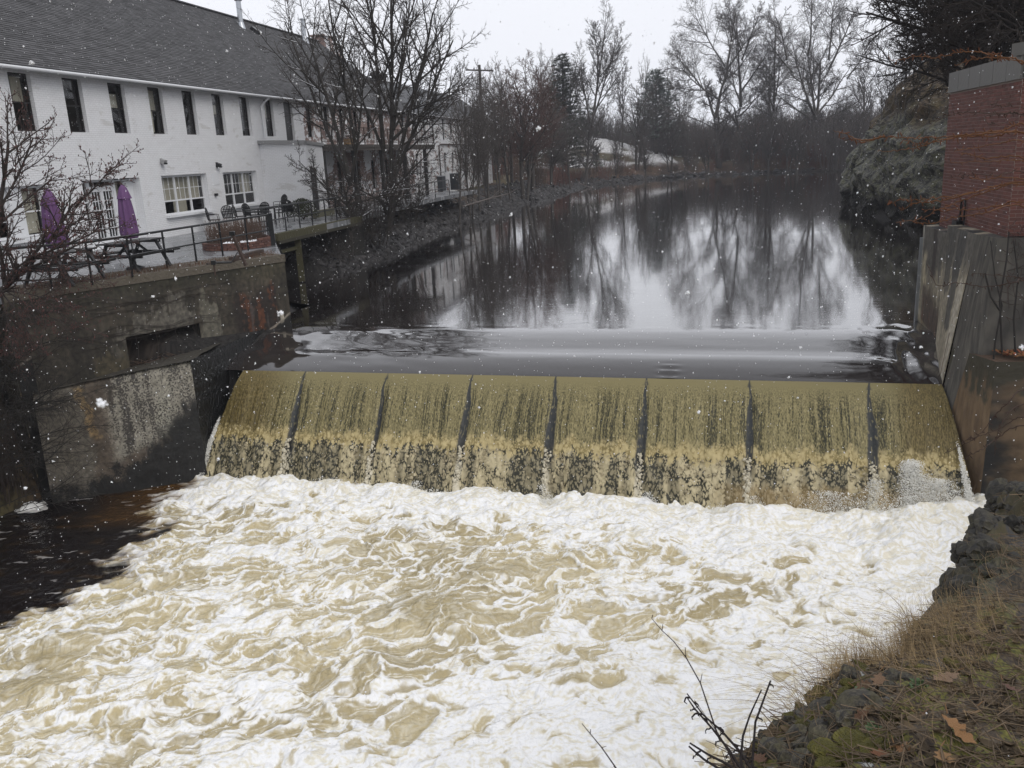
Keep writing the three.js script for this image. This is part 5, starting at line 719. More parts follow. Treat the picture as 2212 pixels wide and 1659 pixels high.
// prototypes for the trees farther off
const LVB = (up, spread) => [{ seg: 8, gnarl: 0.10, taper: 0.25, sides: 7, up: 0.1 }, { n: 11, seg: 6, gnarl: 0.2, taper: 0.3, sides: 5, spread, len: 0.5, rad: 0.45, from: 0.22, up, fall: 0.45, lead: 1 }, { n: 7, seg: 5, gnarl: 0.28, taper: 0.35, sides: 4, spread: 0.7, len: 0.48, rad: 0.5, from: 0.15, up: up * 0.7, min: 0.02 }, { n: 6, seg: 3, gnarl: 0.35, taper: 0.5, sides: 3, spread: 0.7, len: 0.5, rad: 0.6, from: 0.1, up: 0.15, min: 0.014 }, { n: 6, seg: 1, gnarl: 0.4, taper: 0.6, sides: 3, spread: 0.65, len: 0.6, rad: 0.7, from: 0.1, min: 0.010, up: 0.1 }];
{
  const bk = bark(0.085, 0.075, 0.067), tw = twigM(0.085, 0.073, 0.066), tw2 = twigM(0.095, 0.055, 0.045);  // far twig tone kept lighter to stand in for part of the haze
  // three great oaks on the far bank
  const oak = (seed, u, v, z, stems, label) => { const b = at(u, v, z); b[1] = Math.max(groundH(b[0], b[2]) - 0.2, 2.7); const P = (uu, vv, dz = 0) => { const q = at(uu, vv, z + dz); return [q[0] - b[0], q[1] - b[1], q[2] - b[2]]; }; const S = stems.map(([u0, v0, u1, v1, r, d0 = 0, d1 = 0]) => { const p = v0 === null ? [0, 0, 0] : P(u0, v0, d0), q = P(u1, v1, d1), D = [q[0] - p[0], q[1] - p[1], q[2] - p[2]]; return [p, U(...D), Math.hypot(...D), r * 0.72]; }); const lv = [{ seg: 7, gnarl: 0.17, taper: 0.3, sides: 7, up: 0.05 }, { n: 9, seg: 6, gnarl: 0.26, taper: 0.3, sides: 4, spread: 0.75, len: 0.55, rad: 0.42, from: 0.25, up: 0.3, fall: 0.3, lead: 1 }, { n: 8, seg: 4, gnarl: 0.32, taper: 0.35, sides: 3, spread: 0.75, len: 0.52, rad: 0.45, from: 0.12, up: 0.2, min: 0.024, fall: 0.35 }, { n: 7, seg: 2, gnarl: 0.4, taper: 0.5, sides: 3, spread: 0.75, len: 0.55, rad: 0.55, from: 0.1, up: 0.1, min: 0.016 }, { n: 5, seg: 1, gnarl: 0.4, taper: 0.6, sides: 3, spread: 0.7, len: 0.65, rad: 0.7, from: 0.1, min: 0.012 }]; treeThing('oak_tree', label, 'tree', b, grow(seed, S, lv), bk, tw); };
  oak(201, 1552, 372, -136, [[0, null, 1545, 255, 0.62], [1545, 255, 1570, 150, 0.42], [1570, 150, 1590, 25, 0.26], [1545, 255, 1515, 190, 0.34], [1515, 190, 1465, 110, 0.2], [1555, 215, 1470, 165, 0.2, 0, 6], [1570, 150, 1500, 45, 0.2, 0, -8], [1548, 280, 1470, 235, 0.15, 0, 5], [1548, 270, 1620, 215, 0.16, 0, -6], [1570, 150, 1625, 75, 0.2], [1520, 195, 1460, 200, 0.12]], 'great bare oak with a forked trunk at the left end of the far oak row');
  oak(202, 1604, 372, -139, [[0, null, 1600, 230, 0.5], [1600, 230, 1602, 60, 0.34], [1602, 130, 1640, 35, 0.2], [1600, 220, 1560, 150, 0.22, 0, -7], [1600, 200, 1655, 120, 0.22, 0, 6], [1602, 110, 1575, 30, 0.18], [1600, 250, 1650, 190, 0.18]], 'straight bare oak in the middle of the far oak row');
  oak(203, 1765, 372, -137, [[0, null, 1762, 262, 0.6], [1762, 262, 1745, 120, 0.36], [1745, 120, 1770, -10, 0.24], [1762, 262, 1790, 130, 0.36], [1790, 150, 1850, 40, 0.26], [1760, 250, 1700, 130, 0.32, 0, 6], [1700, 130, 1690, 30, 0.2, 6, 6], [1715, 160, 1660, 90, 0.2, 5, 3], [1762, 250, 1830, 170, 0.26, 0, -5], [1830, 170, 1895, 90, 0.18, -5, -5], [1750, 255, 1660, 190, 0.18], [1790, 130, 1800, 5, 0.2], [1765, 270, 1850, 215, 0.17, 0, 5]], 'widest bare oak on the far bank with several great limbs, right of the other oaks');
  oak(204, 1668, 372, -146, [[0, null, 1672, 240, 0.42], [1672, 240, 1665, 70, 0.28], [1672, 220, 1700, 110, 0.2], [1672, 240, 1640, 150, 0.18]], 'slimmer bare tree standing between the middle oak and the widest oak');
  // tall bare trees
  const gA = grow(301, [[[0, -0.3, 0], U(0.02, 1, 0), 15, 0.3]], LVB(0.55, 0.55)), gB = grow(302, [[[0, -0.3, 0], U(-0.05, 1, 0.02), 11, 0.16], [[0.3, -0.3, 0.1], U(0.12, 1, 0), 9, 0.12]], LVB(0.6, 0.5)), gC = grow(303, [[[0, -0.3, 0], U(0.08, 1, 0.03), 9, 0.11]], LVB(0.4, 0.6));
  const place = (u, z, top) => { const b = at(u, 380, z); b[1] = Math.max(2.8, groundH(b[0], b[2])); const t = at(u, top, z); return [b, t[1] - b[1]]; };
  const made = {}; const H0 = { A: 19, B: 15, C: 11.5 }, G = { A: gA, B: gB, C: gC };
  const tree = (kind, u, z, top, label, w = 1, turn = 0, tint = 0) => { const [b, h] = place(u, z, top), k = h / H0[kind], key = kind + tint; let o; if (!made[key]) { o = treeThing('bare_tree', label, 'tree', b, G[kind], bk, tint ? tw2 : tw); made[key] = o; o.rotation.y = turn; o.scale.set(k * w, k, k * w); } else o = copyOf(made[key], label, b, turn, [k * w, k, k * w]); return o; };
  { const u = 1262, z = -115, b = at(u, 385, z); b[1] = groundH(b[0], b[2]); const P = (uu, vv, d = 0) => { const q = at(uu, vv, z + d); return [q[0] - b[0], q[1] - b[1], q[2] - b[2]]; }, st = (p, q, r) => { const D = [q[0] - p[0], q[1] - p[1], q[2] - p[2]]; return [p, U(...D), Math.hypot(...D), r]; };
    treeThing('bare_tree', 'tall bare tree with a fan shaped crown above the snowy slope', 'tree', b, grow(310, [st([0, 0, 0], P(1278, 275), 0.26), st(P(1278, 275), P(1305, 60), 0.17), st(P(1278, 285), P(1255, 140), 0.14), st(P(1283, 250), P(1335, 95), 0.13), st(P(1270, 230), P(1240, 150), 0.10), st(P(1296, 150), P(1285, 60), 0.09), st(P(1288, 235), P(1345, 150), 0.09), st(P(1275, 290), P(1325, 225), 0.06)], LVB(0.55, 0.62)), bk, tw); }
  tree('C', 1232, -104, 225, 'small leaning bare tree on the shore left of the snowy slope', 1.2, 2.2); tree('C', 1218, -106, 240, 'thin dark stem beside the small leaning tree on the shore', 0.8, 0.9);
  // slim bank trees past the far mill
  tree('B', 1010, -64, 118, 'slim bare bank tree nearest the far mill', 0.8, 0.3); tree('B', 1032, -68, 130, 'twin stemmed bank tree in front of the utility pole', 0.75, 1.8); tree('C', 985, -60, 150, 'slight bare tree before the narrow mill windows', 0.8, 2.6); tree('B', 1052, -72, 112, 'thin bank tree just right of the utility pole', 0.7, 3.5); tree('B', 1078, -78, 120, 'bare bank tree left of the red brown tree', 0.8, 4.4); tree('C', 1100, -80, 170, 'low bare tree under the red brown tree', 0.9, 5.5);
  tree('B', 1128, -84, 95, 'tall red brown twigged tree on the left bank', 1.5, 0.9, 1); tree('B', 1150, -90, 110, 'red brown bare tree right of the tallest red brown one', 1.5, 2.5, 1); tree('B', 1105, -88, 125, 'red brown bare tree left of the tallest red brown one', 1.4, 4.0, 1);
  tree('A', 1175, -150, 100, 'pale distant bare tree behind the red brown trees', 0.9, 0.5); tree('A', 1085, -130, 118, 'distant bare tree behind the bank trees by the pole', 1, 2.1); tree('A', 1205, -170, 112, 'pale distant bare tree just left of the evergreen', 0.9, 3.7); tree('A', 1345, -150, 118, 'pale bare tree right of the fan shaped crown', 0.7, 1.1); tree('A', 1395, -165, 112, 'narrow distant bare tree behind the white pine', 0.5, 2.9); tree('A', 1470, -170, 190, 'distant low bare tree between the pine and the oaks', 1.2, 4.1);
  tree('A', 1655, -165, 95, 'distant bare tree behind the gap in the oak row', 1.1, 0.2); tree('A', 1860, -150, 95, 'bare tree right of the widest oak', 0.9, 5.1); tree('A', 1905, -135, 130, 'bare tree half hidden by the rock cliff', 0.9, 1.9); tree('A', 1950, -120, 60, 'bare tree rising behind the cliff top', 0.9, 3.1); tree('B', 1845, -122, 200, 'leaning low tree over the far right shore', 1.1, 2.2); tree('B', 1480, -128, 262, 'low bare tree on the shore left of the great oak', 1.3, 0.7); tree('B', 1660, -130, 235, 'low bare tree on the shore below the middle oak', 1.3, 1.9); tree('B', 1720, -126, 245, 'low bare tree on the shore below the widest oak', 1.4, 5.2); tree('B', 1395, -124, 262, 'low bare tree at the right edge of the snowy slope', 1.1, 4.6); tree('B', 1330, -128, 255, 'low bare tree on the snow beside the fan shaped tree', 0.9, 0.1); tree('B', 1375, -132, 150, 'grey bare tree between the fan shaped tree and the pine', 1.5, 1.1); tree('A', 1440, -160, 140, 'tall grey bare tree just behind the white pine', 1.0, 0.9); tree('A', 1235, -160, 120, 'tall grey bare tree behind the dark evergreen', 1.1, 2.7); tree('B', 1450, -134, 225, 'grey brown bare tree on the bank just left of the great oak', 1.6, 3.0); tree('B', 1530, -131, 250, 'low spreading tree at the foot of the great oak', 1.7, 4.0); tree('B', 1625, -132, 215, 'brown bare tree between the straight oak and the widest oak', 1.5, 2.4); tree('B', 1700, -129, 225, 'bushy bare tree left of the widest oak trunk', 1.7, 0.5); tree('B', 1800, -128, 225, 'bushy bare tree right of the widest oak trunk', 1.7, 5.6); tree('B', 1820, -140, 180, 'grey bare tree behind the far right shore', 1.3, 3.8); tree('B', 1190, -98, 215, 'brown bare tree under the dark evergreen', 1.6, 1.6);
  tree('C', 1580, -124, 280, 'small bare shore tree between the great oak and the straight oak', 1.2, 3.3);
  tree('A', 40, -75, -60, 'bare tree behind the mill roof', 0.6, 1);
  scene.remove(scene.children.at(-1));
  // on the cliff
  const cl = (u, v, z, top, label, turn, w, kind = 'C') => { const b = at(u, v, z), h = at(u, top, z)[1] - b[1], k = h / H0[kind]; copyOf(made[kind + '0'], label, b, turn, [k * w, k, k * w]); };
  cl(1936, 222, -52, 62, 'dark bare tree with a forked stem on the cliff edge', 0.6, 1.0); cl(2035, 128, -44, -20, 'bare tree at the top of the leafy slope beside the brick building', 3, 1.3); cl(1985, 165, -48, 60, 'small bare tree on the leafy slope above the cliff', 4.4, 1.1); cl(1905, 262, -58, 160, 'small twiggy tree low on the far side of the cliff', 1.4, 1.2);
}
// conifers: whorled boughs with tufts of needles
function conifer(seed, H, R, n, droop, tuft, dense = 1, bare = 0.08, round = 0.75) {
  const r = RNG(seed), T = new MB(), C = new MB(); T.tube([[0, -0.3, 0], [0, H * 0.6, 0], [0, H * 0.98, 0]], [H * 0.02 + 0.05, H * 0.012, 0.02], 7, false);
  for (let i = 0; i < n; i++) { const t = bare + (1 - bare) * Math.pow((i + r()) / n, 0.85), y = H * t, L = R * Math.pow(1 - t, round) * (0.65 + 0.5 * r()) + 0.2, a = i * 2.4 + r(), dx = Math.cos(a), dz = Math.sin(a); const pts = []; for (let k = 0; k <= 3; k++) { const f = k / 3; pts.push([dx * L * f, y + L * (0.25 * f - droop * f * f), dz * L * f]); } T.tube(pts, [0.05, 0.035, 0.02, 0.008].map((q) => q * (0.5 + L * 0.25)), 3, false);
    const m = Math.ceil(L * 7 * dense); for (let k = 0; k < m; k++) { const f = 0.15 + 0.85 * r(), s = Math.min(2, Math.floor(f * 3)), e = f * 3 - s, p = [0, 1, 2].map((q) => lerp(pts[s][q], pts[s + 1][q], e)), w = (r() - 0.5) * L * 0.5 * f; p[0] += -dz * w; p[2] += dx * w; p[1] += (r() - 0.5) * 0.25; for (let q = 0; q < 4; q++) { const b = r() * 6.28, el = r() * 1.2 - 0.2, d = [Math.cos(b) * Math.cos(el), Math.sin(el), Math.sin(b) * Math.cos(el)], l = tuft * (0.6 + 0.8 * r()), s1 = [-d[2] * 0.14 * l, 0.05 * l, d[0] * 0.14 * l]; C.tri([p[0] - s1[0], p[1] - s1[1], p[2] - s1[2]], [p[0] + s1[0], p[1] + s1[1], p[2] + s1[2]], [p[0] + d[0] * l, p[1] + d[1] * l, p[2] + d[2] * l], U(d[0] * 0.4, 0.8, d[2] * 0.4)); } } }
  return { trunk: T.geo(), crown: C.geo() };
}
{
  const bk = bark(0.06, 0.05, 0.042), put = (u, z, top, label, g, H, w, cm, name) => { const b = at(u, 375, z); b[1] = groundH(b[0], b[2]); const h = at(u, top, z)[1] - b[1], k = h / H, o = treeThing(name, label, 'tree', b, g, bk, cm); o.scale.set(k * w, k, k * w); return o; };
  const gE = conifer(401, 16, 3.6, 150, 0.2, 0.45, 1.1, 0.06, 0.55), gP = conifer(402, 17, 5.4, 130, 0.1, 0.6, 1.0, 0.16, 0.42);
  const dk = std({ color: rgb(0.075, 0.085, 0.052), roughness: 0.8 }), pn = std({ color: rgb(0.12, 0.155, 0.125), roughness: 0.8 });
  const e1 = put(1222, -120, 118, 'dark green evergreen between the red brown trees and the fan shaped tree', gE, 16, 1.5, dk, 'evergreen_tree'); put(1418, -150, 152, 'pale blue green white pine left of the great oak', gP, 17, 1.15, pn, 'pine_tree'); 
  const c = (u, z, top, label, w, turn, src = e1, H = 16) => { const b = at(u, 378, z); b[1] = groundH(b[0], b[2]); const h = at(u, top, z)[1] - b[1], k = h / H; return copyOf(src, label, b, turn, [k * w, k, k * w]); };
  c(1195, -126, 190, 'lower dark evergreen left of the tall one', 1.7, 1); c(1302, -175, 262, 'low dark evergreen behind the snowy slope', 1.7, 3); c(1262, -150, 250, 'dark evergreen just right of the tall evergreen', 1.7, 4.2); c(1345, -175, 270, 'low wide evergreen behind the right part of the snow', 1.9, 5); c(1290, -128, 318, 'small green conifer standing in the snow', 1.3, 2.2); c(1735, -152, 215, 'dark evergreen behind the widest oak', 1.6, 1.2); c(1475, -150, 268, 'low evergreen behind the shore left of the great oak', 1.9, 0.6);
  // dark hemlock mass above the brick building
  const LT = [{ seg: 8, gnarl: 0.14, taper: 0.3, sides: 6, up: 0.05 }, { n: 14, seg: 6, gnarl: 0.24, taper: 0.3, sides: 4, spread: 0.85, len: 0.62, rad: 0.4, from: 0.1, up: 0.1, fall: 0.3 }, { n: 11, seg: 4, gnarl: 0.3, taper: 0.4, sides: 3, spread: 0.8, len: 0.5, rad: 0.5, from: 0.08, up: 0.1, min: 0.012 }, { n: 8, seg: 2, gnarl: 0.4, taper: 0.5, sides: 3, spread: 0.8, len: 0.5, rad: 0.6, from: 0.1, up: 0.1, min: 0.009 }, { n: 4, seg: 1, gnarl: 0.4, taper: 0.6, sides: 3, spread: 0.8, len: 0.6, rad: 0.7, from: 0.1, min: 0.008 }];
  const gT = grow(403, [[[0, -0.3, 0], U(-0.1, 1, 0.1), 8, 0.2], [[0.2, -0.3, 0], U(0.35, 1, -0.1), 7, 0.15]], LT), db = bark(0.026, 0.021, 0.018), dt = twigM(0.028, 0.021, 0.017), h1 = treeThing('thicket_tree', 'dense dark twiggy tree towering behind the brick building at the right edge', 'tree', at(2165, 150, -25), gT, db, dt); h1.position.y -= 1;
  const th = (u, v, z, turn, k, label) => { const p = at(u, v, z); p[1] -= 1; copyOf(h1, label, p, turn, k); };
  th(2095, 140, -30, 2, [1, 0.9, 1], 'dense dark twiggy tree just left of the towering one, over the brick roof edge'); th(2230, 130, -22, 4, [0.9, 0.9, 0.9], 'dense dark twiggy tree half out of the frame at the right edge'); th(2190, 60, -31, 5.2, [1.1, 1, 1.1], 'dark twiggy tree higher up the slope behind the towering one'); th(2135, 175, -23.5, 0.9, [0.6, 0.55, 0.6], 'low dark thicket right behind the grey roof edge of the brick building'); th(2060, 120, -37, 3.3, [0.6, 0.55, 0.6], 'low twiggy tree on the leafy slope left of the dark thicket');
  // old spreading tree with long drooping black limbs over the cliff
  const b = at(2120, 120, -32); const P = (u, v, z) => { const q = at(u, v, z); return [q[0] - b[0], q[1] - b[1], q[2] - b[2]]; }, st = (p, q, r) => { const D = [q[0] - p[0], q[1] - p[1], q[2] - p[2]]; return [p, U(...D), Math.hypot(...D), r]; };
  const lv = [{ seg: 8, gnarl: 0.16, taper: 0.3, sides: 6, up: -0.05 }, { n: 11, seg: 6, gnarl: 0.25, taper: 0.35, sides: 4, spread: 0.6, len: 0.45, rad: 0.5, from: 0.15, up: 0.0, min: 0.014 }, { n: 8, seg: 4, gnarl: 0.3, taper: 0.5, sides: 3, spread: 0.7, len: 0.45, rad: 0.6, from: 0.1, min: 0.009, up: 0.05 }, { n: 4, seg: 2, gnarl: 0.4, taper: 0.6, sides: 3, spread: 0.7, len: 0.5, rad: 0.7, from: 0.2, min: 0.007 }];
  treeThing('overhanging_tree', 'old tree with long black limbs sweeping left over the cliff', 'tree', b, grow(501, [st(P(2120, 130, -32), P(2090, -20, -33), 0.2), st(P(2100, 20, -33), P(1960, 90, -36), 0.06), st(P(2070, 20, -33), P(1990, 75, -36), 0.05), st(P(2050, 15, -33), P(1935, -10, -37), 0.05), st(P(2100, 60, -33), P(1930, 200, -38), 0.04), st(P(2110, 100, -32), P(1940, 180, -35), 0.035), st(P(2110, 130, -32), P(1990, 215, -33), 0.03), st(P(2105, 40, -33), P(1950, 130, -36), 0.04), st(P(2090, -10, -33), P(1980, -60, -35), 0.05)], lv), bark(0.03, 0.026, 0.024), twigM(0.032, 0.027, 0.025));
}
// ---------- undergrowth that reads as one mass: brush of bare stems ----------
{
  const r = RNG(71), b = new MB(); for (let i = 0; i < 34; i++) { const a = r() * 6.28, d = 0.9 * Math.sqrt(r()), h = 1.2 + 1.6 * r(), l = 0.35 * (r() - 0.3) + 0.1, x0 = Math.cos(a) * d, z0 = Math.sin(a) * d, dx = Math.cos(a) * l + (r() - 0.5) * 0.4, dz = Math.sin(a) * l + (r() - 0.5) * 0.4; const p = (t) => [x0 + dx * t * h * (0.6 + 0.4 * t), h * t, z0 + dz * t * h * (0.6 + 0.4 * t)]; b.tube([p(0), p(0.5), p(1)], [0.02, 0.013, 0.006], 3, false); for (let k = 0; k < 5; k++) { const t = 0.3 + 0.65 * r(), q = p(t), c = r() * 6.28, m = 0.25 + 0.5 * r(); b.tube([q, [q[0] + m * Math.cos(c) * 0.6, q[1] + m * 0.7, q[2] + m * Math.sin(c) * 0.6]], [0.010, 0.005], 3, false); if (k < 3) { const e = r() * 6.28; b.tube([[q[0] + m * Math.cos(c) * 0.3, q[1] + m * 0.35, q[2] + m * Math.sin(c) * 0.3], [q[0] + m * Math.cos(c) * 0.3 + 0.22 * Math.cos(e), q[1] + m * 0.35 + 0.2, q[2] + m * Math.sin(c) * 0.3 + 0.22 * Math.sin(e)]], [0.007, 0.004], 3, false); } } }
  const g = b.geo(), L = [], add = (x, z, s, tone) => { const y = groundH(x, z), v = 0.7 + 0.6 * r(); L.push([x, y - 0.1, z, s, s * (0.8 + 0.5 * r()), s, r() * 6.28, rgb(tone[0] * v, tone[1] * v, tone[2] * v)]); };
  const br = [0.10, 0.072, 0.058], gy = [0.095, 0.083, 0.077], rd = [0.12, 0.055, 0.042];
  for (let k = 0; k < 5200 && L.length < 2100; k++) { const z = -36 - 125 * Math.pow(r(), 0.8), x = -12 + 80 * r(), d = sdist(POND, x, z); if (d < 0.7) continue; if (x < 14 && z > -98) { const o = (x - BP[0]) * BN[0] + (z - BP[1]) * BN[1]; if (o < 4.2 || d < 1.4 || d > 16 || (z > -62 && r() < 0.72)) continue; add(x, z, 0.6 + 0.75 * r(), r() < 0.25 ? rd : br); } else if (z < -98) { const snow = x > 0 && x < 34 && z < -122 && d > 4; if (d > 30 || (snow && r() < 0.97) || (x > 2 && x < 30 && r() < 0.6) || r() < 0.45) continue; add(x, z, (0.5 + 0.9 * r()) * (d > 8 ? 1.35 : 0.8), r() < 0.35 ? rd : r() < 0.5 ? gy : br); } }
  for (let k = 0; k < 620; k++) { const x = -10 + 130 * r(), z = -152 - 60 * r(); add(x, z, 1.5 + 0.9 * r(), gy); } // far wood closing the view
  for (let k = 0; k < 260; k++) { const x = 45 + 45 * r(), z = -95 - 50 * r(); if (sdist(POND, x, z) > 0.5) add(x, z, 1.5 + 1.2 * r(), gy); }
  for (let k = 0; k < 200; k++) { const x = -16 + 4.4 * r(), z = -19.5 + 9 * r(); if (sdist(POOL, x, z) > 0.4) add(x, z, 0.35 + 0.4 * r(), [0.05, 0.036, 0.03]); }
  const s = scatter('undergrowth', g, std({ color: 0xffffff, roughness: 0.95 }), L); s.userData.label = 'brown bare brush along both banks';
  const S = []; for (let k = 0; k < 260; k++) { const u = 0.05 + 0.9 * r(), x = 24 + 26 * r(), z = -30 - 55 * r(), y = groundH(x, z); S.push([x, y + 1.5, z, 0.8, 0.8 + 0.5 * r(), 0.8, r() * 6.28, rgb(0.07, 0.045, 0.03)]); }
}
// stones and leaf litter along the left bank
{
  const r = RNG(88), L = [], K = [], g = blob(1, 1, 0.35, 21); const pt = (z) => { let k = 5; while (k < 12 && POND[k + 1][1] > z) k++; const [ax, az] = POND[k], [bx, bz] = POND[k + 1]; return lerp(ax, bx, clamp((z - az) / (bz - az))); };
  for (let k = 0; k < 4200; k++) { const z = -37.5 - 92 * Math.pow(r(), 1.5), x = pt(z) - 0.35 - 3.2 * Math.pow(r(), 1.3) + 0.8 * r(), s = (0.07 + 0.16 * r() * r()) * (z < -80 ? 1.5 : 1), v = 0.4 + 0.9 * r() * r(); L.push([x, groundH(x, z) + 0.02, z, s * (1 + 0.6 * r()), s * 0.6, s, [r() * 0.8, r() * 6, r() * 0.8], rgb(0.055 * v, 0.05 * v, 0.05 * v)]); }
  for (let k = 0; k < 500; k++) { const x = 9 + 40 * r(), z = -128 - 9 * r(); if (Math.abs(sdist(POND, x, z) - 0.4) > 0.9) continue; const s = 0.15 + 0.3 * r(); L.push([x, groundH(x, z), z, s * 1.4, s * 0.6, s, r() * 6, rgb(0.04, 0.038, 0.038)]); }
  scatter('bank_rubble', g, std({ color: 0xffffff, roughness: 0.6, bumpMap: fineBump, bumpScale: 0.02 }), L).userData.label = 'dark wet stones along the pond edge';
}
// ---------- railings ----------
const TY = 4.895;
{
  const rail = (name, label, posts, extra, big = -1) => { const t = thing(name, label, 'railing'); posts.forEach((p, i) => { if (p[2]) return; const b = new MB(); i === big ? b.box(p[0], TY + 0.5, p[1], 0.16, 1.04, 0.16, 0.25) : b.cyl(p[0], TY - 0.02, TY + 0.98, p[1], 0.028, 0.028, 8); b.build('post', M.iron, t); }); for (const h of [0.98, 0.5]) { const b = new MB(); b.tube(posts.map((p) => [p[0], TY + h, p[1]]), posts.map(() => h > 0.9 ? 0.032 : 0.024), 8); b.build(h > 0.9 ? 'top_rail' : 'middle_rail', M.iron, t); } if (extra) extra(t); };
  rail('railing', 'black pipe railing along the front of the terrace by the picnic tables', [[-14.2, -17.6], [-12.4, -18.8], [-10.5, -19.97], [-9.74, -20.35], [-9.3, -21.57], [-8.94, -22.92], [-8.6, -24.2], [-8.27, -25.5], [-7.92, -26.9], [-7.5, -28.23]], (t) => { const b = new MB(); b.tube([[-7.5, TY + 0.98, -28.23], [-7.75, TY + 1.02, -29.3], [-8.6, TY + 1.02, -29.6]], [0.03, 0.03, 0.03], 8); b.build('return_rail', M.iron, t); const c = new MB(); c.tube([[-7.5, TY + 0.5, -28.23], [-7.75, TY + 0.52, -29.3], [-8.6, TY + 0.52, -29.6]], [0.024, 0.024, 0.024], 8); c.build('return_rail', M.iron, t); }, 9);
  rail('railing', 'black pipe railing over the footbridge in front of the white extension', [[-9.2, -31.4], [-8.85, -32.8], [-8.5, -34.2], [-8.24, -35.45], [-7.95, -36.5], [-7.7, -38.0], [-7.42, -39.1], [-7.15, -40.5], [-6.72, -41.8]]);
  rail('railing', 'thin dark railing along the riverside path beyond the bare trees', [[-6.4, -44], [-6.0, -47], [-5.5, -50], [-5.0, -53], [-4.3, -56.5], [-3.6, -60]]);
}
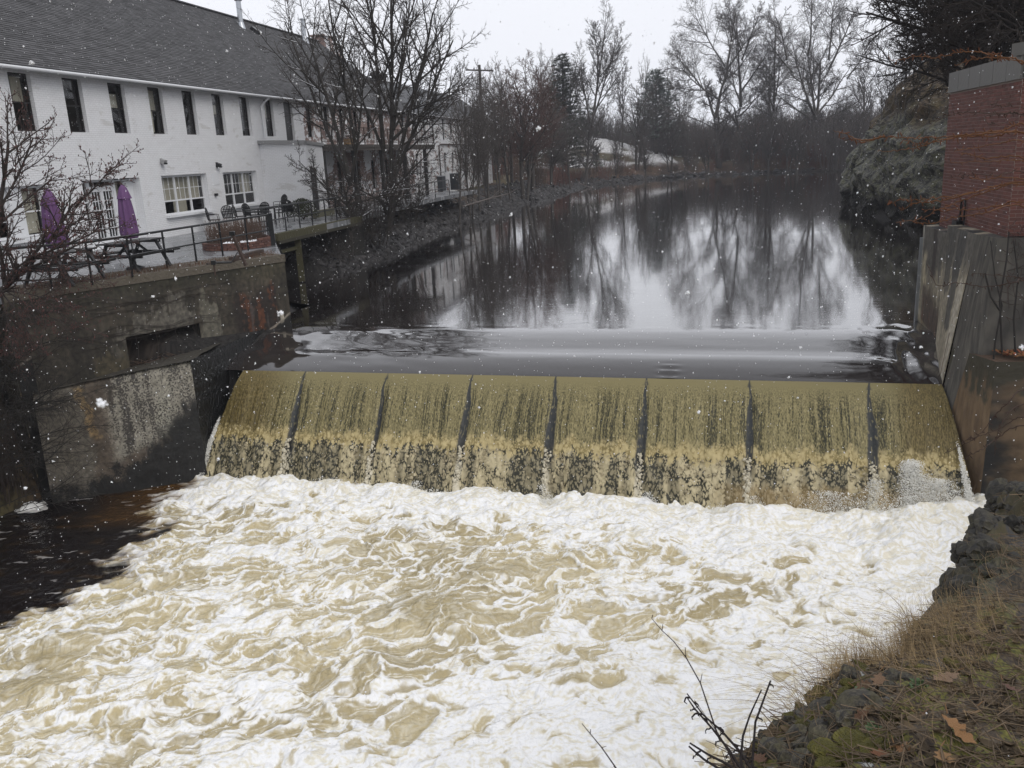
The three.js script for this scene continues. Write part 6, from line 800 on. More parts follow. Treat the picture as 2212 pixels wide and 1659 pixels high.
// ---------- picnic tables, umbrellas, chairs, planter ----------
{
  const wood = std({ color: rgb(0.017, 0.017, 0.018), roughness: 0.42, bumpMap: fineBump, bumpScale: 0.002 }), t = thing('picnic_table', 'black wooden picnic table under the right purple umbrella, its wet top shining', 'picnic table', [-9.85, TY, -23.1], BTURN - 0.1); t.userData.stem = 'picnic_table';
  for (let i = 0; i < 5; i++) { const b = new MB(); b.box(0, 0.74, -0.3 + 0.15 * i, 1.75, 0.035, 0.135); b.build('plank', wood, t); }
  for (const z of [-0.68, 0.68]) for (const o of [-0.07, 0.07]) { const b = new MB(); b.box(0, 0.44, z + o, 1.75, 0.035, 0.125); b.build('bench_plank', wood, t); }
  for (const x of [-0.62, 0.62]) { for (const s of [-1, 1]) { const b = new MB(); b.bar([x, 0.02, 0.62 * s], [x, 0.72, 0.26 * s], 0.09, 0.05); b.build('leg', wood, t); } const b = new MB(); b.box(x + 0.05, 0.40, 0, 0.045, 0.09, 1.5); b.build('cross_beam', wood, t); const c = new MB(); c.box(x + 0.05, 0.69, 0, 0.045, 0.08, 0.72); c.build('top_beam', wood, t); const d = new MB(); d.bar([x, 0.38, 0], [x * 0.25, 0.7, 0], 0.07, 0.04); d.build('brace', wood, t); }
  copyOf(t, 'black wooden picnic table behind the bare bud shrub, under the left purple umbrella', [-10.55, TY, -20.75], BTURN + 0.05);
  const pm = std({ color: rgb(0.125, 0.055, 0.155), roughness: 0.75, bumpMap: fineBump, bumpScale: 0.006 });
  const um = (pos, top, r, seed, label) => { const o = thing('closed_umbrella', label, 'umbrella', pos), f = (t, k) => 1 + 0.2 * Math.cos(t * 8 + seed) * Math.min(1, k / 3) + 0.09 * Math.cos(t * 3 + seed * 2 + k * 0.4) + 0.05 * Math.sin(t * 13 + k), b = new MB(); b.lathe([[0.17, top - 1.38], [r * 0.95, top - 1.33], [r, top - 1.22], [r * 0.88, top - 0.95], [r * 0.74, top - 0.6], [r * 0.6, top - 0.32], [0.12, top - 0.26], [0.05, top - 0.12]], 40, 0, 0, f); part('canopy', b.geo(true), pm, o); const c = new MB(); c.lathe([[r * 0.78, top - 0.36], [r * 0.7, top - 0.3], [0.10, top - 0.09], [0.03, top]], 24, 0, 0, (t, k) => 1 + (k < 2 ? 0.16 * Math.cos(t * 8 + seed + 0.4) : 0)); part('vent_cap', c.geo(true), pm, o); const p = new MB(); p.cyl(0, 0, top - 1.2, 0, 0.022, 0.022, 8); p.build('pole', std({ color: rgb(0.12, 0.12, 0.13), roughness: 0.4, metalness: 0.5 }), o); const q = new MB(); q.lathe([[0.24, 0.0], [0.24, 0.06], [0.05, 0.12], [0.03, 0.3]], 16); q.build('base', M.iron, o); };
  um([-9.85, TY, -23.1], 2.2, 0.215, 1, 'closed purple umbrella on the right, standing in the picnic table before the french doors'); um([-10.6, TY, -20.75], 2.22, 0.235, 4, 'closed purple umbrella on the left, behind the bare bud shrub');
  // black patio chairs pushed together by the wall
  const ir = std({ color: rgb(0.008, 0.008, 0.009), roughness: 0.35 }), ch = thing('patio_chair', 'black round backed patio chair, leftmost of the row under the mill windows', 'chair', [-11.9, TY, -36.2], BTURN + 0.4, 'chairs along the mill wall'); ch.userData.stem = 'patio_chair';
  { const s = new MB(); s.lathe([[0.02, 0.43], [0.24, 0.43], [0.25, 0.46], [0.02, 0.47]], 16); s.build('seat', ir, ch); for (const [x, z] of [[-0.18, -0.18], [0.18, -0.18], [-0.18, 0.18], [0.18, 0.18]]) { const l = new MB(); l.tube([[x * 1.25, 0, z * 1.25], [x, 0.43, z]], [0.014, 0.014], 6); l.build('leg', ir, ch); } const hp = [], b = new MB(); for (let i = 0; i <= 14; i++) { const a = -0.35 + i / 14 * (Math.PI + 0.7); hp.push([0.25 * Math.cos(a), 0.72 + 0.23 * Math.sin(a), -0.24 - 0.05 * Math.sin(a)]); } b.tube([[0.2, 0.45, -0.2], ...hp, [-0.2, 0.45, -0.2]], Array(17).fill(0.018), 6); for (let i = 0; i < 7; i++) { const x = -0.2 + 0.4 * i / 6, h = 0.72 + Math.sqrt(Math.max(0, 0.055 - x * x)) * 0.97; b.tube([[x * 0.9, 0.46, -0.21], [x, h, -0.28]], [0.024, 0.024], 5); } for (let k = 0; k < 3; k++) b.tube([[-0.22, 0.6 + 0.1 * k, -0.25], [0.22, 0.6 + 0.1 * k, -0.25]], [0.022, 0.022], 5); b.build('backrest', ir, ch); for (const s of [-1, 1]) { const a = new MB(); a.tube([[0.25 * s, 0.66, -0.24], [0.29 * s, 0.66, 0.05], [0.27 * s, 0.64, 0.16], [0.22 * s, 0.44, 0.18]], [0.014, 0.014, 0.014, 0.014], 6); a.build('arm', ir, ch); } }
  copyOf(ch, 'black round backed patio chair, second from the left of the row under the mill windows', [-11.55, TY, -37.1], BTURN + 1.2); copyOf(ch, 'black round backed patio chair behind the middle of the brick planter', [-11.3, TY, -37.9], BTURN - 0.3); copyOf(ch, 'black round backed patio chair, third dome behind the brick planter', [-11.0, TY, -38.4], BTURN + 0.6); copyOf(ch, 'black patio chair tucked under the black table', [-10.6, TY, -38.7], BTURN + 2.1);
  const st0 = copyOf(ch, 'black patio chair at the bottom of the stack by the white extension', [-9.95, TY, -39.3], BTURN + 2.6); copyOf(ch, 'black patio chair in the middle of the stack by the white extension', [-9.93, TY + 0.13, -39.25], BTURN + 2.65); copyOf(ch, 'black patio chair on top of the stack by the white extension', [-9.9, TY + 0.27, -39.2], BTURN + 2.55); copyOf(ch, 'black patio chair right of the stack, against the white extension', [-9.5, TY, -39.9], BTURN - 0.8);
  const tb = thing('patio_table', 'black square patio table among the chairs under the right mill window', 'table', [-10.35, TY, -37.9], BTURN), tt = new MB(); tt.box(0, 0.72, 0, 0.9, 0.04, 0.9); tt.build('table_top', ir, tb); for (const x of [-0.38, 0.38]) for (const z of [-0.38, 0.38]) { const l = new MB(); l.box(x, 0.35, z, 0.05, 0.7, 0.05); l.build('leg', ir, tb); }
  const sh = thing('shrub', 'dark low evergreen shrub against the white extension behind the stacked chairs', 'shrub', [-9.3, TY, -40.9]), rr = RNG(4), sb = new MB(), sl = new MB(); for (let i = 0; i < 1500; i++) { const a = rr() * 6.28, e = rr() * 1.5, R = 0.65 * Math.cbrt(rr()), p = [Math.cos(a) * Math.cos(e) * R * 1.2, 0.1 + Math.sin(e) * R * 1.3, Math.sin(a) * Math.cos(e) * R], b = rr() * 6.28, l = 0.06; sl.tri([p[0] - 0.025, p[1], p[2]], [p[0] + 0.025, p[1] + 0.01, p[2]], [p[0] + l * Math.cos(b), p[1] + 0.06, p[2] + l * Math.sin(b)], U(Math.cos(a), 0.7, Math.sin(a))); } for (let i = 0; i < 8; i++) sb.tube([[0, 0, 0], [Math.cos(i) * 0.5, 0.6, Math.sin(i * 2.1) * 0.4]], [0.02, 0.008], 4); sb.build('stem', bark(0.04, 0.03, 0.025), sh); sl.build('leaves', std({ color: rgb(0.035, 0.04, 0.02), roughness: 0.8 }), sh, 'stuff');
  // round brick planter with dead stalks and a little snow
  const pl = thing('brick_planter', 'low round brick planter with dead red brown stalks and a patch of snow', 'planter', [-8.6, TY, -28.1]), pr = RNG(61), g = new THREE.BoxGeometry(0.2, 0.066, 0.1), bm = [0, 1, 2].map((i) => std({ color: rgb(0.095 + 0.025 * i, 0.047 + 0.012 * i, 0.038 + 0.008 * i), roughness: 0.85, bumpMap: fineBump, bumpScale: 0.003 }));
  for (let k = 0; k < 4; k++) for (let i = 0; i < 30; i++) { const a = (i + (k & 1) * 0.5) / 30 * 6.2832; if (k === 3 && !(a > 4.9 || a < 0.6)) continue; const b = part('brick', g, bm[(pr() * 3) | 0], pl); b.position.set(1.02 * Math.cos(a), 0.04 + 0.075 * k, 1.02 * Math.sin(a)); b.rotation.y = -a + Math.PI / 2 + 0.04 * (pr() - 0.5); }
  const mr = new MB(); mr.lathe([[0.985, 0], [0.985, 0.22], [0.94, 0.22]], 40); mr.build('mortar', std({ color: rgb(0.09, 0.08, 0.07), roughness: 0.95 }), pl); part('soil', sheet(24, 8, (u, v) => [v * 0.97 * Math.cos(u * 6.2832), 0.19 + 0.05 * fbm(u * 6, v * 4, 2) + 0.05 * (1 - v), v * 0.97 * Math.sin(u * 6.2832)]), std({ color: rgb(0.04, 0.03, 0.024), roughness: 0.95 }), pl);
  const stk = new MB(); for (let i = 0; i < 900; i++) { const a = pr() * 6.28, R = 0.92 * Math.sqrt(pr()), h = 0.3 + 0.45 * pr(), x = R * Math.cos(a), z = R * Math.sin(a), dx = (pr() - 0.5) * 0.3, dz = (pr() - 0.5) * 0.3; stk.tube([[x, 0.2, z], [x + dx * 0.4, 0.2 + h * 0.6, z + dz * 0.4], [x + dx, 0.2 + h, z + dz]], [0.006, 0.005, 0.003], 3); } stk.build('dead_stalks', std({ color: rgb(0.11, 0.072, 0.055), roughness: 0.95 }), pl, 'stuff');
  const sn = new MB(); for (let i = 0; i < 110; i++) { const a = 0.3 + 1.5 * pr(), R = 0.55 + 0.42 * pr(), s = 0.02 + 0.05 * pr(); sn.lathe([[s, 0.21], [s * 0.7, 0.21 + s * 0.5], [0.002, 0.22 + s * 0.7]], 7, R * Math.cos(a), R * Math.sin(a)); } sn.build('snow', M.snow, pl, 'stuff');
  // odds and ends on the wall top
  const kb = thing('timber_kerb', 'short rotten timber kerb lying on the wall top behind the leaning iron post', 'timber', [0, 0, 0]); { const a = onY(500, 566, TY), c = onY(566, 548, TY), b = new MB(); b.bar([a[0], TY + 0.07, a[2]], [c[0], TY + 0.07, c[2]], 0.14, 0.13); b.build('beam', std({ color: rgb(0.045, 0.03, 0.024), roughness: 0.9, bumpMap: noiseBump, bumpScale: 0.02 }), kb); const d = new MB(); d.bar([a[0] - 0.5, TY + 0.03, a[2] + 0.5], [a[0], TY + 0.03, a[2]], 0.1, 0.05); d.build('plank', std({ color: rgb(0.06, 0.045, 0.036), roughness: 0.9 }), kb); }
  const lp = thing('iron_post', 'leaning rusty iron post on the corner of the wall top', 'post'); { const a = onY(527, 574, TY), b = new MB(); b.bar([a[0] + 0.05, TY, a[2]], [a[0] - 0.22, TY + 0.82, a[2] - 0.1], 0.07, 0.07); b.build('shaft', M.rust, lp); const c = new MB(); c.box(a[0] - 0.23, TY + 0.84, a[2] - 0.1, 0.13, 0.1, 0.12); c.build('head', M.iron, lp); }
  const vp = thing('valve_pipe', 'small bent iron pipe with a lever on the terrace wall edge', 'pipe'); { const a = onY(465, 595, TY), b = new MB(); b.tube([[a[0], TY, a[2]], [a[0], TY + 0.28, a[2]]], [0.022, 0.022], 8); b.build('standpipe', M.rust, vp); const c = new MB(); c.box(a[0], TY + 0.31, a[2], 0.1, 0.1, 0.1); c.tube([[a[0], TY + 0.31, a[2]], [a[0] + 0.35, TY + 0.27, a[2] - 0.25]], [0.03, 0.02], 8); c.build('valve', M.iron, vp); const d = new MB(); d.tube([[a[0] + 0.35, TY + 0.27, a[2] - 0.25], [a[0] + 0.5, TY + 0.5, a[2] - 0.35]], [0.014, 0.012], 6); d.build('lever', M.iron, vp); }
  // weeds along the wall top
  const W = [], r = RNG(15); for (let i = 0; i < 900; i++) { const t = -0.2 + 7.3 * r(), q = onWall(t, TY, -0.05 - 0.55 * r() * sstep(0, 3, t)); W.push([q[0], TY, q[2], 1, 0.5 + r(), 1, [0.4 * (r() - 0.5), r() * 6, 0.4 * (r() - 0.5)], rgb(0.09 + 0.05 * r(), 0.065, 0.04)]); } const gb = new MB(); gb.tube([[0, 0, 0], [0.015, 0.06, 0], [0.05, 0.11, 0.01]], [0.005, 0.004, 0.002], 3); scatter('wall_weeds', gb.geo(), std({ color: 0xffffff, roughness: 0.95 }), W).userData.label = 'dry weeds on the wall top';
  // vines on the left wall
  const vn = thing('vine', 'thin bare vines trailing across the stained wall above the sluice opening', 'vine'); for (let i = 0; i < 12; i++) { const t0 = r() * 2.5, y0 = 3.3 + 1.3 * r(), P = []; for (let k = 0; k <= 10; k++) P.push(onWall(t0 + k * 0.42, y0 + 0.25 * n2(k * 0.4, i * 3.1) - 0.02 * k * (i % 3 ? 1 : -1), 0.03)); const b = new MB(); b.tube(P, P.map((_, k) => 0.008 - 0.0005 * k), 3); b.build('stem', twigM(0.035, 0.026, 0.022), vn); }
  for (let i = 0; i < 4; i++) { const t = 2.5 + 1.6 * i / 3, q = onWall(t, 3.4, 0.02), b = new MB(); b.tube([q, [q[0] + 0.03, 3.1, q[2]], [q[0] - 0.02, 2.85 - 0.2 * (i & 1), q[2]]], [0.006, 0.005, 0.003], 3); b.build('hanging_stem', twigM(0.05, 0.04, 0.035), vn); }
}
// ---------- by the far mill: lamp post, cabinets, poles; red boat, fallen branches ----------
{
  const gm = std({ color: rgb(0.03, 0.028, 0.028), roughness: 0.5 }), l = onY(938, 412, 4.7), lp = thing('lamp_post', 'dark lamp post with a hooked arm before the far mill', 'lamp post', [l[0], 4.6, l[2]]); const top = atZ(926, 262, l[2]); const h = top[1] - 4.6, dx = top[0] - l[0], b = new MB(); b.tube([[0, 0, 0], [dx * 0.6, h * 0.6, 0], [dx, h, 0]], [0.11, 0.09, 0.06], 8); b.build('post', gm, lp); const c = new MB(); c.tube([[dx, h, 0], [dx - 0.1, h + 0.35, 0], [dx - 0.4, h + 0.45, 0], [dx - 0.6, h + 0.25, 0]], [0.05, 0.04, 0.04, 0.04], 6); c.build('arm', gm, lp); const d = new MB(); d.lathe([[0.3, h + 0.02], [0.2, h + 0.18], [0.04, h + 0.26]], 12, dx - 0.6, 0); d.build('lamp_head', M.galv, lp);
  for (const [u, v, w, hh, label] of [[951, 411, 1.1, 1.15, 'grey utility cabinet beside the lamp post'], [985, 408, 0.9, 1.3, 'second grey utility cabinet right of the first, at the far mill wall']]) { const p = onY(u, v, 4.75), o = thing('utility_cabinet', label, 'cabinet', [p[0], 4.7, p[2]], BTURN), a = new MB(), q = new MB(), lid = new MB(); a.box(0, hh / 2, 0, w, hh, 0.7); a.build('body', std({ color: rgb(0.045, 0.05, 0.058), roughness: 0.6 }), o); q.box(-w / 4, hh / 2, 0.355, w / 2 - 0.03, hh - 0.1, 0.02); q.build('door', std({ color: rgb(0.055, 0.06, 0.068), roughness: 0.55 }), o); const q2 = new MB(); q2.box(w / 4, hh / 2, 0.355, w / 2 - 0.03, hh - 0.1, 0.02); q2.build('door', std({ color: rgb(0.055, 0.06, 0.068), roughness: 0.55 }), o); lid.box(0, hh + 0.025, 0, w + 0.08, 0.05, 0.78); lid.build('lid', M.galv, o); }
  const pole = (u, top, z, L, label) => { const a = atZ(u, top, z), y0 = groundH(a[0], z), o = thing('utility_pole', label, 'utility pole', [a[0], y0, z]), m = std({ color: rgb(0.05, 0.042, 0.037), roughness: 0.9 }), hh = a[1] - y0, p = new MB(); p.cyl(0, -0.3, hh + 0.5, 0, 0.17, 0.12, 8); p.build('pole', m, o); const x = new MB(); x.box(0, hh, 0.14, L, 0.13, 0.11, 0, 0, -0.07); x.build('crossarm', m, o); for (const t of [-0.45, -0.2, 0.2, 0.45]) { const i = new MB(); i.lathe([[0.05, hh + 0.06 - 0.07 * t * L], [0.06, hh + 0.14 - 0.07 * t * L], [0.02, hh + 0.22 - 0.07 * t * L]], 8, t * L, 0.14); i.build('insulator', gm, o); } return [a, hh]; };
  const [p1] = pole(1036, 152, -86, 2.6, 'wooden utility pole with a crossarm among the bank trees'); pole(941, 184, -150, 3, 'distant utility pole behind the far mill roof');
  const wr = thing('power_line', 'thin dark wires running to the crossarm pole among the bank trees', 'wires'); for (let i = 0; i < 3; i++) { const P = [], a = [p1[0] - 1 + i, p1[1] + 0.2, -86], e = atZ(905 - 6 * i, 165 + 4 * i, -150); for (let k = 0; k <= 10; k++) { const t = k / 10; P.push([lerp(a[0], e[0], t), lerp(a[1], e[1], t) - 3 * t * (1 - t), lerp(a[2], e[2], t)]); } const b = new MB(); b.tube(P, P.map(() => 0.015), 3); b.build('wire', gm, wr); }
  const bp = atZ(1206, 333, -128), bt = thing('canoe', 'small red overturned boat on the far bank left of the snowy slope', 'boat', [bp[0], groundH(bp[0], -128) + 0.02, -128], 0.7), rm = std({ color: rgb(0.45, 0.05, 0.03), roughness: 0.5 }); part('hull', sheet(24, 14, (u, v) => { const x = (u - 0.5) * 2.6, w = 0.42 * Math.sqrt(Math.max(0.001, 1 - Math.pow(Math.abs(u - 0.5) * 2, 2.4))), a = v * Math.PI; return [x, 0.02 + 0.95 * w * Math.sin(a), w * Math.cos(a)]; }), rm, bt); const ke = new MB(); ke.bar([-1.2, 0.26, 0], [1.2, 0.26, 0], 0.04, 0.05); ke.build('keel', rm, bt);
  const br = (pts, r, label) => { const o = thing('fallen_branch', label, 'branch'), b = new MB(); b.tube(pts, pts.map((_, i) => r * (1 - 0.7 * i / pts.length)), 5); b.build('stem', twigM(0.17, 0.15, 0.14), o); const k = new MB(), rr = RNG(pts.length + (r * 1000) | 0); for (let i = 1; i < pts.length; i++) for (let j = 0; j < 3; j++) { const p = pts[i], l = 0.4 + 0.8 * rr(), a = rr() * 6.28; k.tube([p, [p[0] + l * Math.cos(a), p[1] + 0.5 * l, p[2] + l * Math.sin(a) * 0.5]], [r * 0.4, r * 0.15], 3); } k.build('twigs', twigM(0.16, 0.14, 0.13), o); };
  const Q = (u, v, z) => atZ(u, v, z); br([Q(1000, 446, -62), Q(1030, 437, -62), Q(1060, 428, -63), Q(1100, 418, -63)], 0.07, 'pale fallen branch leaning into the pond from the left bank'); br([Q(1250, 395, -112), Q(1275, 405, -110), Q(1300, 412, -108)], 0.09, 'long pale branch lying at the water below the red brown bushes'); br([Q(1455, 375, -132), Q(1480, 366, -132), Q(1515, 384, -131)], 0.09, 'pale broken branch at the far shoreline left of the oaks');
}
// ---------- budding shrub at the left end of the wall ----------
{
  const z = -18.4, E = (x, y, dz = 0) => atZ(x * 0.17362, (650 + y * 0.31646) / 1.8228, z + dz), b = E(-60, 1640), R = (x, y, dz) => { const q = E(x, y, dz); return [q[0] - b[0], q[1] - b[1], q[2] - b[2]]; }, st = (p, q, r) => { const D = [q[0] - p[0], q[1] - p[1], q[2] - p[2]]; return [p, U(...D), Math.hypot(...D), r]; };
  const lv = [{ seg: 6, gnarl: 0.12, taper: 0.5, sides: 7, up: 0.02 }, { n: 8, seg: 6, gnarl: 0.22, taper: 0.35, sides: 5, spread: 0.6, len: 0.75, rad: 0.45, from: 0.15, up: 0.15, min: 0.009, fall: 0.3 }, { n: 7, seg: 4, gnarl: 0.3, taper: 0.5, sides: 4, spread: 0.65, len: 0.45, rad: 0.5, from: 0.12, up: 0.1, min: 0.006 }, { n: 3, seg: 3, gnarl: 0.4, taper: 0.6, sides: 3, spread: 0.7, len: 0.5, rad: 0.7, from: 0.15, up: 0.05, min: 0.0042 }];
  const rec = [], g = grow(601, [st([0, 0, 0], R(210, 1380), 0.085), st(R(30, 1560), R(210, 1240, 0.3), 0.06), st(R(210, 1380), R(600, 960), 0.055), st(R(600, 960), R(940, 520, 0.4), 0.04), st(R(940, 520, 0.4), R(1400, 20, 0.8), 0.024), st(R(320, 1180), R(1250, 780, -0.6), 0.026), st(R(220, 1330), R(950, 1080, 0.5), 0.03), st(R(640, 920), R(1100, 660, -0.4), 0.022), st(R(60, 1500), R(-40, 700, 0.4), 0.05), st(R(-40, 700, 0.4), R(160, -300, 0.3), 0.05), st(R(-20, 600, 0.4), R(420, -350, -0.3), 0.03), st(R(-40, 760, 0.4), R(640, 160, -0.4), 0.028), st(R(100, 1450), R(900, 1420, 0.6), 0.022), st(R(60, 1560), R(700, 1900, 0.8), 0.016), st(R(30, 1600), R(420, 2100, 0.7), 0.016), st(R(10, 1600), R(120, 2300, 0.6), 0.016), st(R(60, 1560), R(900, 1750, 0.8), 0.015)], lv, { record: rec });
  const o = treeThing('budding_shrub', 'bare red brown shrub full of buds at the left edge in front of the mill', 'shrub', b, g, bark(0.045, 0.034, 0.03), twigM(0.05, 0.032, 0.028)), r = RNG(3), L = [];
  for (const [p, d] of rec) { if (r() < 0.68) continue; const s = 0.011 + 0.012 * r(), a = r() * 6.28; L.push([p[0] + 0.012 * Math.cos(a), p[1] + 0.012, p[2] + 0.012 * Math.sin(a), s * 0.5, s * 1.1, s * 0.5, [r() * 1.2 - 0.6, a, r() * 1.2 - 0.6], rgb(0.05 + 0.04 * r(), 0.026, 0.022)]); }
  scatter('buds', blob(1, 1, 0.15, 4), std({ color: 0xffffff, roughness: 0.7 }), L, o);
  const lo = [{ seg: 7, gnarl: 0.25, taper: 0.3, sides: 4, up: -0.25 }, { n: 8, seg: 4, gnarl: 0.35, taper: 0.5, sides: 3, spread: 0.7, len: 0.5, rad: 0.6, from: 0.1, up: -0.1, min: 0.005 }, { n: 4, seg: 2, gnarl: 0.4, taper: 0.6, sides: 3, spread: 0.8, len: 0.5, rad: 0.7, from: 0.2, min: 0.004 }];
  const b2 = atZ(10, 720, -18.9), sp = [], rr = RNG(10); for (let i = 0; i < 22; i++) sp.push([[rr() * 1.2 - 0.6, -1.8 + 2.4 * rr(), rr() * 0.8], U(0.4 + rr() * 1.2, rr() * 0.6, 0.6 * rr()), 0.9 + 1.4 * rr(), 0.012]);
  const gs = grow(611, sp, lo, { trunkLevels: 1 }); treeThing('bramble', 'dark bramble hanging over the left end of the concrete wall', 'bush', b2, gs, bark(0.026, 0.023, 0.02), twigM(0.027, 0.023, 0.02)); const l = scene.children.at(-1); l.userData.stem = 'bramble'; copyOf(l, 'dark bramble tangle at the water left of the lower concrete block', atZ(5, 930, -18.7), 0.6, 1.0); copyOf(l, 'dark bramble between the shrub foot and the lower concrete block', atZ(25, 840, -18.8), 5.6, 0.9);
}
// ---------- near bank, lower right ----------
const EDGE = [[1535, 1690, 4.3], [1600, 1640, 4.45], [1655, 1598, 4.6], [1715, 1555, 4.75], [1770, 1500, 5.0], [1860, 1452, 5.4], [1935, 1425, 5.8], [1962, 1375, 6.2], [1985, 1335, 6.6], [2035, 1285, 7.1], [2088, 1240, 7.8], [2096, 1205, 8.4], [2120, 1160, 9.2], [2150, 1120, 10.4], [2170, 1080, 11.6]].map((p) => atD(...p));
const INNER = [[2500, 2300, 2.7], [2520, 2200, 2.8], [2540, 2100, 2.9], [2540, 2000, 3.0], [2560, 1900, 3.1], [2560, 1800, 3.3], [2580, 1720, 3.6], [2600, 1640, 3.9], [2600, 1560, 4.2], [2620, 1480, 4.6], [2640, 1400, 5.2], [2640, 1330, 5.8], [2650, 1260, 6.6], [2650, 1200, 7.6], [2660, 1130, 8.8]].map((p) => atD(...p));
const alongE = (A, t) => { const k = clamp(Math.floor(t * (A.length - 1)), 0, A.length - 2), f = t * (A.length - 1) - k, g = (i) => A[clamp(i, 0, A.length - 1)], c = (a, b, d, e) => 0.5 * (2 * b + (d - a) * f + (2 * a - 5 * b + 4 * d - e) * f * f + (3 * b - a - 3 * d + e) * f * f * f); return [0, 1, 2].map((q) => c(g(k - 1)[q], g(k)[q], g(k + 1)[q], g(k + 2)[q])); };
function bankAt(u, v) { // v 0 at the edge of the drop, 1 out of frame at right, below 0 down the rock to the river
  const e = alongE(EDGE, u), n = alongE(INNER, u); let p;
  if (v >= 0) p = [lerp(e[0], n[0], v), lerp(e[1], n[1], v) + 0.18 * Math.sin(Math.min(1, v * 1.6) * Math.PI) * 0.5, lerp(e[2], n[2], v)];
  else { const dx = e[0] - n[0], dz = e[2] - n[2], l = Math.hypot(dx, dz), k = -v; p = [e[0] + dx / l * (0.25 * k + 0.5 * k * k), e[1] - (e[1] + 0.6) * Math.pow(k, 1.4), e[2] + dz / l * (0.25 * k + 0.5 * k * k)]; }
  const rocky = sstep(0.62, 0.3, u + v * 0.25) + 0.9 * sstep(0.6, 0.75, u), s = fbm3(p[0] * 1.3, p[1] * 1.3, p[2] * 1.3, 3), f = fbm3(p[0] * 5, p[1] * 5, p[2] * 5, 3), w = worley(p[0] * 3.1 + p[1], p[2] * 3.1 - p[1] * 0.7);
  const crag = sstep(0.62, 0.74, u), w2 = crag > 0 ? worley(p[0] * 1.15 + 0.6 * p[1], p[2] * 0.9 - p[1] * 0.8 + 3)[0] : 0;
  const d = 0.12 * s + (0.05 + 0.06 * rocky) * f + rocky * 0.11 * (0.55 - w[0]) + crag * (0.55 * (0.5 - w2) + 0.3 * s), lim = v < 0 ? 1 : sstep(0, 0.03, v) * 0.6 + 0.4;
  return [p[0] - 0.3 * d * lim, p[1] + 0.8 * d * lim, p[2] + 0.2 * d * lim];
}
{
  const tm = tex(1400, 1100, (a, b) => {
    const u = a, v = b * 1.5 - 0.5, x = u * 10, y = v * 3.2, g = fbm(x * 1.1, y * 1.1, 4), f = fbm(x * 9, y * 9, 4), h = fbm(x * 26, y * 26, 3), p = fbm(x * 3, y * 3 + 40, 4);
    let c = mix3([0.028, 0.027, 0.027], [0.085, 0.082, 0.082], clamp(0.45 + f * 1.2 + g * 0.5)); // wet grey rock
    c = mix3(c, [0.34, 0.35, 0.33], sstep(0.14, 0.2, p + 0.5 * h) * sstep(0.5, 0.3, u) * 0.75); // lichen
    const litter = 0.85 * sstep(-0.06, 0.06, g * 0.8 + f * 0.5 + (v - 0.14) * 1.1 - sstep(0.32, 0.12, u) * 0.22) * sstep(-0.02, 0.03, v); c = mix3(c, mix3([0.035, 0.024, 0.016], [0.10, 0.068, 0.036], clamp(0.5 + h * 1.6 + f)), litter);
    const moss = sstep(-0.02, 0.10, fbm(x * 2.1 + 30, y * 2.1, 4) + 0.35 * h) * sstep(0.72, 0.55, u) * sstep(-0.1, 0.0, v); c = mix3(c, mix3([0.05, 0.055, 0.01], [0.18, 0.165, 0.03], clamp(0.5 + h * 1.5)), moss * 0.9);
    const gr = sstep(0.58, 0.64, u) * sstep(0.82, 0.74, u) * sstep(0.02, 0.06, v) * sstep(0.34, 0.2, v + 0.2 * g); c = mix3(c, [0.05, 0.062, 0.03], gr * 0.7);
    const wk = worley(x * 1.7 + f, y * 3 + g), ck = sstep(0.16, 0.03, wk[1] - wk[0]) * sstep(0.58, 0.66, u); c = mix3(c, [0.012, 0.011, 0.010], ck * 0.85); const dm = sstep(0.7, 0.8, u) * sstep(-0.05, 0.15, f + g); c = mix3(c, [0.045, 0.04, 0.012], dm * 0.7); return c;  // dark crack lines painted in for crevice shade the relief lacks
  });
  const geo = sheet(420, 330, (u, b) => bankAt(u, b * 1.5 - 0.5), (u, b) => [u, b], true);
  const bank = thing('river_bank', 'mossy rock bank with dead grass and fallen leaves at the lower right', 'bank'); part('rock_surface', geo, std({ map: tm, roughness: 0.8, bumpMap: noiseBump, bumpScale: 0.01 }), bank);
  const r = RNG(17), Nrm = (u, v) => { const p = bankAt(u, v), a = bankAt(u + 0.004, v), c = bankAt(u, v + 0.01), A = V(a[0] - p[0], a[1] - p[1], a[2] - p[2]), C = V(c[0] - p[0], c[1] - p[1], c[2] - p[2]), n = A.cross(C).normalize(); if (n.y < 0) n.negate(); return [p, n]; };
  // moss cushions
  const mg = blob(1, 3, 0.22, 6), ms = std({ color: 0xffffff, roughness: 0.95, bumpMap: noiseBump, bumpScale: 0.12 }), ML = []; for (const [u, v, s] of [[0.26, 0.015, 0.14], [0.29, 0.03, 0.12], [0.24, 0.06, 0.10], [0.21, 0.10, 0.13], [0.23, 0.13, 0.11], [0.27, 0.11, 0.09], [0.2, 0.05, 0.08], [0.17, 0.1, 0.09], [0.33, 0.08, 0.12], [0.16, 0.16, 0.1], [0.3, 0.16, 0.13], [0.25, 0.2, 0.1], [0.42, 0.3, 0.16], [0.38, 0.22, 0.1], [0.12, 0.14, 0.1], [0.1, 0.08, 0.07], [0.5, 0.28, 0.12], [0.14, 0.36, 0.16], [0.2, 0.4, 0.16], [0.28, 0.36, 0.12]]) { const [p] = Nrm(u, v), t = 0.8 + 0.4 * r(); for (let k = 0; k < 7; k++) ML.push([p[0] + (r() - 0.5) * s * 1.3, p[1] - 0.01, p[2] + (r() - 0.5) * s * 1.3, s * (0.18 + 0.3 * r()), s * (0.10 + 0.10 * r()), s * (0.18 + 0.3 * r()), [0.2 * r(), r() * 6, 0.2 * r()], rgb(0.16 * t, 0.145 * t, 0.025)]); } scatter('moss_cushion', mg, ms, ML, bank);
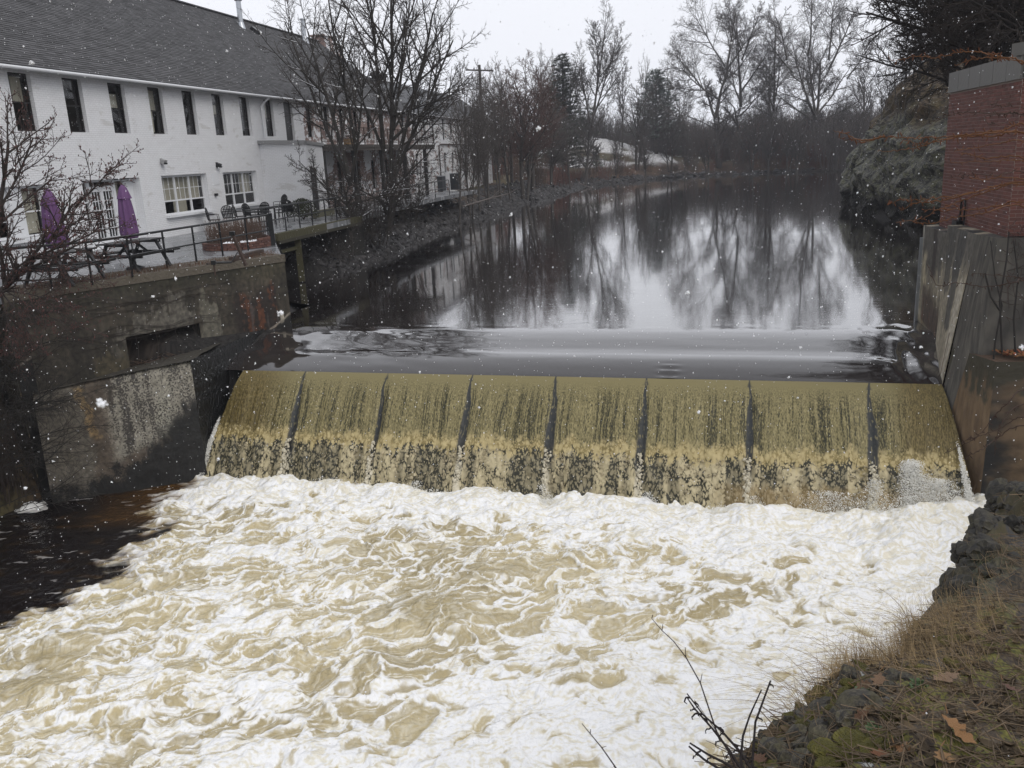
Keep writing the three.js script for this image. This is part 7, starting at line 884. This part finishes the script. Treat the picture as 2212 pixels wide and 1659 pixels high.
  // loose stones
  const SL = [], sg = blob(1, 2, 0.4, 12); for (let i = 0; i < 190; i++) { const up = i > 80, u = up ? 0.64 + 0.34 * r() : 0.02 + 0.34 * r(), v = up ? -0.03 + 0.35 * r() * r() : 0.005 + 0.26 * r(), [p] = Nrm(u, v), s = up ? 0.04 + 0.10 * r() * r() : 0.02 + 0.06 * r() * r(), t = (up ? 0.16 : 0.6) + 0.5 * r(); SL.push([p[0], p[1], p[2], s * 1.4, s * 0.8, s, [r(), r() * 6, r()], rgb(0.62 * t, 0.55 * t, 0.46 * t)]); } scatter('stone', sg, std({ color: 0xffffff, map: graniteTex, roughness: 0.7 }), SL, bank);
  // dead grass, thin and tangled; a few green blades
  const bl = (c) => { const b = new MB(); for (let k = 0; k < 5; k++) { const t = k / 5, t2 = (k + 1) / 5, X = (q) => c * q * q, Y = (q) => q * (1 - 0.35 * c * q), w = (q) => 0.0048 * (1 - q * 0.85); b.quad([X(t), Y(t), -w(t)], [X(t2), Y(t2), -w(t2)], [X(t2), Y(t2), w(t2)], [X(t), Y(t), w(t)]); } return b.geo(); };
  const GL = [[], []], put = (u, v, h, lean, dirA, c, k) => { const [p] = Nrm(u, v); GL[k].push([p[0], p[1] - 0.01, p[2], h, h, h * 0.9 + 0.1, [lean * Math.cos(dirA + 2), dirA, lean * Math.sin(dirA + 2)], c]); };
  for (let i = 0; i < 8200; i++) { const m = r(); let u, v; if (m < 0.40) { u = 0.36 + 0.27 * r(); v = 0.01 + 0.4 * Math.pow(r(), 1.2); } else if (m < 0.62) { u = 0.24 + 0.25 * r(); v = 0.004 + 0.05 * r(); } else if (m < 0.84) { u = 0.0 + 0.6 * r(); v = 0.03 + 0.9 * r(); } else { u = 0.55 + 0.42 * r(); v = 0.02 + 0.45 * r(); } const cl = n2(u * 24, v * 9); if (cl < -0.05 && r() < 0.7) continue; const t = 0.6 + 0.7 * r(); put(u, v, 0.08 + 0.21 * r() * r() + (m < 0.62 ? 0.06 : 0), (m < 0.62 && m > 0.4 ? 0.5 : 0.85) + 0.75 * r(), 2.2 + 4.2 * (r() - 0.5) + (r() < 0.3 ? 3 : 0), rgb(0.27 * t, 0.19 * t, 0.095 * t), r() < 0.5 ? 0 : 1); }
  for (let i = 0; i < 520; i++) put(0.59 + 0.15 * r(), 0.01 + 0.16 * r(), 0.05 + 0.09 * r(), 0.5 * r(), r() * 6.28, rgb(0.05, 0.065, 0.035), 0);
  for (let i = 0; i < 170; i++) put(0.2 + 0.34 * r(), 0.002 + 0.03 * r(), 0.25 + 0.25 * r(), 0.25 + 0.5 * r(), 2.6 + 1.6 * (r() - 0.5), rgb(0.2, 0.15, 0.09), 1);
  const gm = std({ color: 0xffffff, roughness: 0.85 }); scatter('dead_grass', bl(0.55), gm, GL[0]).userData.label = 'tangled dead grass on the near bank'; scatter('dead_grass', bl(0.95), gm, GL[1]).userData.label = 'longer curved dead grass hanging over the edge of the near bank';
  const TW = []; for (let i = 0; i < 1500; i++) { const u = 0.0 + 0.94 * r(), v = 0.03 + 0.8 * r(), [p] = Nrm(u, v); TW.push([p[0], p[1] + 0.015, p[2], 0.5 + 1.2 * r(), 0.6 + 0.6 * r(), 1, [0.5 * (r() - 0.5), r() * 6.28, 0.5 * (r() - 0.5)], (() => { const k = 0.5 + 0.9 * r(); return rgb(0.12 * k, 0.085 * k, 0.052 * k); })()]); } const tg = new MB(); tg.tube([[-0.1, 0, 0], [0, 0.01, 0.01], [0.1, 0, 0]], [0.0035, 0.003, 0.0018], 3); scatter('litter_twigs', tg.geo(), gm, TW).userData.label = 'dead twigs and needles lying on the near bank';
  const LL = []; for (let i = 0; i < 260; i++) { const u = 0.02 + 0.6 * r(), v = 0.02 + 0.8 * r(), [p] = Nrm(u, v), t = 0.5 + r(); LL.push([p[0], p[1] + 0.012, p[2], 0.02 + 0.025 * r(), 0.02, 0.014 + 0.012 * r(), [0.8 * (r() - 0.5), r() * 6.28, 0.8 * (r() - 0.5)], rgb(0.095 * t, 0.068 * t, 0.04 * t)]); } scatter('leaf_litter', sheet(5, 3, (a, b) => [2 * a - 1, 0.5 * Math.pow(2 * a - 1, 2) + 0.6 * Math.pow(2 * b - 1, 2) - 0.3, (2 * b - 1) * (1 - Math.pow(Math.abs(2 * a - 1), 2.2))]), gm, LL).userData.label = 'small curled brown leaves strewn over the near bank';
  // fallen oak leaves, one by one
  const oakLeaf = (seed) => { const q = RNG(seed), o = []; const N = 7; for (let i = 0; i <= N * 4; i++) { const t = i / (N * 4), w = 0.36 * Math.sin(Math.PI * Math.pow(t, 0.85)) * (0.78 + 0.24 * Math.cos(t * 4 * 2 * Math.PI + 1) + 0.10 * q()); o.push([t, Math.max(0.012, w)]); } const b = new MB(), cu = 0.25 + 0.5 * q(), P = (t, w) => [t - 0.5, 0.22 * cu * Math.pow(t - 0.5, 2) * 2 + 0.9 * cu * w * w + 0.03 * Math.sin(t * 9 + seed), w]; for (let i = 0; i < o.length - 1; i++) for (const s of [-1, 1]) { const a = P(o[i][0], 0), c = P(o[i + 1][0], 0), d = P(o[i + 1][0], s * o[i + 1][1]), e = P(o[i][0], s * o[i][1]); s > 0 ? b.quad(a, c, d, e) : b.quad(e, d, c, a); } return b.geo(true); };
  const LG = [1, 2, 3].map(oakLeaf); let lf = 0; const leaf = (px, py, sz, turn, col, label) => { let best = [9e9]; for (let i = 0; i < 60; i++) for (let j = 0; j < 40; j++) { const u = i / 60, v = j / 50, p = bankAt(u, v), k = project(p), d = Math.hypot(k[0] - px, k[1] - py); if (d < best[0]) best = [d, u, v]; } const [p, n] = Nrm(best[1], best[2]), o = thing('oak_leaf', label, 'leaf', [p[0], p[1] + 0.03, p[2]]); o.quaternion.setFromUnitVectors(V(0, 1, 0), n); o.rotateY(turn); sz *= 0.72; col = col.map((x, i) => x * 0.62); const m = part('blade', LG[lf++ % 3], std({ color: rgb(...col), roughness: 0.7, side: THREE.DoubleSide, bumpMap: fineBump, bumpScale: 0.004 }), o); m.scale.setScalar(sz); const s = new MB(); s.tube([[0.42 * sz, 0.02, 0], [0.62 * sz, 0.035, 0.02]], [0.003, 0.002], 5); s.build('stalk', twigM(0.16, 0.09, 0.04), o); };
  const inv = CAM.clone().invert(), project = (p) => { const q = V(...p).applyMatrix4(inv); return [1106 + 1865.3 * q.x / -q.z, 829.5 - 1865.3 * q.y / -q.z]; };
  leaf(2040, 1480, 0.19, 0.2, [0.30, 0.19, 0.115], 'large pale tan oak leaf lying on the dead grass'); leaf(2075, 1595, 0.20, 2.3, [0.34, 0.17, 0.06], 'long orange brown curled leaf in the right half of the bank'); leaf(2100, 1545, 0.15, 0.7, [0.33, 0.2, 0.09], 'tan leaf just above the long curled leaf'); leaf(2035, 1645, 0.15, 1.4, [0.36, 0.20, 0.08], 'orange leaf at the bottom edge below the long curled leaf'); leaf(1905, 1635, 0.14, 0.4, [0.23, 0.085, 0.03], 'red brown leaf at the bottom edge among the mossy stones'); leaf(1955, 1630, 0.11, 2.0, [0.38, 0.19, 0.08], 'small bright orange leaf beside the red brown one at the bottom'); leaf(1860, 1500, 0.12, 2.9, [0.2, 0.11, 0.055], 'brown leaf on the moss near the edge of the bank'); leaf(1895, 1490, 0.15, 1.1, [0.24, 0.14, 0.075], 'brown leaf under the grass right of the mossy edge'); leaf(1860, 1420 + 130, 0.1, 0.1, [0.15, 0.07, 0.03], 'dark curled leaf beside the moss cushions'); leaf(2180, 1495, 0.13, 2.2, [0.17, 0.085, 0.06], 'dull red brown leaf at the right edge of the bank'); leaf(2095, 1225, 0.11, 0.9, [0.33, 0.19, 0.08], 'small tan leaf on the dark rock at the right edge'); leaf(1640, 1650, 0.12, 1.9, [0.17, 0.08, 0.04], 'brown leaf under the dead weed at the lower end of the bank'); leaf(1990, 1550, 0.09, 2.6, [0.28, 0.15, 0.07], 'little tan leaf between the pale leaf and the moss');
  const gl = std({ color: rgb(0.06, 0.10, 0.035), roughness: 0.6 }), herb = (u, v, label) => { const [p] = Nrm(u, v), o = thing('green_plant', label, 'plant', p), q = RNG((u * 999) | 0); for (let i = 0; i < 11; i++) { const a = i * 2.4, l = 0.025 + 0.03 * q(), b = new MB(), P = (t, w) => { const x = l * t, y = 0.03 + 0.05 * Math.sin(t * 2.2) * l * 12 * 0.1; return [x * Math.cos(a) - w * Math.sin(a), y + 0.02 * q(), x * Math.sin(a) + w * Math.cos(a)]; }; for (let k = 0; k < 4; k++) { const t = k / 4, t2 = (k + 1) / 4, w = 0.013 * Math.sin(Math.PI * Math.min(0.98, t + 0.02)), w2 = 0.013 * Math.sin(Math.PI * Math.min(0.98, t2)); b.quad(P(t, -w), P(t2, -w2), P(t2, w2), P(t, w)); } b.build('leaf', gl, o); } const s = new MB(); s.tube([[0, 0, 0], [0, 0.04, 0]], [0.004, 0.003], 5); s.build('stem', gl, o); };
  herb(0.34, 0.33, 'small green leafy plant right of the pale tan leaf'); herb(0.22, 0.34, 'small bright green plant beside the long curled leaf'); herb(0.29, 0.2, 'little green plant below the pale tan leaf');
  // dead weed with curled black leaves, and two long thin twigs over the water
  const P = (u, v, d = 3.9) => atD(u, v, d), wk = twigM(0.014, 0.010, 0.010), dw = thing('dead_weed', 'dead black weed with curled leaves at the bottom edge of the bank', 'plant'), rr = RNG(44);
  for (const pts of [[[1625, 1700], [1575, 1620], [1540, 1575], [1500, 1530], [1483, 1505]], [[1640, 1690], [1600, 1625], [1560, 1580], [1520, 1545], [1484, 1498]], [[1630, 1700], [1570, 1650], [1530, 1630], [1490, 1605]], [[1620, 1700], [1560, 1665], [1520, 1640], [1488, 1612]], [[1612, 1700], [1600, 1640], [1605, 1590], [1620, 1545], [1645, 1490]], [[1640, 1700], [1625, 1650], [1632, 1560], [1665, 1470]]]) { const q = pts.map((p) => P(p[0], p[1])), b = new MB(); b.tube(q, q.map((_, i) => 0.007 - 0.0011 * i), 5); const o = b.build('stem', wk, dw); if (pts.length > 4 && pts[4][0] > 1600) continue; const c = new MB(); for (let i = 1; i < q.length; i++) for (let k = 0; k < 3; k++) { if (rr() < 0.3) continue; const t = (k + rr() * 0.8) / 3, s = [0, 1, 2].map((a) => lerp(q[i - 1][a], q[i][a], t)), C = []; const sd = rr() < 0.5 ? -1 : 1, l = 0.03 + 0.03 * rr(); for (let m = 0; m <= 5; m++) { const a = m / 5 * (1.4 + 1.5 * rr()); C.push([s[0] + sd * l * 0.5 * Math.sin(a), s[1] + l * 0.45 * (Math.cos(a) - 1) * 0.8, s[2] + 0.01 * rr()]); } c.tube(C, C.map((_, m) => 0.0052 * (1 - m / 7) * (0.7 + 0.6 * rr())), 4); } c.build('curled_leaf', wk, o, 'stuff'); }
  const wand = (label, pts, d, r0, side) => { const o = thing('thin_twig', label, 'twig'), q = pts.map((p) => P(p[0], p[1], d)), b = new MB(); b.tube(q, q.map((_, i) => lerp(r0, 0.0014, i / (q.length - 1))), 5); b.build('stem', twigM(0.03, 0.02, 0.018), o); for (const [i, u, v] of side) { const c = new MB(); c.tube([q[i], P(u, v, d)], [0.002, 0.0012], 4); c.build('side_twig', twigM(0.03, 0.02, 0.018), o); } };
  wand('long thin arching twig reaching up over the white water', [[1605, 1690], [1572, 1620], [1548, 1580], [1533, 1535], [1513, 1475], [1482, 1420], [1455, 1385], [1430, 1362], [1408, 1336]], 3.9, 0.0045, [[8, 1410, 1328], [7, 1432, 1348], [6, 1442, 1372], [5, 1480, 1398], [2, 1500, 1512], [1, 1525, 1600], [4, 1517, 1455]]); wand('short thin twig poking up from the bottom edge left of the dead weed', [[1375, 1720], [1335, 1665], [1300, 1615], [1275, 1585], [1257, 1563]], 3.6, 0.0035, [[2, 1310, 1612], [1, 1325, 1655], [3, 1276, 1575]]);
}
// ---------- shrub with orange brown twigs reaching in from the right ----------
{
  const c7 = (x, y) => [(3232 + x * 0.36166) / 1.8228, y * 0.36166 / 1.8228], c8 = (x, y) => [(3232 + x * 0.36166) / 1.8228, (600 + y * 0.36166) / 1.8228], d5 = (x, y) => [(3232 + x * 0.36166) / 1.8228, (1200 + y * 0.36166) / 1.8228];
  const s = thing('thorny_shrub', 'shrub with long orange brown budded twigs reaching in from the right edge', 'shrub'), or = twigM(0.13, 0.055, 0.02), dk = twigM(0.045, 0.025, 0.018), r = RNG(66), root = atD(2900, 1500, 3.4);
  const lines = [[c7, 0, 3.2, [[2212, 670], [2000, 620], [1850, 590], [1700, 562], [1500, 570], [1250, 622], [1050, 610], [900, 640], [760, 655]]], [c7, 0, 3.3, [[2212, 690], [2000, 640], [1800, 628], [1650, 655], [1450, 710]]], [c7, 1, 3.6, [[2212, 1240], [1990, 1238], [1700, 1225], [1500, 1230], [1350, 1275], [1100, 1370]]], [c7, 0, 2.9, [[2212, 1450], [1800, 1455], [1500, 1472], [1150, 1502], [900, 1502], [700, 1490], [470, 1545], [200, 1505]]], [c7, 0, 2.9, [[700, 1490], [470, 1532], [300, 1470], [140, 1422]]], [c7, 0, 3.1, [[2212, 1350], [2000, 1410], [1700, 1450], [1300, 1535], [1100, 1558], [900, 1515]]], [c7, 0, 3.0, [[2212, 1440], [1900, 1480], [1500, 1492], [1250, 1535], [1050, 1605], [850, 1635], [620, 1640]]], [c7, 0, 3.4, [[2212, 1540], [1900, 1572], [1700, 1598], [1450, 1650]]], [c8, 0, 3.2, [[2212, 60], [1780, 65], [1620, 20], [1500, 5]]], [c8, 0, 3.0, [[2212, 330], [1900, 370], [1650, 440], [1310, 490], [1050, 515], [850, 520], [720, 575]]], [c8, 0, 3.0, [[2212, 350], [1850, 410], [1500, 540], [1280, 620], [1100, 720], [830, 765]]], [c8, 0, 3.1, [[2212, 540], [1900, 590], [1600, 625], [1350, 620], [1110, 630]]], [c8, 0, 3.1, [[2212, 590], [1750, 670], [1450, 710], [1180, 775], [1000, 760]]], [c8, 1, 3.5, [[2212, 215], [1900, 255], [1700, 245], [1400, 270]]], [c8, 0, 3.3, [[2212, 290], [1750, 292], [1620, 280]]], [c8, 0, 3.6, [[2212, 100], [1800, 100], [1420, 112]]], [c8, 0, 3.0, [[1650, 440], [1300, 530], [1000, 560], [870, 640]]], [c8, 1, 3.8, [[2212, 1390], [1950, 1340], [1650, 1310]]], [c8, 1, 3.4, [[2212, 1400], [2100, 1420], [1750, 1460], [1500, 1420], [1280, 1445], [1155, 1212]]], [d5, 1, 3.2, [[2212, 930], [2050, 1060], [1900, 1200], [1700, 1440], [1340, 1625]]], [d5, 1, 3.4, [[2212, 1220], [1960, 1345], [1700, 1440], [1560, 1490]]], [d5, 1, 3.3, [[2212, 1310], [1900, 1470], [1750, 1580], [1580, 1659]]], [d5, 1, 3.5, [[2212, 1080], [1950, 1340], [1890, 1640]]], [c7, 1, 3.8, [[2212, 1180], [1950, 1150], [1850, 1130]]], [c7, 1, 3.7, [[2212, 1260], [2000, 1230], [1780, 1280], [1850, 1355], [2212, 1290]]]];
  const bl = [], tip = [];
  for (const [f, dark, d, pts] of lines) { const q = pts.map((p) => atD(...f(...p), d + 0.15 * (r() - 0.5))); const full = [q[0]]; if (pts[0][0] > 2200) full.unshift([lerp(q[0][0], root[0], 0.45), lerp(q[0][1], root[1], 0.25), lerp(q[0][2], root[2], 0.45)], root), full.sort(() => 0), full.splice(0, 2, root, [lerp(q[0][0], root[0], 0.45), lerp(q[0][1], root[1], 0.2), lerp(q[0][2], root[2], 0.45)]); const all = [...full, ...q.slice(1)], curve = new THREE.CatmullRomCurve3(all.map((p) => V(...p))), N = 10 * (all.length - 1), P = []; for (let i = 0; i <= N; i++) { const p = curve.getPoint(i / N); P.push([p.x + 0.004 * (r() - 0.5), p.y + 0.006 * (r() - 0.5), p.z]); } const b = new MB(); b.tube(P, P.map((_, i) => lerp(0.0027, 0.0008, i / N)), 5); const o = b.build('twig', dark ? dk : or, s), B = new MB(); let any = 0; for (let i = 12; i <= N; i++) { if (r() < 0.62) continue; const p = P[i], a = r() * 6.28, l = 0.006 + 0.006 * r(); B.tube([p, [p[0] + l * Math.cos(a), p[1] + l * Math.sin(a), p[2]], [p[0] + 1.5 * l * Math.cos(a), p[1] + 1.6 * l * Math.sin(a), p[2]]], [0.001, 0.0019, 0.0006], 4); any = 1; } if (any) B.build('buds', dark ? dk : twigM(0.12, 0.045, 0.02), o, 'stuff'); }
  // withered vine on the retaining wall
  const vn = thing('vine', 'black bare vine stems climbing the dark retaining wall at the right', 'vine'); for (const pts of [[[2125, 1000], [2150, 740], [2165, 660], [2150, 600], [2140, 520]], [[2165, 760], [2160, 650], [2175, 560], [2180, 500]], [[2195, 780], [2190, 690], [2200, 600], [2190, 520]], [[2160, 670], [2140, 640], [2128, 590]]]) { const q = pts.map((p) => { const z = -16.2; return atZ(p[0], p[1], z); }), b = new MB(); b.tube(q, q.map((_, i) => 0.022 - 0.003 * i), 5); b.build('stem', twigM(0.02, 0.017, 0.015), vn); }
  const br = RNG(5), L = []; for (let i = 0; i < 700; i++) { const t = br(), x = 9.5 + 5.3 * t, h = Math.pow(br(), 0.6); L.push([x, 3.9 + 1.9 * h + 0.4 * n2(x * 2, 3), -16.42 + 1.35 * t + 0.05, 0.5 + br(), 0.6 + br(), 1, [br() * 3, br() * 6, br() * 3], rgb(0.035 + 0.02 * br(), 0.026, 0.022)]); } const g = new MB(); g.tube([[-0.15, 0, 0], [0, 0.05, 0.03], [0.18, 0.02, 0.02]], [0.006, 0.005, 0.002], 3); scatter('vine_tangle', g.geo(), std({ color: 0xffffff, roughness: 0.9 }), L, vn);
}
// leaf litter on the slopes at the right: small curled leaves in masses
{
  const r = RNG(92), g = new THREE.IcosahedronGeometry(1, 0), L = []; for (let k = 0; k < 1500; k++) { const u = r(), v = r(); L.push([lerp(9.5, 14.8, u), 3.15 + 0.15 * u + 0.55 * v * sstep(0.05, 0.4, u) + 0.05, lerp(-16.0 + 1.4 * u, -17.3 + 1.6 * u, v), 0.04 + 0.04 * r(), 0.008, 0.03, [r() - 0.5, r() * 6, r() - 0.5], rgb(0.10 + 0.12 * r(), 0.05 + 0.03 * r(), 0.025)]); } scatter('leaf_litter', g, std({ color: 0xffffff, roughness: 0.85 }), L).userData.label = 'brown leaf litter on the concrete step';
}
// ---------- falling snow: loose clusters of crystals ----------
{
  const r = RNG(2024), L = [], bits = []; for (let i = 0; i < 22; i++) { const q = new THREE.OctahedronGeometry(0.16 + 0.2 * r(), 0), a = r() * 6.28, b = Math.acos(2 * r() - 1), R = 0.75 * Math.pow(r(), 0.6); q.rotateX(r() * 3); q.rotateZ(r() * 3); q.translate(R * Math.sin(b) * Math.cos(a), R * Math.cos(b), R * Math.sin(b) * Math.sin(a)); bits.push(q); }
  const flake = mergeGeometries(bits);
  while (L.length < 44000) { const x = -17 + 34 * r(), y = -0.2 + 16.5 * r(), z = 3 - 33 * r(), d = Math.hypot(x, y - 7.4, z); if (d < 1.9) continue; const s = d < 5 ? 0.0036 + 0.002 * r() : 0.0052 + 0.0046 * r() * r() + (r() < 0.04 ? 0.005 : 0); L.push([x, y, z, s * (0.8 + 0.5 * r()), s * (1 + 0.7 * r()), s, [r() * 0.9, r() * 6, r() * 0.9 - 0.3]]); }
  for (const [u, v, d, s] of [[218, 870, 0.8, 0.0062], [606, 676, 1.0, 0.0046], [1163, 277, 1.1, 0.0042], [1486, 632, 1.4, 0.0045], [1510, 890, 1.6, 0.0045], [68, 135, 1.7, 0.005], [2207, 750, 1.3, 0.0048], [1265, 130, 1.5, 0.0035], [1990, 750, 2.0, 0.0046], [490, 110, 2.2, 0.004], [1785, 218, 2.2, 0.005], [330, 640, 2, 0.0045], [880, 505, 2.4, 0.0045], [1035, 880, 2.2, 0.004]]) L.push([...atD(u, v, d), s * 1.2, s, s * 0.9, [r(), r() * 6, 0.4]]);
  scatter('falling_snow', flake, std({ color: rgb(0.92, 0.93, 0.95), roughness: 0.9 }), L).userData.label = 'snowflakes falling everywhere in the air';
}
renderer.render(scene, camera);
